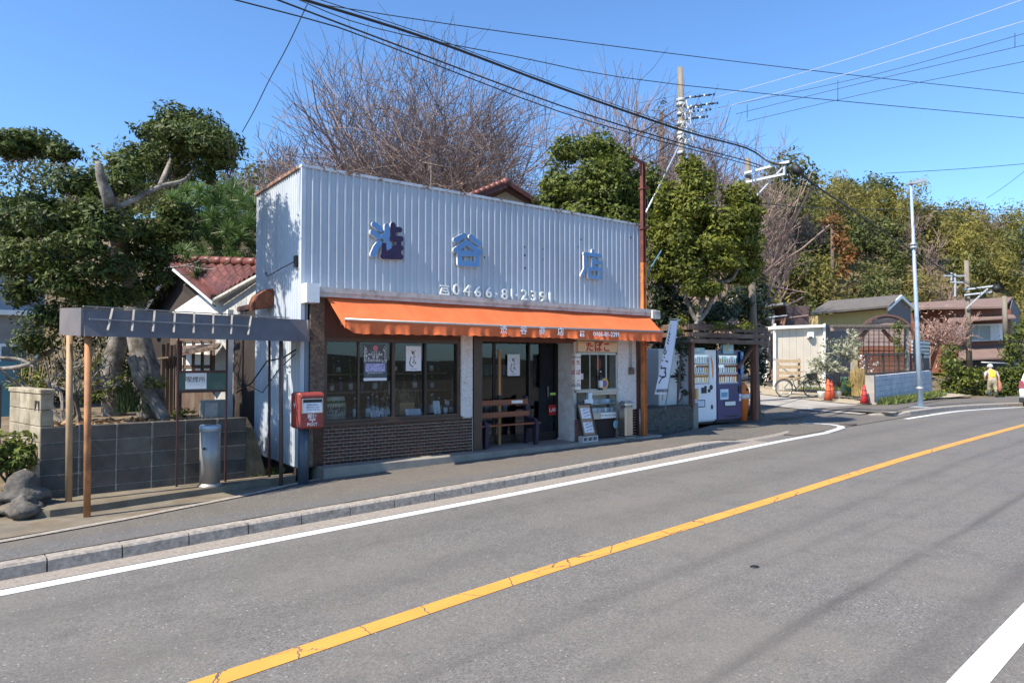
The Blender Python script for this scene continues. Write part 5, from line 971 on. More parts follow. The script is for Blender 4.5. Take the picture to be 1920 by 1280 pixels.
        q = MB(); q.box(x0 + .28, x0 + .78, y0 - .008, y0 + .002, .40, .54); q.build('outlet_frame', 'ink_black', v); q = MB(); q.box(x0 + .31, x0 + .75, y0 - .011, y0 - .008, .42, .52); q.build('outlet', 'label_paper', v); q = MB(); q.box(x0 + .3, x0 + .85, y0 - .004, y0, .12, .16); q.build('vent', 'ink_black', v)
        q = MB(); q.box(x1 - .15, x1 - .03, y0 - .014, y0, .74, .92); q.build('coin_panel', 'ink_black', v); q = MB(); q.box(x1 - .12, x1 - .05, y0 - .012, y0, .62, .70); q.box(x1 - .12, x1 - .05, y0 - .012, y0, .52, .60); q.build('sticker', 'paper', v)
        q = MB(); q.box(x1 - .10, x1 + .03, y0 - .05, y0 - .03, 1.22, 1.80, b=.004); q.build('side_flag', 'can_1', v)
        for i, ch in enumerate('電子マネー'): text('lettering', ch, 'letter_white', v, (x1 - .035, y0 - .053, 1.72 - .105 * i), .085, ext=.01)
    return v
vending(13.42, 14.50, 'white drinks vending machine with orange swoosh under the timber pergola', True, 3)
vending(14.54, 15.58, 'dark blue drinks vending machine right of the white one', False, 9)
# bin for cans
mat('bin_orange', (.66, .17, .03), .5, var=.08); bi = thing('recycling_bin', 'orange can bin with a clear domed lid beside the blue vending machine', 'bin', (15.72, 10.62, 0))
q = MB(); q.smooth = True; q.lathe([(.10, 0), (.155, .58), (.17, .60)], (15.72, 10.62, .0), 18); q.build('body', 'bin_orange', bi); mat('bag_plastic', (.55, .50, .46), .3, var=.3, vs=14, bump=.6, bs=20); q = MB(); q.smooth = True; q.lathe([(.165, .56), (.185, .60), (.19, .66), (.165, .70)], (15.72, 10.62, 0), 18); q.build('bag_rim', 'bag_plastic', bi); q = MB(); q.smooth = True; q.lathe([(.165, .69), (.15, .80), (.09, .93), (.03, .99)], (15.72, 10.62, 0), 18); q.build('dome_lid', 'bin_orange', bi); q = MB(); q.lathe([(.045, 0), (.045, .015)], (0, 0, 0), 14); q.v = [(15.70 + a, 10.475 - c, .81 + b_) for a, b_, c in q.v]; q.build('hole', 'ink_black', bi)
# meter cupboard behind
q = MB(); q.box(15.75, 16.35, 11.1, 11.5, .0, 1.10); t = thing('grey_cabinet', 'grey cabinet with a pale slanted hood right of the vending machines', 'cabinet', (16.05, 11.3, 0)); q.build('body', 'grey_wall', t); q = MB(); q.prism([(15.7, 11.05, 1.1), (16.4, 11.05, 1.1), (16.4, 11.05, 1.5), (16.2, 11.05, 1.5)], (0, .5, 0)); q.build('hood', 'stucco', t)
# timber pergola
pg = thing('timber_pergola', 'rough brown timber pergola roofing the two vending machines', 'pergola', (14.6, 10.4, 0)); PY = 10.26
xa, xb = 13.14, 16.3
for i, z in enumerate((1.98, 2.13, 2.29)):
    q = MB(); q.box(xa + .02 * i, xb - .05 * (i == 0), PY - .03, PY + .03, z, z + (.10, .11, .15)[i]); q.build('front_beam', 'timber_dark', pg)
    q = MB(); q.box(xa - .08 - .02 * i, xa + .0 + .02 * i - .004, PY - .02, 12.2, z + .004, z + (.10, .11, .15)[i] - .004); q.build('side_beam', 'timber_dark', pg)
for i in range(7): x = xa + .15 + i * .48; q = MB(); q.bar((x, PY + .04, 2.22), (x + .45, 12.2, 2.10), .09, .04); q.build('rafter', 'timber_dark', pg)
for i in range(3): y = 10.7 + i * .5; q = MB(); q.bar((xa, y, 2.18 - .03 * i), (xb, y, 2.18 - .03 * i), .10, .02); q.build('batten', 'slat_weathered', pg)
for x, y, z0_ in ((13.27, 10.36, .5), (16.0, 10.42, 0), (13.2, 12.1, .3), (16.1, 12.1, .2)): q = MB(); q.box(x - .055, x + .055, y - .055, y + .055, z0_, 1.99, b=.006); q.build('post', 'timber_post', pg)
q = MB(); q.bar((15.3, 10.47, 1.38), (15.96, 10.47, 1.93), .09, .05); q.build('brace', 'timber_post', pg); q = MB(); q.bar((16.0, 10.48, 1.95), (16.12, 10.60, 0.0), .10); q.build('post', 'timber_post', pg); q = MB(); q.bar((15.7, 11.0, 1.0), (16.2, 10.5, 1.08), .06); q.build('brace', 'timber_dark', pg)
# flag
fl_ = thing('banner_flag', 'tall white banner flag with black brush lettering leaning by the awning end', 'flag', (12.0, 10.2, .5)); FYY = 10.05
m, n, l, b = nodes('flag_cloth'); b.inputs['Base Color'].default_value = (.66, .67, .74, 1); b.inputs['Roughness'].default_value = .9
def fp(px, py): return at(px, py, FYY)
pb0, pb1 = fp(1247, 768), fp(1272, 597); q = MB(); q.tube([pb0, pb1], .012, 8); flat('pole_green', (.22, .40, .40), .4); q.build('pole', 'pole_green', fl_); q = MB(); q.tube([fp(1254, 599), pb1], .008, 6); q.build('top_arm', 'cap_white', fl_)
c00, c10, c01, c11 = fp(1255, 601), fp(1270, 601), fp(1226, 739), fp(1249, 738.5)
def flg(u, v, o=0): p = (c00 * (1 - u) + c10 * u) * (1 - v) + (c01 * (1 - u) + c11 * u) * v; return p + Vector((0, -.02 + .03 * math.sin(v * 5 + u * 2) * math.sin(u * 3) - o, 0))
q = MB(); q.smooth = True; q.grid(lambda a, b_: flg(a, b_), 6, 24); q.build('cloth', 'flag_cloth', fl_, fix=False)
def onflag(mb, chain, wd):
    P = [flg((x - x0f(y)) / (x1f(y) - x0f(y)), (y - 85) / 970, .004) for x, y, w in chain]
    for i in range(len(P) - 1):
        a, b_ = P[i], P[i + 1]; d = (b_ - a).normalized(); nn_ = Vector((-d.z, 0, d.x)); wa, wb = chain[i][2] * wd, chain[i + 1][2] * wd; mb.poly([a - nn_ * wa, b_ - nn_ * wb, b_ + nn_ * wb, a + nn_ * wa])
x0f = lambda y: 280 + (80 - 280) * (y - 85) / 970
x1f = lambda y: 385 + (243 - 385) * (y - 85) / 970
q = MB()
for ch in ([(222, 430, 7), (210, 470, 8), (196, 520, 6), (215, 535, 6), (236, 500, 7), (222, 470, 4)], [(200, 560, 7), (206, 585, 5)], [(178, 600, 6), (182, 630, 6)], [(215, 618, 5), (243, 635, 9)], [(170, 680, 5), (160, 720, 7), (200, 712, 6), (222, 722, 5)], [(200, 705, 7), (210, 770, 7), (208, 820, 8)], [(190, 760, 5), (215, 800, 6)], [(135, 810, 5), (160, 830, 6), (212, 822, 6), (160, 850, 5), (128, 915, 6)]): onflag(q, ch, .0024)
for i in range(7): onflag(q, [(296 - i * 8, 140 + i * 38, 4), (300 - i * 8, 160 + i * 38, 5)], .0022)
for i in range(4): onflag(q, [(290 - i * 9, 245 + i * 42, 6), (280 - i * 9, 268 + i * 42, 6), (298 - i * 9, 272 + i * 42, 4)], .0020)
tag(q.build('brush_lettering', 'ink_black', fl_, fix=False), kind='stuff')
p = flg(.5, .955, .006); text('lettering', '朝搾酒田家', 'ink_black', fl_, (p.x, p.y - .012, p.z), .078, bold=.012, ext=.01)
for v in (.0, .235, .485, .73): a, b_ = flg(1, v), pb1.lerp(pb0, v * .83 + .015); q = MB(); q.bar(a + Vector((-.03, -.01, 0)), b_ + Vector((.02, -.015, 0)), .03, .02); q.build('loop', 'cap_white', fl_)
q = MB(); q.tube([fp(1244, 740), fp(1243, 750)], .02, 8); q.build('weight', 'cap_white', fl_)
# ---- concrete poles
mat('pole_concrete', (.165, .14, .11), .9, var=.15, vs=3, bump=.2, bs=50, c2=(.22, .19, .15), st=(4, 4, .6)); mat('galvanised', (.50, .52, .54), .45, .5, var=.1); flat('insulator', (.55, .55, .54), .3); flat('cable_black', (.012, .012, .014), .6)
up = thing('utility_pole', 'short concrete utility pole with galvanised bracket arms beside the vending machines', 'utility pole', (16.75, 10.9, -.1)); b0, b1 = Vector((16.75, 10.9, -.1)), pt(1402, 297, 18.78)
q = MB(); q.tube([b0, b1], [.125, .075], 14); q.build('pole', 'pole_concrete', up)
for (xA, yA, xB, yB) in ((1396, 325, 1480, 303), (1398, 342, 1472, 326)): q = MB(); q.bar(pt(xA, yA, 18.7), pt(xB, yB, 18.0), .05, .06); q.build('bracket_arm', 'galvanised', up)
q = MB(); q.bar(pt(1420, 366, 18.6), pt(1467, 315, 18.1), .04); q.bar(pt(1471, 303, 18.1), pt(1471, 328, 18.1), .06); q.build('brace', 'galvanised', up)
q = MB(); a, b_ = pt(1487, 311, 18), pt(1503, 327, 17.9); q.tube([a, b_], .11, 12); q.build('splice_box', 'cable_black', up)
for py in (330, 345, 420, 640): p = b0.lerp(b1, (783 - py) / 486); q = MB(); q.tube([p, p + Vector((0, 0, .05))], .105 if py < 500 else .118, 14); q.build('band', 'galvanised', up)
tp2 = thing('utility_pole', 'tall concrete utility pole behind the trees carrying a crown of insulators', 'utility pole', (17.7, 14.2, 0)); c0, c1 = pt(1284, 560, 22), pt(1275.5, 127, 22); c0.z = .2
q = MB(); q.tube([c0, c1], [.15, .085], 14); q.build('pole', 'pole_concrete', tp2); rr = random.Random(2)
def onp(py): return c0.lerp(c1, (c0.z - O.z - (677 - py) / 1280 * 22) / (c0.z - c1.z)) if True else None
for py, ex in ((186, 55), (203, 62), (226, 42)): a = onp(py); b_ = pt(1280 + ex, py - 2 - ex * .12, 21.6); q = MB(); q.tube([a, b_], .022, 6); q.build('cross_arm', 'cable_black', tp2); 
for py, ex in ((186, 55), (203, 62), (226, 42), (206, 30), (213, 48)):
    for k in range(6):
        p = pt(1286 + ex * (k + 1) / 6.3, py - 2 - ex * .12 * (k + 1) / 6.3 - 1, 21.6); q = MB(); q.lathe([(.012, -.05), (.038, -.03), (.02, -.01), (.038, .01), (.012, .035)], p, 8); q.build('insulator', 'cable_black' if k % 3 else 'insulator', tp2)
q = MB()
for k in range(34):
    p = pt(1279 + rr.uniform(-5, 12), rr.uniform(190, 265), 21.8); q.tube([p, p + Vector((rr.uniform(-.25, .35), -.1, rr.uniform(-.25, .2))), p + Vector((rr.uniform(-.3, .45), -.1, rr.uniform(-.45, .25)))], .014, 5, False)
q.build('jumper_wires', 'insulator', tp2)
for py in (192, 200, 218, 236, 255, 262, 291): p = onp(py); q = MB(); q.tube([p, p + Vector((0, 0, .10))], .145, 12); q.build('band', 'galvanised', tp2)
q = MB(); a, b_ = pt(1279, 262, 21.7), pt(1204, 413, 17.0); q.tube([a, b_], .028, 6); tag(q.build('guy_wire', 'galvanised'), 'pale guy wire slanting down from the tall utility pole', 'guy wire')
# street lamp
sl2 = thing('street_lamp', 'slim pale blue steel street lamp by the side lane', 'street lamp', (25.2, 10.17, -.0)); b0, b1 = pt(1726, 763, 23.3), pt(1708, 343, 23.3); b0.z = 0; flat('lamp_steel', (.36, .46, .55), .35, .3)
q = MB(); q.tube([b0, b0.lerp(b1, .35), b1], [.095, .068, .043], 14); q.build('column', 'lamp_steel', sl2); q = MB(); q.box(-.28, .28, -.28, .28, 0, .02, Matrix.Translation(b0 + Vector((0, 0, -.02)))); q.build('base_plate', 'galvanised', sl2)
q = MB(); rtv = Vector((fy, -fx, 0)); fwv = Vector((fx, fy, 0)); q.prism([b1 + rtv * a + Vector((0, 0, z)) - fwv * .12 for a, z in ((-.06, -.05), (.06, -.06), (.30, .0), (.50, .06), (.52, .10), (.30, .11), (.05, .06), (-.06, .02))], fwv * .24); q.build('lamp_head', 'galvanised', sl2)
for py in (460, 466, 730): p = b0.lerp(b1, (763 - py) / 420); q = MB(); q.tube([p, p + Vector((0, 0, .07))], .11, 12); q.build('band', 'galvanised', sl2)
# far pole with brackets
fp3 = thing('utility_pole', 'distant concrete utility pole with galvanised brackets in front of the brown roofed house', 'utility pole', pt(1818, 700, 40)); a, b_ = pt(1818, 700, 40), pt(1812, 488, 40)
q = MB(); q.tube([a, b_], [.17, .12], 10); q.build('pole', 'pole_concrete', fp3)
for (xA, yA, xB, yB) in ((1808, 543, 1862, 536), (1808, 553, 1860, 547), (1812, 578, 1852, 541)): q = MB(); q.bar(pt(xA, yA, 39.8), pt(xB, yB, 39), .09, .08); q.build('bracket_arm', 'galvanised', fp3)
q = MB(); q.tube([pt(1866, 537, 39), pt(1872, 545, 38.8)], .2, 10); q.build('splice_box', 'cable_black', fp3)
for xA, yA, xB, yB in ((1770, 517, 1810, 517), (1782, 529, 1810, 529), (1791, 513, 1791, 556), (1784, 511, 1784, 526)): q = MB(); q.bar(pt(xA, yA, 39.5), pt(xB, yB, 39.5), .08); q.build('cross_arm', 'galvanised', fp3)
q = MB(); q.tube([pt(1886, 640, 42), pt(1883, 555, 42)], [.15, .14], 10); tag(q.build('chimney_post', 'pole_concrete'), 'thin concrete post beside the gable of the brown roofed house', 'post')
# ================================================================== across the lane and beyond
FW = Vector((fx, fy, 0)); RT = Vector((fy, -fx, 0))
def slabf(mb, pix, t, depth): mb.prism([pt(x, y, t) for x, y in pix], FW * depth); return mb
def gzf(p): return float(lanez(p.x, p.y)) + .045
# prefabricated hut
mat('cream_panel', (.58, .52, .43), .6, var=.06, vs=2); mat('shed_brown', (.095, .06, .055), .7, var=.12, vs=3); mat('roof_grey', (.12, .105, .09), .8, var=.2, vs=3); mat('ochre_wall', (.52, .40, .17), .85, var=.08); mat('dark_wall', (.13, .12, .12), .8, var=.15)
hut = thing('prefab_hut', 'cream prefabricated panel hut behind the bicycle', 'hut', pt(1500, 722, 30))
for i in range(7):
    x0_, x1_ = 1454 + i * 13.2, 1454 + (i + 1) * 13.2 - .35; q = MB(); slabf(q, [(x0_, 730), (x1_, 730), (x1_, 617 - .4 * (i + 1)), (x0_, 617 - .4 * i)], 29.6, .06); q.build('wall_panel', 'cream_panel', hut)
q = MB(); slabf(q, [(1451, 617), (1547, 613), (1547, 608), (1451, 611)], 29.4, 3.5); q.build('roof_edge', 'white_enamel', hut)
for x in (1451, 1544): q = MB(); slabf(q, [(x, 730), (x + 4, 730), (x + 4, 606), (x, 608)], 29.5, .1); q.build('corner_post', 'white_enamel', hut)
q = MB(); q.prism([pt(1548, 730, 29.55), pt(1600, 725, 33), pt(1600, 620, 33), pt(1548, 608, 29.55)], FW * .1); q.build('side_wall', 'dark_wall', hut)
q = MB(); slabf(q, [(1515, 633), (1526, 633), (1526, 622), (1515, 622)], 29.45, .15); q.build('vent_cover', 'white_enamel', hut); q = MB(); slabf(q, [(1517, 634), (1524, 634), (1523, 631), (1518, 631)], 29.42, .03); q.build('vent_slot', 'ink_black', hut)
shd = thing('lean_to_shed', 'open lean-to shed with brown box wall behind the utility pole', 'shed', pt(1470, 715, 34))
q = MB(); q.prism([pt(1417, 578, 33), pt(1468, 571, 33), pt(1475, 573, 36.5), pt(1424, 580, 36.5)], (0, 0, .1)); q.build('roof', 'slat_weathered', shd)
q = MB(); slabf(q, [(1474, 700), (1517, 700), (1517, 573), (1474, 573)], 34, 2.2); q.build('brown_wall', 'shed_brown', shd); q = MB(); slabf(q, [(1420, 716), (1452, 716), (1452, 581), (1420, 581)], 35.5, .1); q.build('back_wall', 'stucco', shd)
for x in (1420, 1434, 1447): q = MB(); slabf(q, [(x, 716), (x + 1.2, 716), (x + 1.2, 582), (x, 582)], 35.4, .05); q.build('wall_seam', 'dark_wall', shd)
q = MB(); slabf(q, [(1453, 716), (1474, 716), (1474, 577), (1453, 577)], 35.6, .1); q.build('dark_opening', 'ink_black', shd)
for i, (a, b_) in enumerate((((1434, 714), (1447, 622)), ((1438, 714), (1451, 590)), ((1444, 714), (1454, 640)), ((1449, 712), (1466, 594)), ((1453, 712), (1472, 592)))): q = MB(); q.bar(pt(*a, 32.2), pt(*b_, 33.4), .12, .05); tag(q.build('leaning_plank', ('white_enamel', 'slat_weathered', 'old_timber', 'timber_post', 'timber_post')[i]), ('long white plank leaning nearest the utility pole', 'tall grey plank leaning beside the white plank', 'short dark plank leaning against the lean-to shed', 'brown board leaning in the shed opening', 'rightmost brown board leaning against the shed')[i], 'plank', 'planks leaning by the shed')
q = MB(); q.tube([pt(1421, 597, 32.9), pt(1476, 591, 32.9)], .025, 6); tag(q.build('drying_pole', 'white_enamel'), 'white horizontal pole across the open shed', 'pole')
# house with ochre wall
yh = thing('ochre_house', 'low house with grey sheet roof and ochre wall behind the hut', 'house', pt(1610, 680, 42))
q = MB(); q.prism([pt(1519, 590, 40), pt(1668, 576, 40), pt(1690, 556, 44), pt(1553, 567, 44)], (0, 0, .12)); q.build('roof', 'roof_grey', yh); q = MB(); q.prism([pt(1690, 556, 44), pt(1553, 567, 44), pt(1560, 588, 48), pt(1712, 577, 48)], (0, 0, .12)); q.build('roof', 'roof_grey', yh)
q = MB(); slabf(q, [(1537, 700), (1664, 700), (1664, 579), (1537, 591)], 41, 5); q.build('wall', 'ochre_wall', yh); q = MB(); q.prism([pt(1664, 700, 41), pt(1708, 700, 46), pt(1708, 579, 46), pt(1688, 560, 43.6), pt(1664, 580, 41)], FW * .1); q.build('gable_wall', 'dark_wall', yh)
q = MB(); q.bar(pt(1664, 580, 40.6), pt(1690, 556, 43), .1, .2); q.bar(pt(1690, 556, 43), pt(1712, 577, 46), .1, .2); q.build('barge_board', 'white_enamel', yh)
# barrel-roofed hut with lattice pergola
mat('siding_pink', (.30, .215, .185), .8, var=.15, vs=4); mat('siding_brown', (.20, .075, .04), .7, var=.2, vs=4); mat('maroon_roof', (.115, .06, .05), .7, var=.12); mat('weath_post', (.33, .29, .25), .85, var=.15); mat('iron_brown', (.05, .035, .03), .6)
ah = thing('arched_hut', 'timber hut with round arched gable and maroon roof behind the lattice pergola', 'hut', pt(1660, 700, 34))
arch_ = [(1662 + 52 * math.cos(a), 636 - 45 * math.sin(a)) for a in np.linspace(math.pi, 0, 19)]
q = MB(); slabf(q, [(1610, 702)] + arch_ + [(1714, 702)], 34, .1); q.build('gable_wall', 'dark_wall', ah)
for i in range(14):
    y0_, y1_ = 598 + i * 7.4, 598 + i * 7.4 + 6.6
    ch = lambda y: 52 * math.sqrt(max(0, 1 - min(1, max(0, (636 - y) / 45)) ** 2)); x = min(ch(y0_), ch(y1_)) - 1
    q = MB(); slabf(q, [(1662 - x, y1_), (1662 + x, y1_), (1662 + x, y0_), (1662 - x, y0_)], 33.9, .09); q.build('siding_board', 'siding_pink' if i < 7 else 'siding_brown', ah)
q = MB()
for a, b_ in zip(arch_[:-1], arch_[1:]): q.bar(pt(*a, 33.8), pt(*b_, 33.8), .14, .10)
q.build('arch_trim', 'maroon_roof', ah)
q = MB(); cA = [pt(x, y, 33.9) for x, y in [(1662 + 54 * math.cos(a), 636 - 47 * math.sin(a)) for a in np.linspace(math.pi * .62, -.05, 12)]]; cB = [p + FW * 3.4 + RT * 1.6 + Vector((0, 0, .1)) for p in cA]
for i in range(11): q.poly([cA[i], cA[i + 1], cB[i + 1], cB[i]])
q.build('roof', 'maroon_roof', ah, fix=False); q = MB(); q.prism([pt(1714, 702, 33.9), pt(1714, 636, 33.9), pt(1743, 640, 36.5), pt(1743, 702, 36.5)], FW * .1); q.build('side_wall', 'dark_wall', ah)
for i in range(5): q = MB(); q.bar(pt(1710, 641 + i * 7, 33.8), pt(1742, 643 + i * 6.4, 36.3), .05, .12); q.build('louvre', 'galvanised', ah)
lp = thing('lattice_pergola', 'weathered timber pergola with tiled top beam and iron lattice', 'pergola', pt(1630, 705, 29.5))
for x in (1600, 1702): q = MB(); slabf(q, [(x - 2.5, 705), (x + 2.5, 705), (x + 2, 616), (x - 2, 616)], 29.5, .14); q.build('post', 'weath_post', lp)
q = MB(); slabf(q, [(1560, 620), (1704, 616), (1704, 611), (1560, 614)], 29.4, .16); q.build('beam', 'siding_pink', lp)
for i in range(20): x = 1562 + i * 7.2; q = MB(); slabf(q, [(x, 613), (x + 6.2, 613), (x + 6, 608.5), (x + .4, 608.5)], 29.3, .35); q.build('cap_tile', 'roof_grey', lp)
for x in np.arange(1610, 1700, 9.5): q = MB(); q.bar(pt(x, 616, 30), pt(x, 700, 30), .028); q.build('lattice_bar', 'iron_brown', lp)
for y in np.arange(640, 700, 9): q = MB(); q.bar(pt(1607, y, 30.05), pt(1700, y, 30.05), .022); q.build('lattice_bar', 'iron_brown', lp)
for (a, b_) in (((1605, 640), (1625, 620)), ((1675, 640), (1655, 618))): q = MB(); q.bar(pt(*a, 29.6), pt(*b_, 29.6), .12); q.build('brace', 'timber_post', lp)
# white block wall, railing
ww = thing('white_block_wall', 'whitewashed concrete block wall behind the street lamp', 'wall', (25.2, 11.7, 0)); A0, A1 = Vector((25.55, 11.75, 0)), Vector((34.5, 13.3, 0)); dv = (A1 - A0); LW = dv.length; dv.normalize(); ang = math.atan2(dv.y, dv.x)
wb_ = MB(); wb_.box(.006, .394, 0, .13, .005, .193, b=.006); wbp = wb_.build('block', 'block_white', ww, local=True); ft = True
for c_ in range(5):
    for i in range(int(LW / .4)):
        p = A0 + dv * (.4 * i); o = wbp if ft else wbp.copy()
        if not ft: COL.objects.link(o)
        ft = False; o.location = Vector((p.x, p.y, .04 + .012 * .4 * i + c_ * .198)) - wl(ww); o.rotation_euler = (0, 0, ang)
q = MB(); q.box(.01, LW - .1, .012, .12, -.3, 1.0, Matrix.Translation(A0 + Vector((0, 0, .02))) @ Matrix.Rotation(ang, 4, 'Z')); q.build('mortar', 'kerb_concrete', ww); q = MB(); q.box(-.2, LW, -.08, .2, -.4, .05, Matrix.Translation(A0) @ Matrix.Rotation(ang, 4, 'Z')); q.build('footing', 'kerb_concrete', ww)
q = MB(); q.box(-.16, -.006, 0, .3, -.2, 1.04, Matrix.Translation(A0) @ Matrix.Rotation(ang, 4, 'Z')); q.build('end_pier', 'pale_concrete', ww)
rl = thing('lattice_railing', 'brown railing of thin upright bars on top of the white wall', 'railing', A0 + Vector((0, .1, 1.05)))
for i in range(44): p = A0 + dv * (.1 + i * .2) + Vector((0, .35, 0)); q = MB(); q.bar(p + Vector((0, 0, 1.0 + .0025 * i)), p + Vector((0, 0, 1.80 + .0025 * i)), .012); q.build('bar', 'iron_brown', rl)
for z in (1.06, 1.80): q = MB(); q.bar(A0 + Vector((0, .35, z)), A0 + dv * 9.0 + Vector((0, .35, z + .1)), .06); q.build('rail', 'iron_brown', rl)
for i in range(5): p = A0 + dv * (.1 + i * 2.2) + Vector((0, .36, 0)); q = MB(); q.bar(p + Vector((0, 0, .9)), p + Vector((0, 0, 1.9)), .06); q.build('post', 'iron_brown', rl)
# cones
mat('cone_orange', (.62, .10, .04), .5, var=.12); mat('cone_red', (.50, .025, .03), .5, var=.12)
def cone(p, h, m_, label, stack=0):
    t = thing('traffic_cone', label, 'traffic cone', p, 'traffic cones at the yard'); q = MB(); q.smooth = True; q.lathe([(.15, .03), (.035, h)], p, 16); q.build('cone_body', m_, t); q = MB(); q.box(p.x - .19, p.x + .19, p.y - .19, p.y + .19, p.z, p.z + .03, b=.008); q.build('base', 'frame_dark', t)
    for z in (.45, .7): q = MB(); q.lathe([(.15 - .115 * (h * z - .03) / (h - .03) + .004, h * z), (.15 - .115 * (h * (z + .1) - .03) / (h - .03) + .004, h * (z + .1))], p, 16); q.build('band', 'post_red' if m_ == 'cone_red' else 'cone_orange', t)
    return t
for px, py, t, h, m_, lb in ((1553, 748, 25.6, .80, 'cone_orange', 'faded orange traffic cone nearest the lane on the gravel yard'), (1559, 741, 26.6, .72, 'cone_orange', 'orange traffic cone just behind the front orange one'), (1621, 755, 24.6, .68, 'cone_red', 'bright red traffic cone at the end of the white wall')):
    p = pt(px, py, t); p.z = gzf(p) - .005; cone(p, h, m_, lb)
# bicycle
bk = thing('bicycle', 'green framed city bicycle parked by the slat fence', 'bicycle', (0, 0, 0)); p = pt(1496, 728, 26.6); p.z = gzf(p); bk.location = p; bk.rotation_euler = (0, 0, math.atan2(RT.y, RT.x)); flat('tyre', (.02, .02, .02), .8); flat('bike_green', (.05, .09, .06), .4); flat('rim', (.55, .56, .58), .3, .8)
def ring(c, r, tr, n=28): return [(c[0] + r * math.cos(2 * math.pi * i / n), c[1], c[2] + r * math.sin(2 * math.pi * i / n)) for i in range(n + 1)]
rw_, fw_ = (-.54, 0, .34), (.54, 0, .34)
for c in (rw_, fw_):
    q = MB(); q.tube(ring(c, .325, 0), .018, 6, False); w__ = q.build('wheel', 'tyre', bk, local=True); q = MB(); q.tube(ring(c, .30, 0), .012, 6, False); q.build('rim', 'rim', w__, local=True); q = MB(); [q.tube([c, (c[0] + .3 * math.cos(a), 0, c[2] + .3 * math.sin(a))], .003, 3, False) for a in np.arange(0, 6.28, .45)]; q.tube([(c[0], -.04, c[2]), (c[0], .04, c[2])], .025, 8); q.build('spokes', 'rim', w__, local=True)
q = MB(); bb, st_, hd = (-.08, 0, .30), (-.22, 0, .72), (.36, 0, .78)
for a, b_ in ((bb, st_), (bb, hd), ((-.19, 0, .62), (.33, 0, .86)), (rw_, bb), (rw_, st_), (fw_, hd), (hd, (.32, 0, .95))): q.tube([a, b_], .016, 7)
q.build('frame', 'bike_green', bk, local=True); q = MB(); q.tube([(.22, -.27, .98), (.30, -.15, 1.0), (.33, 0, 1.0), (.30, .15, 1.0), (.22, .27, .98)], .012, 6); q.build('handlebar', 'rim', bk, local=True); q = MB(); q.smooth = True; q.sphere((-.24, 0, .80), .12, 10, 1.1, .7, .3); q.build('saddle', 'tyre', bk, local=True); q = MB(); q.box(.40, .70, -.15, .15, .72, .92); q.build('basket', 'tyre', bk, local=True); q = MB(); q.tube(ring(bb, .09, 0, 16), .008, 5, False); q.build('chainring', 'rim', bk, local=True)
q = MB(); a0 = [(c[0] + .37 * math.cos(a), 0, c[2] + .37 * math.sin(a)) for c in (rw_,) for a in np.linspace(.3, 3.0, 10)]; q.tube(a0, .02, 5); a0 = [(fw_[0] + .37 * math.cos(a), 0, fw_[2] + .37 * math.sin(a)) for a in np.linspace(.6, 2.6, 10)]; q.tube(a0, .02, 5); q.build('mudguard', 'tyre', bk, local=True)
sf = thing('slat_fence', 'short fence of pale wooden boards behind the bicycle', 'fence', pt(1480, 725, 27.6)); mat('pale_wood', (.46, .33, .2), .8, var=.2, vs=4)
for x in (1457, 1497): q = MB(); slabf(q, [(x, 728), (x + 3.5, 728), (x + 3.5, 672), (x, 672)], 27.6, .08); q.build('post', 'weath_post', sf)
for y in (674, 685, 696, 706): q = MB(); slabf(q, [(1459, y + 6), (1502, y + 6), (1502, y), (1459, y)], 27.5, .05); q.build('board', 'pale_wood', sf)
for px, py, t, m_, lb in ((1570, 722, 27, 'white_enamel', 'white flower pot under the variegated shrub'), (1541, 731, 26.4, 'label_paper', 'low pale planter next to the bicycle front wheel')): p = pt(px, py, t); p.z = gzf(p); q = MB(); q.lathe([(.12, 0), (.17, .26), (.18, .28)], p, 14, 1, 1); tag(q.build('flower_pot', m_), lb, 'flower pot')
p = pt(1590, 722, 28.5); p.z = gzf(p); q = MB(); q.lathe([(.28, 0), (.32, .75), (.3, .8)], p, 14); flat('bin_green', (.02, .07, .05), .5); tag(q.build('garden_bin', 'bin_green'), 'dark green garden bin behind the variegated shrub', 'bin')
# two-storey house, hedge
mat('wood_red', (.22, .085, .05), .75, var=.15); mat('roof_brown', (.19, .125, .10), .75, var=.12, vs=2); mat('pale_glass', (.55, .58, .60), .25, var=.1)
h2 = thing('brown_house', 'two-storey house with brown sheet roofs and wide white framed windows', 'house', pt(1830, 690, 52))
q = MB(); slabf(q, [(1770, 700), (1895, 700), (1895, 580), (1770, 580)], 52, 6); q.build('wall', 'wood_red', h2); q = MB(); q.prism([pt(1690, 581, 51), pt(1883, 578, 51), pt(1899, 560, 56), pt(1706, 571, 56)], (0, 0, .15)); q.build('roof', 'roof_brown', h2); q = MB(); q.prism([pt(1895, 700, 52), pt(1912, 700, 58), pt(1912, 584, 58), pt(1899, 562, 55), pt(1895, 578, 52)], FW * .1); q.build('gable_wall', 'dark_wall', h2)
q = MB(); q.prism([pt(1899, 560, 56), pt(1706, 571, 56), pt(1715, 585, 61), pt(1915, 588, 61)], (0, 0, .15)); q.build('roof', 'roof_brown', h2)
q = MB(); q.prism([pt(1776, 605, 49.5), pt(1905, 597, 49.5), pt(1900, 592, 52), pt(1780, 596, 52)], (0, 0, .1)); q.build('eave_roof', 'roof_brown', h2); q = MB(); q.prism([pt(1795, 676, 47.5), pt(1888, 672, 47.5), pt(1886, 648, 52), pt(1800, 652, 52)], (0, 0, .1)); q.build('porch_roof', 'roof_brown', h2)
q = MB(); slabf(q, [(1799, 641), (1882, 638), (1882, 606), (1799, 609)], 51.7, .3); wfr = q.build('window', 'white_enamel', h2)
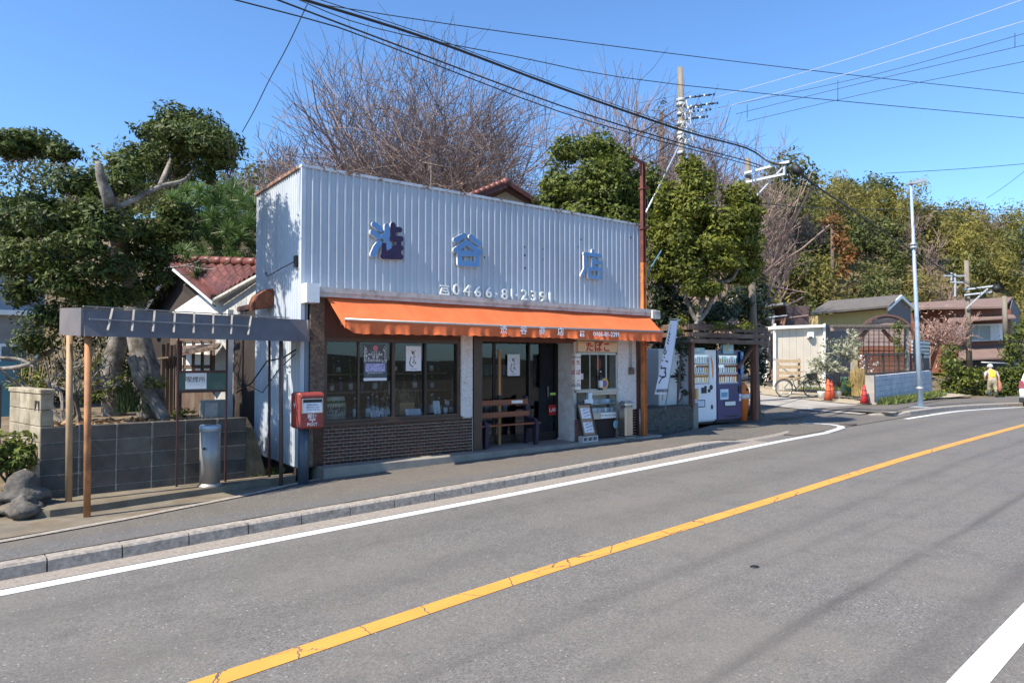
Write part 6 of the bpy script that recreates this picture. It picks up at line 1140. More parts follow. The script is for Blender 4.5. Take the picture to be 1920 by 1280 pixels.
for i, (x0_, x1_) in enumerate(((1802, 1812), (1815, 1836), (1838, 1855), (1857, 1874))): q = MB(); slabf(q, [(x0_, 638), (x1_, 637), (x1_, 609.5), (x0_, 611)], 51.6, .08); q.build('window_pane', 'pale_glass' if i in (0, 3) else 'shop_glass', wfr)
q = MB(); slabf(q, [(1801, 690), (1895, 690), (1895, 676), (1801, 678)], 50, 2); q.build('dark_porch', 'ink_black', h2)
q = MB(); q.tube([pt(1840, 679, 44), pt(1895, 681, 44)], .04, 6); tag(q.build('drying_pole', 'galvanised'), 'grey pole strung along the porch of the brown house', 'pole')
mat('bark_grey', (.17, .135, .115), .9, var=.25, vs=6)
# red roof house behind the shop
bh = thing('rear_house', 'house with red ridge tiles and cream gable peeking over the false front', 'house', pt(950, 500, 20))
pk = pt(948, 345, 20); q = MB(); q.prism([pt(880, 372, 19.5), pk, pk + FW * 4, pt(880, 372, 19.5) + FW * 4], (0, 0, -.12)); q.prism([pk, pt(1025, 392, 20.6), pt(1025, 392, 20.6) + FW * 4, pk + FW * 4], (0, 0, -.12)); q.build('roof', 'red_tile', bh); q = MB(); q.prism([pt(890, 520, 20.2), pt(893, 376, 20.2), pt(948, 356, 20.4), pt(1010, 390, 20.8), pt(1010, 520, 20.8)], FW * 3); q.build('gable_wall', 'cream_panel', bh)
for i in range(7):
    a = pt(880, 368, 19.45).lerp(pk + Vector((0, 0, .07)), i / 7); b_ = pt(880, 368, 19.45).lerp(pk + Vector((0, 0, .07)), (i + .95) / 7); q = MB(); q.tube([a, b_], [.09, .10], 8); q.build('ridge_tile', 'ridge_tile', bh)
q = MB(); q.bar(pk + Vector((0, -.05, .03)), pt(1025, 390, 20.5), .1, .12); q.bar(pt(880, 374, 19.4), pk + Vector((0, -.05, -.05)), .05, .12); q.build('barge_board', 'red_tile', bh); q = MB(); q.sphere(pk + Vector((0, 0, .05)), .14, 8); q.build('ridge_end', 'ridge_tile', bh)
q = MB(); t = thing('tv_antenna', 'thin television antenna above the false front', 'antenna', pt(808, 480, 19)); q.tube([pt(808, 480, 19), pt(808, 305, 19)], .012, 6); q.build('mast', 'bark_grey', t); q = MB(); q.tube([pt(790, 304, 19), pt(845, 315, 19)], .014, 5); [q.tube([pt(x, 304 + (x - 790) * .2, 18.8), pt(x + 1, 304 + (x - 790) * .2, 19.25)], .008, 4) for x in range(794, 845, 6)]; q.sphere(pt(789, 302, 19), .04, 8); q.build('array', 'bark_grey', t)
# ---- person walking away with a sack
def skin(name, joints, edges, m_, parent=None, sub=2):
    me = bpy.data.meshes.new(name); me.from_pydata([j[0] for j in joints], edges, []); o = bpy.data.objects.new(name, me); COL.objects.link(o); s_ = o.modifiers.new('s', 'SKIN'); sd = me.skin_vertices[0].data
    for i, j in enumerate(joints): sd[i].radius = (j[1], j[2] if len(j) > 2 else j[1])
    sd[0].use_root = True; b_ = o.modifiers.new('b', 'SUBSURF'); b_.levels = sub; b_.render_levels = sub; bpy.context.view_layer.update()
    m2 = bpy.data.meshes.new_from_object(o.evaluated_get(bpy.context.evaluated_depsgraph_get())); bpy.data.objects.remove(o); m2.polygons.foreach_set('use_smooth', [True] * len(m2.polygons)); return link(name, m2, m_, parent)
p = pt(1861, 746, 32.6); p.z = zr(p.x) + .125
pe = thing('person', 'person in yellow vest and pale cap walking away beside the hedge with a sack', 'person', p); pe.rotation_euler = (0, 0, math.atan2(FW.y, FW.x) - R(20))
flat('skin', (.45, .28, .2)); mat('trousers', (.30, .26, .18), .9, var=.3, vs=12); flat('vest_yellow', (.75, .60, .02), .7); flat('shirt_grey', (.38, .39, .40), .9); flat('boots', (.035, .05, .06), .5); mat('sack_brown', (.36, .15, .09), .9, var=.2, vs=8)
# x forward, y left
skin('body', [((-.05, 0, .80), .15, .17), ((.05, 0, 1.02), .14, .18), ((.14, 0, 1.20), .13, .19), ((.22, 0, 1.31), .055, .055), ((.27, 0, 1.41), .085, .08), ((.29, 0, 1.50), .07, .07), ((.14, .21, 1.22), .06), ((.08, .27, .98), .045), ((.20, .25, .78), .036), ((.14, -.21, 1.22), .06), ((.06, -.29, .98), .045), ((.10, -.30, .76), .036), ((-.03, .10, .72), .10), ((.10, .11, .42), .066), ((.02, .11, .06), .045), ((.12, .11, .03), .035), ((-.06, -.10, .72), .10), ((-.06, -.11, .42), .066), ((-.20, -.11, .09), .045), ((-.12, -.11, .03), .035)], [(0, 1), (1, 2), (2, 3), (3, 4), (4, 5), (2, 6), (6, 7), (7, 8), (2, 9), (9, 10), (10, 11), (0, 12), (12, 13), (13, 14), (14, 15), (0, 16), (16, 17), (17, 18), (18, 19)], 'skin', pe)
skin('vest', [((-.04, 0, .86), .17, .20), ((.05, 0, 1.03), .16, .20), ((.13, 0, 1.19), .15, .205), ((.19, 0, 1.27), .10, .15)], [(0, 1), (1, 2), (2, 3)], 'vest_yellow', pe)
for s_ in (1, -1): skin('sleeve', [((.14, .19 * s_, 1.23), .085), ((.11, .24 * s_, 1.10), .07), ((.08, .275 * s_, .99), .06)], [(0, 1), (1, 2)], 'shirt_grey', pe)
skin('trousers', [((-.03, 0, .93), .155, .19), ((-.05, 0, .82), .165, .185), ((-.03, .10, .70), .12), ((.08, .11, .44), .095), ((.05, .11, .30), .085), ((-.06, -.10, .70), .12), ((-.06, -.11, .44), .095), ((-.13, -.11, .30), .085)], [(0, 1), (1, 2), (2, 3), (3, 4), (1, 5), (5, 6), (6, 7)], 'trousers', pe)
for s_, bx_ in ((1, .02), (-1, -.2)): skin('boot', [((bx_ + .03, .11 * s_, .32), .075), ((bx_, .11 * s_, .08), .06), ((bx_ + .14, .11 * s_, .045), .045)], [(0, 1), (1, 2)], 'boots', pe)
q = MB(); q.smooth = True; q.lathe([(.115, -.02), (.115, .03), (.09, .09), (.03, .115)], (.28, 0, 1.47), 14); q.lathe([(.16, -.03), (.155, -.02)], (.30, 0, 1.47), 14); q.build('cap', 'cap_white', pe, local=True)
sk = thing('sack', 'reddish brown sack carried at the right side of the walking person', 'sack', p); sk.rotation_euler = pe.rotation_euler; q = MB(); q.smooth = True; q.lathe([(.05, 0), (.15, .06), (.17, .22), (.13, .40), (.05, .52), (.03, .55)], (.06, -.30, .25), 14, .9, .7); q.build('sack_body', 'sack_brown', sk, local=True)
# ---- white car leaving at the right edge
car = thing('car', 'white small car leaving the frame at the right edge of the road', 'car', (32.7, 8.15, zr(32.7)), rz=R(-4)); mat('car_white', (.78, .79, .8), .25, var=.02, coat=.5); glass('car_glass', (.15, .17, .18)); flat('tail_red', (.22, .06, .07), .2); flat('plastic_black', (.02, .02, .02), .6)
prof = [(-1.68, .30), (-1.70, .70), (-1.66, .95), (-1.55, 1.30), (-1.35, 1.50), (-.9, 1.56), (.2, 1.55), (.6, 1.44), (1.05, 1.02), (1.55, .88), (1.68, .70), (1.68, .30)]
q = MB(); q.smooth = True; W2 = lambda z: .74 - max(0, z - .85) * .19; secs = [(-1, 1), (-.93, 1.02), (.93, 1.02), (1, 1)]
for s_, k_ in ((-1, .97), (-.94, 1), (.94, 1), (1, .97)):
    for x, z in prof: q.v.append((x * k_, s_ * W2(z), .25 + (z - .25) * k_))
n_ = len(prof)
for j in range(3):
    for i in range(n_): q.face((j * n_ + i, j * n_ + (i + 1) % n_, (j + 1) * n_ + (i + 1) % n_, (j + 1) * n_ + i))
q.face(tuple(range(n_))); q.face(tuple(range(3 * n_, 4 * n_))); q.build('body', 'car_white', car, local=True)
for s_ in (-1, 1):
    q = MB(); q.prism([(-1.25, s_ * .672, 1.02), (.75, s_ * .69, 1.02), (.45, s_ * .628, 1.40), (-.05, s_ * .612, 1.45), (-1.2, s_ * .618, 1.42)], (0, s_ * .012, 0)); q.build('side_window', 'car_glass', car, local=True)
    for x in (-1.05, 1.05):
        q = MB(); q.tube([(x, s_ * .60, .28), (x, s_ * .755, .28)], .28, 18); w__ = q.build('wheel', 'tyre', car, local=True); q = MB(); q.tube([(x, s_ * .75, .28), (x, s_ * .762, .28)], .17, 14); q.build('rim', 'rim', w__, local=True)
    q = MB(); q.prism([(-1.715, s_ * .50, .78), (-1.715, s_ * .73, .78), (-1.66, s_ * .715, 1.05), (-1.67, s_ * .60, 1.05)], (.03, 0, 0)); q.build('tail_lamp', 'tail_red', car, local=True)
    q = MB(); q.box(1.60, 1.69, s_ * .55 - .12, s_ * .55 + .12, .66, .80); q.build('headlight', 'clear_glass', car, local=True)
q = MB(); q.prism([(-1.675, -.55, 1.0), (-1.675, .55, 1.0), (-1.49, .50, 1.42), (-1.49, -.50, 1.42)], (-.015, 0, .01)); q.build('rear_window', 'car_glass', car, local=True); q = MB(); q.box(-1.74, -1.6, -.72, .72, .22, .42, b=.03); q.build('rear_bumper', 'plastic_black', car, local=True); q = MB(); q.box(-1.735, -1.70, -.17, .17, .55, .70); q.build('number_plate', 'cap_white', car, local=True); q = MB(); q.prism([(.68, -.56, 1.40), (.68, .56, 1.40), (1.07, .6, 1.04), (1.07, -.6, 1.04)], (.012, 0, .012)); q.build('windscreen', 'car_glass', car, local=True)
# ================================================================== plants
leafmat('leaf_glossy', (.010, .020, .006), (.115, .15, .032), .24, .55, .25); leafmat('leaf_mid', (.026, .045, .009), (.17, .20, .035), .3, .55, .25); leafmat('leaf_fresh', (.032, .052, .010), (.24, .25, .04), .35, .55, .25); leafmat('leaf_dark', (.010, .018, .006), (.055, .075, .022), .25, .4)
leafmat('leaf_bamboo', (.07, .08, .016), (.34, .29, .07), .4, .6, .3, (.20, .17, .06)); leafmat('leaf_hill', (.034, .05, .013), (.17, .18, .055), .3, .6, .3); leafmat('leaf_rust', (.14, .055, .018), (.33, .14, .045), .35, .6, .3); leafmat('leaf_hedge', (.025, .05, .012), (.22, .24, .035), .35, .45); leafmat('leaf_variegated', (.10, .13, .06), (.50, .48, .36), .35, .6); leafmat('needle', (.03, .065, .016), (.15, .24, .05), .3, .5); leafmat('twig_pink', (.30, .17, .13), (.55, .38, .32), .1, .8); leafmat('grass_blade', (.05, .08, .02), (.22, .26, .06), .35, .6); leafmat('straw', (.35, .25, .10), (.60, .46, .22), .3, .8); leafmat('litter', (.10, .055, .025), (.36, .24, .13), .1, .9); leafmat('blossom', (.60, .52, .50), (.8, .76, .74), .4, .7)
mat('bark_pale', (.23, .205, .18), .95, var=.4, vs=9, bump=1, bs=34, c2=(.09, .075, .06), lo=.46, hi=.6); mat('bark_twig', (.225, .16, .135), .9, var=.2, vs=4); mat('bark_brown', (.11, .08, .06), .9, var=.3, vs=6, bump=.5, bs=30); mat('twig_yellow', (.36, .27, .13), .85, var=.2, vs=8)
def pad(px, py, rx, ry, t, k=.85): c = pt(px, py, t); s_ = t / 1280; return (tuple(c), (rx * s_, rx * s_ * k, ry * s_))
# radii are in world axes; good enough for round pads
def limb(mb, pts, r0, r1, n=10):
    P = [Vector(p) for p in pts]; out = []
    for i in range(len(P) - 1):
        p0, p1, p2, p3 = P[max(i - 1, 0)], P[i], P[i + 1], P[min(i + 2, len(P) - 1)]
        for k in range(4): t = k / 4; out.append(.5 * ((2 * p1) + (p2 - p0) * t + (2 * p0 - 5 * p1 + 4 * p2 - p3) * t * t + (3 * p1 - p0 - 3 * p2 + p3) * t ** 3))
    out.append(P[-1]); m = len(out); rr = random.Random(len(out) + int(P[0].x * 100)); mb.tube(out, [(r0 + (r1 - r0) * i / (m - 1)) * rr.uniform(.96, 1.04) for i in range(m)], n)
# big pruned evergreen by the shelter
ET = 11.6; et = thing('evergreen_tree', 'large cloud-pruned evergreen with thick pale trunk behind the shelter', 'tree', pt(285, 785, ET))
q = MB(); limb(q, [pt(288, 800, ET), pt(278, 720, ET), pt(262, 640, ET), pt(250, 560, ET), pt(235, 500, ET - .5), pt(218, 430, ET - 1.6), pt(208, 385, ET - 2.5), pt(190, 335, ET - 2.7), pt(184, 305, ET - 2.7)], .24, .035, 14); limb(q, [pt(212, 392, ET - 2.4), pt(250, 375, ET - 2.3), pt(300, 350, ET - 2.1), pt(345, 338, ET - 1.9), pt(365, 315, ET - 1.5)], .042, .018); limb(q, [pt(240, 490, ET), pt(200, 470, ET - .6), pt(160, 468, ET - 1.2), pt(130, 485, ET - 1.6), pt(95, 470, ET - 1.9)], .11, .04); limb(q, [pt(250, 540, ET), pt(180, 505, ET - 1.4), pt(120, 505, ET - 2.0)], .06, .02); limb(q, [pt(300, 350, ET - 2.1), pt(320, 300, ET - 1.5), pt(330, 260, ET - 1.1)], .04, .02); limb(q, [pt(205, 375, ET), pt(150, 330, ET), pt(100, 290, ET)], .05, .02); limb(q, [pt(262, 640, ET), pt(230, 590, ET - .2), pt(180, 560, ET - .4)], .06, .03); q.build('trunk', 'bark_pale', et)
q = MB(); limb(q, [pt(312, 792, ET - .5), pt(285, 745, ET - .5), pt(262, 715, ET - .6), pt(255, 690, ET - .6), pt(246, 668, ET - .6)], .10, .075, 12); limb(q, [pt(262, 712, ET - .6), pt(270, 690, ET - .6), pt(263, 668, ET - .6)], .08, .06, 10); q.build('trunk', 'bark_pale', et)
q = MB(); limb(q, [pt(215, 790, ET + .6), pt(210, 700, ET + .6), pt(225, 620, ET + .6), pt(240, 540, ET + .5)], .2, .12, 12); q.build('trunk', 'bark_pale', et)
pads = [(60, 268, 78, 26, .2), (20, 278, 60, 22, 0), (118, 288, 42, 22, .0), (345, 225, 62, 30, -.9), (300, 250, 52, 30, -.9), (385, 250, 58, 34, -1.3), (425, 275, 36, 34, -1.5), (275, 290, 50, 34, -.8), (320, 305, 62, 36, -1.1), (240, 320, 46, 40, .2), (145, 345, 56, 38, -.2), (165, 395, 40, 34, -.5), (60, 385, 60, 30, .3), (40, 420, 80, 44, 0), (110, 420, 70, 40, -.4), (200, 425, 50, 40, -.5), (270, 435, 56, 36, 0), (330, 430, 44, 36, .3), (330, 395, 44, 22, .3), (60, 490, 90, 48, -.3), (150, 460, 60, 30, -.7), (200, 505, 60, 34, -.4), (280, 480, 60, 36, .1), (130, 535, 60, 36, -.3), (40, 545, 40, 40, .2), (95, 595, 52, 36, 0), (220, 555, 46, 34, .2), (60, 640, 36, 34, .8), (270, 545, 34, 34, .3), (300, 520, 30, 26, .2), (15, 480, 60, 60, .5), (350, 275, 60, 30, -1.5), (405, 300, 40, 26, -1.7), (170, 560, 50, 30, .0), (390, 330, 22, 20, -1.6), (205, 352, 26, 20, -.3), (238, 345, 34, 28, -.2), (345, 255, 60, 30, -1.9), (395, 270, 50, 30, -2.0)]
crown('crown', [pad(a, b_, c * .95, d * .95, ET + (e - 2.1 if a < 262 and e > -.75 else e - 1.25 if e > -.75 else e)) for a, b_, c, d, e in pads], 13500, .085, .030, 'leaf_glossy', et, .5, .35, 2.0, .8)
A, B, C2, D2 = [], [], [], []
for (a, b_, c, d, e) in pads[:12]:
    o_ = pt(a, b_ + d, ET + e)
    for k in range(26):
        s_ = np.array(o_) + rng.normal(0, .1, 3); t_ = np.array(pt(a + rng.uniform(-c, c) * .8, b_ + rng.uniform(-d, d) * .5, ET + e + rng.normal(0, .3))); A.append(s_); B.append(t_); C2.append(.012); D2.append(.004)
segs('twigs', A, B, C2, D2, 'bark_grey', et, 3)
# pine behind
pn = thing('pine_tree', 'bright green long-needled pine between the evergreen and the shop', 'tree', pt(410, 600, 16)); q = MB(); limb(q, [pt(415, 620, 16), pt(412, 500, 16), pt(400, 400, 16), pt(395, 330, 16)], .14, .04); q.build('trunk', 'bark_brown', pn)
tv, tt = [], []
for k in range(230):
    px, py = rng.uniform(300, 490), rng.uniform(345, 520)
    if (px - 395) ** 2 / 100 ** 2 + (py - 430) ** 2 / 95 ** 2 > 1: continue
    c = np.array(pt(px, py, 16 + rng.normal(0, .7))); n_ = 70; d = unit(rng.normal(0, 1, (n_, 3)) + np.array([0, 0, .8])); L = rng.uniform(.18, .34, (n_, 1)); s_ = unit(np.cross(d, rng.normal(0, 1, (n_, 3)))) * .009
    tv.append(np.stack([c - s_, c + d * L - s_ * .3, c + d * L + s_ * .3, c + s_], 1) if False else np.stack([np.repeat(c[None], n_, 0) - s_, c + d * L - s_ * .4, c + d * L + s_ * .4, np.repeat(c[None], n_, 0) + s_], 1)); tt.append(rng.uniform(0, 1, n_) * .6 + .4 * rng.uniform())
quads('crown', np.concatenate(tv), 'needle', pn, np.concatenate(tt))
# shrubs of the garden
def shrub(name, label, blobs, m_, per, L, Wd, cat='shrub', group=None, base=None, stem=True, **kw):
    c = Vector(blobs[0][0]); b = base or Vector((c.x, c.y, c.z - blobs[0][1][2])); t = thing(name, label, cat, b, group); crown('foliage', blobs, per, L, Wd, m_, t, **kw)
    if stem:
        q = MB()
        for k in range(6): q.tube([b, Vector(blobs[k % len(blobs)][0]) + Vector((random.uniform(-.1, .1), 0, 0))], [.02, .008], 5)
        q.build('stem', 'bark_brown', t)
    return t
shrub('leafy_shrub', 'glossy broad-leaved shrub in front of the gate wall at the left edge', [pad(20, 835, 40, 34, 8.3), pad(0, 870, 40, 30, 8.2), pad(45, 860, 22, 24, 8.2)], 'leaf_mid', 5200, .13, .045, jitter=.5, base=pt(15, 905, 8.3))
shrub('leafy_shrub', 'yellow-green bush behind the gate wall', [pad(60, 700, 34, 26, 12.5), pad(90, 715, 30, 24, 12.2), pad(45, 725, 30, 22, 12.4)], 'leaf_fresh', 4800, .09, .035)
shrub('leafy_shrub', 'dark green bush between the two shelter posts', [pad(185, 700, 44, 40, 12.3), pad(215, 720, 40, 34, 12.2), pad(175, 740, 40, 30, 12.0), pad(240, 690, 30, 26, 12.4)], 'leaf_mid', 4200, .09, .03)
shrub('leafy_shrub', 'small fern-like bush beside the pale trunks', [pad(235, 728, 22, 18, 11.0), pad(245, 700, 16, 12, 11.1), pad(292, 720, 22, 16, 11.0)], 'leaf_mid', 5200, .10, .022)
shrub('leafy_shrub', 'low yellowish plant on the wall top beside the trunk base', [pad(345, 772, 22, 9, 11.0), pad(330, 778, 12, 7, 10.9)], 'leaf_fresh', 5200, .06, .025, stem=False)
shrub('leafy_shrub', 'small yellow-leaved plant beside the front boulder', [pad(12, 925, 14, 12, 7.9), pad(5, 945, 12, 10, 7.8)], 'leaf_fresh', 6000, .05, .025, stem=False)
shrub('garden_thicket', 'dark green bushes closing the back of the garden behind the bare shrub', [pad(x, y, 44, 34, 15.5 + .4 * ((i * 7) % 3)) for i, (x, y) in enumerate([(-10, 640), (30, 690), (80, 640), (120, 690), (160, 640), (200, 690), (240, 640), (280, 700), (330, 690), (40, 740), (110, 745), (180, 745), (250, 745), (310, 745), (0, 745), (150, 610), (220, 600)])], 'leaf_mid', 1500, .12, .05, base=pt(170, 770, 15.6), flatb=1)
# narcissus leaves
t = thing('narcissus_clump', 'upright clump of green narcissus leaves at the tree foot', 'plant', pt(240, 770, 11)); n_ = 150; c = np.array(pt(240, 772, 11.0)); bs = c + rng.normal(0, 1, (n_, 3)) * [.1, .08, 0]; tp_ = bs + np.stack([rng.normal(0, .07, n_), rng.normal(0, .07, n_), rng.uniform(.25, .48, n_)], 1); s_ = np.array([.007, -.004, 0]); quads('blades', np.stack([bs - s_, bs + s_, tp_ + s_ * .3, tp_ - s_ * .3], 1), 'grass_blade', t, rng.uniform(0, .5, n_))
# bare pruned shrub
bs_ = thing('bare_shrub', 'leafless pruned shrub with knobbly pale stems behind the gate wall', 'shrub', pt(115, 790, 10.6)); A, B, C2, D2 = [np.concatenate(z) for z in zip(*[grow(pt(px, 790, 10.6), np.array(pt(px + dx_, 700, 10.6 + dz_)) - np.array(pt(px, 790, 10.6)), .50, .034, 3, 11 + i, (2, 3), .5, .3, .72, .2, 3, .72, .009) for i, (px, dx_, dz_) in enumerate(((110, -40, .1), (120, -15, -.1), (125, 10, .1), (130, 30, 0), (150, 15, -.1), (115, -70, .1)))])]
segs('stems', A, B, C2, D2, 'bark_pale', bs_, 5); A, B = [], []
for k in range(70):
    p0 = np.array(pt(rng.uniform(40, 215), rng.uniform(640, 740), 10.7)); A.append(p0); B.append(p0 + np.array([rng.normal(0, .1), rng.normal(0, .05), rng.uniform(.15, .5)]))
segs('shoots', A, B, [.006] * 70, [.003] * 70, 'twig_yellow', bs_, 4)
q = MB(); limb(q, [pt(-40, 690, 10.5), pt(20, 690, 10.5), pt(60, 680, 10.5), pt(100, 655, 10.5)], .03, .04, 8); limb(q, [pt(-40, 672, 10.5), pt(30, 672, 10.5), pt(70, 690, 10.5)], .02, .03, 8); q.build('bough', 'bark_pale', bs_)
# leaf litter on the wall top and soil
n_ = 900; P_ = np.stack([rng.uniform(.7, 3.0, n_), rng.uniform(10.25, 12.6, n_), np.full(n_, .60)], 1); P_[:, 2] = gz(P_[:, 0], P_[:, 1]) + rng.uniform(.01, .06, n_)
tag(quads('leaf_litter', leaves_at(P_, np.tile([0, 0, 1.], (n_, 1)), .10, .05, .5), 'litter', None, rng.uniform(0, 1, n_)), 'dry fallen leaves on the garden soil', 'leaf litter', kind='stuff')
q = MB(); limb(q, [pt(290, 505, 12.6), pt(350, 498, 12.4), pt(385, 485, 12.3), pt(395, 492, 12.3)], .02, .012, 6); limb(q, [pt(350, 498, 12.4), pt(400, 505, 12.2), pt(430, 490, 12.2)], .012, .005, 5); tag(q.build('bare_bough', 'bark_pale'), 'crooked bare bough lying across the red tiled roof', 'branch')
# trees behind and right of the shop
rt_ = thing('round_evergreen', 'dense rounded evergreen rising behind the right half of the false front', 'tree', pt(1110, 560, 18)); q = MB(); limb(q, [pt(1110, 620, 18), pt(1110, 400, 18)], .2, .1); q.build('trunk', 'bark_brown', rt_)
crown('crown', [pad(a, b_, c, d, 18 + e) for a, b_, c, d, e in ((1060, 285, 34, 32, 0), (1120, 280, 46, 32, .3), (1160, 300, 34, 30, .2), (1130, 325, 50, 34, -.3), (1045, 350, 42, 38, 0), (1095, 360, 50, 36, -.3), (1150, 365, 50, 40, -.2), (1030, 395, 34, 30, 0), (1090, 405, 50, 30, -.5), (1150, 415, 56, 34, -.3), (1190, 360, 34, 50, .4), (1190, 430, 40, 40, .3), (1220, 350, 36, 40, 1.2), (1225, 400, 40, 50, 1.4))], 7000, .11, .055, 'leaf_mid', rt_, .7, .5, 2.6, .85)
yt = thing('yellow_green_tree', 'bushy yellow-green tree with pale forked stems above the pergola', 'tree', pt(1310, 612, 16.5)); q = MB()
for ch in ([(1305, 640), (1308, 605), (1318, 560), (1322, 500), (1325, 440)], [(1308, 605), (1330, 575), (1345, 530), (1352, 490)], [(1308, 605), (1290, 570), (1280, 520), (1285, 420)], [(1330, 575), (1335, 540), (1322, 500)], [(1345, 530), (1375, 520), (1395, 470)]): limb(q, [pt(x, y, 16.5) for x, y in ch], .09 if ch[0][1] > 620 else .055, .03, 8)
q.build('trunk', 'bark_pale', yt)
crown('crown', [pad(a, b_, c * .92, d * .92, 16.5 + e) for a, b_, c, d, e in ((1293, 315, 32, 26, .2), (1310, 345, 42, 32, 0), (1265, 375, 48, 40, .1), (1305, 390, 46, 40, -.2), (1240, 430, 36, 50, .2), (1275, 445, 52, 46, -.2), (1325, 430, 40, 44, .3), (1385, 370, 36, 30, 0), (1400, 400, 40, 34, -.1), (1370, 415, 44, 36, -.3), (1345, 460, 50, 42, -.3), (1395, 450, 42, 44, 0), (1290, 500, 60, 40, -.1), (1240, 490, 38, 46, .2), (1360, 490, 40, 26, -.3), (1410, 490, 26, 40, .4), (1330, 540, 30, 18, -.4), (1300, 540, 26, 20, -.6), (1385, 520, 36, 18, .3))], 6800, .12, .055, 'leaf_fresh', yt, .75, .45, 2.6, .9)
shrub('dark_shrub', 'dark broad-leaved shrub in the shade between the shop end and the flag', [pad(1240, 540, 40, 40, 17.2), pad(1235, 600, 34, 44, 17), pad(1265, 580, 40, 40, 17.2), pad(1290, 620, 36, 36, 18), pad(1255, 660, 34, 44, 17.4), pad(1228, 690, 24, 60, 17.2), pad(1255, 720, 24, 34, 17.4), pad(1235, 745, 30, 24, 17.2)], 'leaf_dark', 3600, .15, .05, base=pt(1250, 745, 17.2), flatb=1)
shrub('dark_shrub', 'dark evergreen mass behind the pergola and short utility pole', [pad(1340, 590, 60, 26, 18.5), pad(1390, 570, 40, 40, 19), pad(1320, 640, 40, 26, 19), pad(1400, 640, 34, 40, 19.3), pad(1370, 680, 40, 30, 19.5), pad(1420, 560, 30, 60, 20), pad(1425, 690, 20, 40, 20)], 'leaf_dark', 3200, .16, .06, base=pt(1380, 730, 19.3), flatb=1)
shrub('climbing_shrub', 'low green scrambling plant on the pergola roof', [pad(1350, 612, 30, 10, 16.6), pad(1395, 612, 26, 11, 16.6), pad(1270, 620, 20, 16, 16.3), pad(1280, 600, 12, 14, 16.2)], 'leaf_fresh', 4200, .08, .035, stem=False)
q_ = np.array([pt(1372 + rng.normal(0, 8), 603 + rng.normal(0, 4), 16.4) for _ in range(40)]); tag(quads('blossom', leaves_at(q_, np.tile([0, -1, .3], (40, 1)), .05, .05, 1), 'twig_pink', None, rng.uniform(.5, 1, 40)), 'few pink blossoms among the scrambling plant on the pergola', 'blossom', kind='stuff')
shrub('hanging_shrub', 'dark hanging branch of leaves beside the banner flag', [pad(1279, 655, 13, 28, 15.9), pad(1275, 700, 11, 24, 15.9), pad(1285, 735, 7, 10, 15.9)], 'leaf_dark', 3600, .12, .04, base=pt(1270, 760, 15.4), flatb=1)
# yard plants
shrub('variegated_shrub', 'pale variegated shrub in front of the cream hut', [pad(1575, 655, 34, 24, 27), pad(1600, 640, 22, 26, 27.5), pad(1545, 680, 32, 18, 26.8), pad(1565, 690, 30, 18, 26.6), pad(1535, 695, 20, 14, 26.6), pad(1592, 665, 22, 26, 27.2)], 'leaf_variegated', 900, .16, .06, base=pt(1575, 725, 27))
shrub('flowering_rose', 'straggly rose bush with pale blooms beside the red cone', [pad(1625, 695, 24, 20, 26.4), pad(1615, 675, 18, 16, 26.6), pad(1640, 680, 14, 14, 26.6)], 'blossom', 220, .09, .07, base=pt(1622, 740, 26.4))
t = thing('straw_bundle', 'tied bundle of dry straw standing behind the red cone', 'straw', pt(1611, 740, 26.2)); n_ = 260; c = np.array(pt(1611, 742, 26.2)); bs = c + rng.normal(0, .09, (n_, 3)) * [1, 1, 0]; tp_ = bs + np.stack([rng.normal(0, .10, n_), rng.normal(0, .1, n_), rng.uniform(.7, 1.1, n_)], 1); s_ = np.array([.014, -.010, 0]); quads('stalks', np.stack([bs - s_, bs + s_, tp_ + s_ * .5, tp_ - s_ * .5], 1), 'straw', t, rng.uniform(0, 1, n_))
shrub('leafy_shrub', 'green weeds at the foot of the variegated shrub', [pad(1595, 720, 18, 12, 26.5), pad(1525, 715, 26, 14, 27.2)], 'leaf_fresh', 1500, .10, .04, stem=False)
shrub('ivy_climber', 'yellow-green climber on the pergola post by the arched hut', [pad(1684, 612, 14, 12, 29.2), pad(1682, 635, 10, 18, 29.2), pad(1685, 655, 9, 14, 29.2)], 'leaf_hedge', 1500, .11, .06, stem=False, flatb=1)
t = thing('bare_pink_shrub', 'broad leafless pinkish shrub beside the brown house', 'shrub', pt(1750, 690, 40)); A, B, C2, D2 = [np.concatenate(z) for z in zip(*[grow(pt(px, 690, 40), np.array(pt(px + dx_, 600, 40)) - np.array(pt(px, 690, 40)), 1.15, .05, 5, 31 + i, (3, 4), .5, .15, .72, .15, 2, .65, .014) for i, (px, dx_) in enumerate(((1735, -30), (1745, 0), (1755, 25), (1765, 60), (1775, 10)))])]
mat('twig_rose', (.36, .23, .19), .9, var=.2, vs=3); segs('stems', A, B, C2, D2, 'twig_rose', t, 3)
crown('crown', [pad(a, b_, c, d, 39.6) for a, b_, c, d in ((1740, 605, 34, 22), (1765, 585, 30, 14), (1770, 620, 26, 24), (1745, 640, 30, 22), (1725, 580, 26, 10))], 60, .16, .05, 'twig_pink', t, flatb=1)
for i, (a, b_, n_, lb) in enumerate(((1768, 1800, 0, 'tall light green end of the clipped hedge next to the white wall'), (1795, 1850, 1, 'long clipped hedge with golden top left of the walking person'), (1868, 1925, 2, 'clipped hedge right of the walking person'))):
    bl_ = [pad(x, y, 14, 12, 35 + .2 * rng.normal()) for x in np.arange(a, b_, 9) for y in ((682, 700, 718, 734) if i == 0 else (698, 712, 726, 738))]; shrub('hedge', lb, bl_, 'leaf_hedge' if i < 2 else 'leaf_mid', 650, .17, .08, 'hedge', base=pt((a + b_) / 2, 746, 35), stem=False, flatb=1)
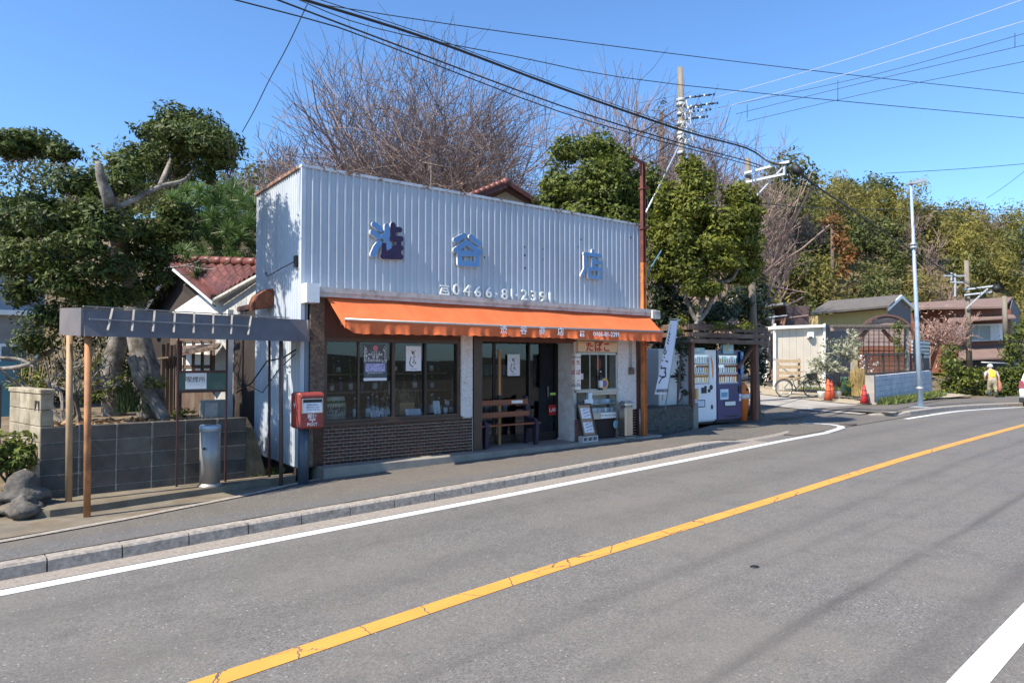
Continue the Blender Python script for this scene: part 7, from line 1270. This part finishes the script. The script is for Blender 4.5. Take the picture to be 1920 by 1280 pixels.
shrub('garden_tree', 'dark clipped garden tree at the right edge in front of the brown house', [pad(1900, 650, 26, 34, 37), pad(1915, 620, 22, 26, 37), pad(1890, 665, 18, 18, 37), pad(1915, 680, 22, 22, 37)], 'leaf_mid', 800, .18, .09, 'tree', base=pt(1900, 740, 37), flatb=1)
shrub('garden_bush', 'dark green bush between the pink shrub and the hedge', [pad(1785, 660, 20, 24, 38), pad(1770, 670, 14, 20, 38)], 'leaf_mid', 800, .17, .08, base=pt(1780, 730, 38), flatb=1)
# weeds along wall feet
def weeds(name, pts_, n, h, label):
    pts_ = [np.array(p) for p in pts_]; k = rng.integers(0, len(pts_) - 1, n); f = rng.uniform(0, 1, (n, 1)); A_0 = np.array(pts_); bs = A_0[k] * (1 - f) + A_0[k + 1] * f + rng.normal(0, 1, (n, 3)) * [.14, .10, 0]; tp_ = bs + np.stack([rng.normal(0, h * .5, n), rng.normal(0, h * .5, n), rng.uniform(.3, 1, n) * h], 1); s_ = rng.normal(0, 1, (n, 3)) * [.012, .012, 0]; tag(quads(name, np.stack([bs - s_, bs + s_, tp_ + s_ * .2, tp_ - s_ * .2], 1), 'grass_blade', None, rng.uniform(0, 1, n)), label, 'weeds', kind='stuff')
weeds('grass_verge', [(25.5, 11.45, .0), (29, 12.0, .0), (34, 12.8, .0)], 2600, .28, 'green weeds along the foot of the white block wall')
weeds('yard_grass', [(26.5, 14.0, .2), (29, 13.2, .12), (31, 14.5, .25), (27.5, 15.8, .35)], 2200, .18, 'grass tufts on the gravel yard'); weeds('lane_weeds', [(17.0, 11.1, .0), (17.2, 12.4, .08), (17.1, 14, .2)], 900, .22, 'weeds at the foot of the short utility pole')
weeds('wall_weeds', [(3.1, 10.2, -.15), (3.4, 10.6, -.15)], 120, .12, 'weeds in the corner by the shop side wall')
# ================================================================== hill woods
def bare(name, label, px, py, t, L0, r0, seed, levels=6, m_='bark_twig', spread=.42, up=.3, stems=5, fan=.5, n=3, group=None, shrink=.76, split=(3, 4), stop=.012, env=None, bend=.1, ns=3):
    E_ = (np.array(pt(env[0], env[1], t)), np.array([env[2], env[2], env[3]]) * t / 1280) if env else None
    b0 = pt(px, py, t); b0.z = float(gz(b0.x, b0.y)); tr = thing(name, label, 'tree', b0, group); r_ = np.random.default_rng(seed); parts_ = []
    for i in range(stems): a = (i / max(1, stems - 1) - .5) * 2 * fan; d = np.array(RT) * math.sin(a) + np.array(FW) * r_.uniform(-.4, .4) + np.array([0, 0, 1.]); parts_.append(grow(b0, d, L0 * r_.uniform(.85, 1.1), r0, levels, seed * 10 + i, split, spread, up, shrink, bend, ns, .68 if ns == 3 else .70, stop, E_))
    A, B, C2, D2 = [np.concatenate(z) for z in zip(*parts_)]; big = C2 > r0 * .45; segs('trunk', A[big], B[big], C2[big], D2[big], m_, tr, 6); segs('crown', A[~big], B[~big], C2[~big], D2[~big], m_, tr, n); return tr
bare('bare_zelkova', 'wide leafless zelkova fanning out above the shop', 810, 640, 27, 3.2, .15, 4, 6, stems=14, fan=1.2, spread=.47, up=.06, split=(3, 4), shrink=.85, stop=.0095, env=(795, 330, 270, 245), bend=.13, ns=2)
bare('bare_zelkova', 'leafless tree left of the wide zelkova above the false front corner', 570, 640, 31, 2.5, .11, 9, 6, stems=6, fan=.7, split=(2, 3), up=.1, shrink=.85, env=(560, 370, 100, 120), bend=.13)
bare('bare_zelkova', 'tall leafless tree left of the tall utility pole', 1200, 600, 33, 4.3, .16, 12, 6, stems=9, fan=.85, spread=.45, up=.09, split=(3, 4), shrink=.85, stop=.012, env=(1200, 330, 180, 185), bend=.13, ns=2)
bare('bare_zelkova', 'leafless tree right of the tall utility pole', 1350, 600, 36, 4.1, .16, 21, 6, stems=8, fan=.75, spread=.45, up=.08, split=(3, 4), shrink=.85, stop=.012, env=(1355, 340, 125, 150), bend=.13, ns=2)
bare('bare_scrub', 'grey bare tree arching over the lean-to shed', 1440, 640, 38, 1.6, .07, 33, 5, stems=5, fan=.9, split=(2, 3), env=(1455, 560, 75, 90), bend=.15)
def scatter(n, pxr, tr, seed):
    r_ = np.random.default_rng(seed); out = []
    while len(out) < n:
        px, t = r_.uniform(*pxr), math.sqrt(r_.uniform(tr[0] ** 2, tr[1] ** 2)); d = ray(px, 677); p = O + d * t
        if p.y - foot(p.x) < .5: continue
        out.append((p.x, p.y, float(gz(p.x, p.y)), px, t))
    return out
def mass(name, spots, m_, per, size, L, Wd, label, seed, droop=0, tall=1.2, jitter=.7, up=.5, lobes=4):
    r_ = np.random.default_rng(seed); V, T = [], []
    for (x, y, z, px, t) in spots:
        s_ = size * r_.uniform(.7, 1.35); tn = r_.uniform(0, .45)
        for k in range(lobes):
            c = (x + r_.normal(0, s_ * .45), y + r_.normal(0, s_ * .45), z + s_ * tall * r_.uniform(.6, 1.7)); n_ = int(per * (.6 + .4 * r_.uniform())); p, d = blob_points(c, (s_ * .62, s_ * .62, s_ * tall * .55), n_, r_, 2.4, .8); V.append(leaves_at(p, d + np.array([0, 0, up]), L, Wd, jitter, droop, r_)); T.append(np.clip(r_.uniform(0, .55, n_) + tn, 0, 1))
    return tag(quads(name, np.concatenate(V), m_, None, np.concatenate(T)), label, 'wood', kind='stuff')
sp_b = scatter(330, (1400, 1990), (46, 118), 1)
mass('bamboo_grove', sp_b[:240], 'leaf_bamboo', 190, 1.75, .5, .14, 'golden bamboo grove covering the hillside at right', 2, .5, 1.5)
mass('hill_wood', sp_b[240:] + scatter(50, (1390, 1720), (42, 75), 5), 'leaf_hill', 190, 1.7, .36, .17, 'mixed green woodland among the bamboo on the hillside', 3, 0, 1.2)
mass('hill_wood_left', scatter(46, (-60, 520), (50, 90), 7), 'leaf_hill', 160, 2.2, .38, .18, 'green woodland on the slope behind the left garden', 4, 0, 1.2)
# bare thicket on the slope: many small leafless crowns
r_ = np.random.default_rng(8); protos = [grow((0, 0, 0), (0, 0, 1), 1.5, .07, 4, 70 + i, (3, 4), .5, .25, .78, .12, 2, .65, .016) for i in range(5)]; AA = [[], [], [], []]
for (x, y, z, px, t) in scatter(80, (430, 1480), (46, 90), 12) + scatter(22, (1450, 1990), (60, 118), 13) + scatter(16, (1420, 1540), (44, 66), 15):
    A, B, C2, D2 = protos[r_.integers(5)]; s_ = r_.uniform(.9, 1.7); a = r_.uniform(0, 6.28); M3 = np.array([[math.cos(a), -math.sin(a), 0], [math.sin(a), math.cos(a), 0], [0, 0, 1]]) * s_; o_ = np.array([x, y, z]); AA[0].append(A @ M3.T + o_); AA[1].append(B @ M3.T + o_); AA[2].append(C2 * s_); AA[3].append(D2 * s_)
tag(segs('bare_thicket', *[np.concatenate(a) for a in AA], 'bark_twig', None, 3), 'brown leafless thicket on the slope behind the shop', 'thicket', kind='stuff')
def htree(name, label, blobs, m_, per, L=.4, Wd=.2):
    c = Vector(blobs[0][0]); b0 = Vector((c.x, c.y, float(gz(c.x, c.y)))); t = thing(name, label, 'tree', b0); q = MB(); q.tube([b0, c], [.25, .12], 7); q.build('trunk', 'bark_brown', t); crown('crown', blobs, per, L, Wd, m_, t, flatb=.9)
htree('domed_tree', 'dark dome-shaped evergreen on the skyline left of the street lamp', [pad(1640, 350, 40, 26, 92), pad(1610, 365, 34, 26, 92), pad(1668, 360, 26, 26, 92), pad(1590, 352, 20, 20, 92), pad(1630, 385, 40, 30, 91)], 'leaf_hill', 90, .5, .26)
htree('round_hill_tree', 'round olive green tree on the skyline above the bracket arms', [pad(1480, 312, 40, 30, 62), pad(1510, 335, 28, 28, 62), pad(1455, 345, 40, 36, 62), pad(1495, 375, 40, 40, 61), pad(1450, 400, 40, 36, 61)], 'leaf_hill', 170, .38, .2)
htree('rust_tree', 'rust-brown tree standing out on the bamboo hillside', [pad(1560, 415, 22, 22, 60), pad(1575, 450, 24, 30, 60), pad(1590, 480, 22, 22, 59.5), pad(1580, 515, 16, 14, 59), pad(1600, 540, 12, 12, 59)], 'leaf_rust', 150, .35, .16)
htree('slope_evergreen', 'dark evergreen on the slope above the left evergreen crown', [pad(215, 300, 40, 26, 50), pad(240, 320, 30, 26, 50)], 'leaf_hill', 150, .35, .18)
htree('slope_evergreen', 'dark conifer clump showing through the bare zelkova left of the antenna', [pad(665, 315, 22, 14, 45), pad(640, 325, 16, 10, 45)], 'leaf_dark', 150, .3, .12)
htree('slope_evergreen', 'brown-green cedar beside the tall utility pole', [pad(1240, 210, 14, 16, 40), pad(1235, 240, 18, 20, 40), pad(1245, 195, 10, 14, 40)], 'leaf_dark', 130, .26, .1)
# hills across the road, seen only as reflections in the glass
q = MB(); r_ = np.random.default_rng(3); xr = np.linspace(-160, 160, 65); hh = 4.2 + 1.2 * np.sin(xr * .05) + .8 * np.sin(xr * .13 + 1) + r_.normal(0, .35, 65)
q.grid(lambda a, b_: (xr[int(round(a * 64))], -70 - 60 * b_, -1.5 + (hh[int(round(a * 64))]) * (b_ ** .5)), 64, 6); struct(q.build('opposite_hill', 'hill_soil', fix=False))
# ================================================================== overhead lines
def cable(chain, r, label, m_='cable_black', n=5):
    P = [Vector(c) for c in chain]
    if chain[0][0] == -14: P[0] = P[1] + (P[1] - P[2]) * 1.2
    q = MB(); limb(q, P, r, r, n); o = q.build('overhead_cable', m_); return tag(o, label, 'cable', 'overhead cables')
Y9 = 9.95
cable([(-14, Y9, 7.3)] + [at(x, y, Y9) for x, y in ((570, 0), (800, 72), (1050, 165), (1280, 245))] + [pt(1400, 278, 18.3), pt(1445, 305, 18.2), pt(1480, 308, 18.0)], .024, 'thickest black bundled cable running above the shop front')
cable([(-14, Y9 - .1, 7.1)] + [at(x, y, Y9 - .1) for x, y in ((520, 0), (700, 68), (1050, 198), (1280, 270))] + [pt(1400, 302, 18.4), pt(1455, 322, 18.1)], .014, 'upper of the two thin cables under the thick bundle')
cable([(-14, Y9 - .1, 7.0)] + [at(x, y, Y9 - .12) for x, y in ((440, 0), (600, 42), (700, 76), (1050, 210), (1280, 276))] + [pt(1400, 308, 18.4), pt(1455, 325, 18.1)], .011, 'lower of the two thin cables under the thick bundle')
cable([(-14, Y9 + .1, 7.5)] + [at(x, y, Y9 + .1) for x, y in ((600, 0), (800, 66), (1050, 160), (1280, 240))] + [pt(1400, 274, 18.3), pt(1440, 296, 18.2)], .007, 'messenger wire just above the thick bundle')
cable([pt(610, 10, 14), pt(960, 62, 16), pt(1500, 130, 20), pt(1960, 180, 24)], .011, 'topmost thin wire crossing the sky from upper left to right edge', n=4); cable([pt(560, 0, 14), pt(700, 52, 14.6), pt(960, 105, 16), pt(1280, 160, 18.5), pt(1960, 225, 24)], .011, 'second thin sky wire passing in front of the tall pole', n=4)
cable([at(580, 0, 10.2), pt(540, 85, 11), pt(505, 150, 12), pt(478, 205, 12.8), pt(454, 248, 13.4)], .009, 'service wire dropping to the garden at left', n=4)
for (a, b_, c, lb, m_) in (((1338, 184), (1600, 108), (1960, -15), 'pale wire leaving the tall pole highest to the right', 'insulator'), ((1345, 205), (1600, 135), (1960, 28), 'pale wire second from the top right of the tall pole', 'insulator'), ((1345, 203), (1640, 140), (1960, 52), 'dark wire third from the top right of the tall pole', 'cable_black'), ((1380, 214), (1640, 150), (1960, 76), 'dark wire fourth from the top right of the tall pole', 'cable_black'), ((1400, 228), (1640, 172), (1960, 108), 'lowest dark wire right of the tall pole', 'cable_black')): cable([pt(*a, 21.6), pt(*b_, 19), pt(*c, 16)], .007, lb, m_, 4)
for x, y0_, y1_ in ((1571, 151, 190), (1401, 195, 222), (1903, 62, 90)): q = MB(); q.tube([pt(x, y0_, 19.5), pt(x, y1_, 19.5)], .008, 4); tag(q.build('wire_spacer', 'cable_black'), {1571: 'vertical wire spacer at the middle of the right sky wires', 1401: 'vertical wire spacer nearest the tall pole', 1903: 'vertical wire spacer at the right edge of the sky'}[x], 'spacer')
cable([pt(1500, 325, 17.9), pt(1535, 352, 19), pt(1600, 395, 22), pt(1700, 463, 28), pt(1830, 540, 38.8), pt(1866, 540, 39)], .026, 'thick cable descending from the bracket arms to the distant pole'); cable([pt(1470, 326, 18.1), pt(1500, 345, 18.6), pt(1545, 368, 19.6), pt(1700, 476, 28), pt(1860, 548, 39)], .014, 'thin cable under the descending thick cable', n=4)
cable([pt(1425, 381, 18.6), pt(1600, 392, 24), pt(1960, 393, 40)], .012, 'level wire crossing the hillside', n=4); cable([pt(1660, 325, 40), pt(1800, 317, 40), pt(1960, 304, 40)], .016, 'thin wire over the hilltop at right', n=4); cable([pt(1850, 372, 60), pt(1890, 345, 52), pt(1960, 290, 40)], .018, 'wire rising steeply at the right edge', n=4)
for (a, b_, lb) in (((1270, 205), (1050, 340), 'wire from the tall pole down to the left behind the evergreen'), ((1258, 268), (1150, 330), 'short wire from the tall pole towards the mast')): cable([pt(*a, 21.6), pt((a[0] + b_[0]) / 2, (a[1] + b_[1]) / 2 + 3, 20), pt(*b_, 18.5)], .014, lb, n=4)
q = MB(); q.tube([pt(1240, 470, 15.5), pt(1218, 505, 15.2), pt(1208, 540, 15)], .014, 5); flat('rope_blue', (.12, .25, .38)); tag(q.build('blue_rope', 'rope_blue'), 'slack blue rope hanging beside the mast', 'rope')
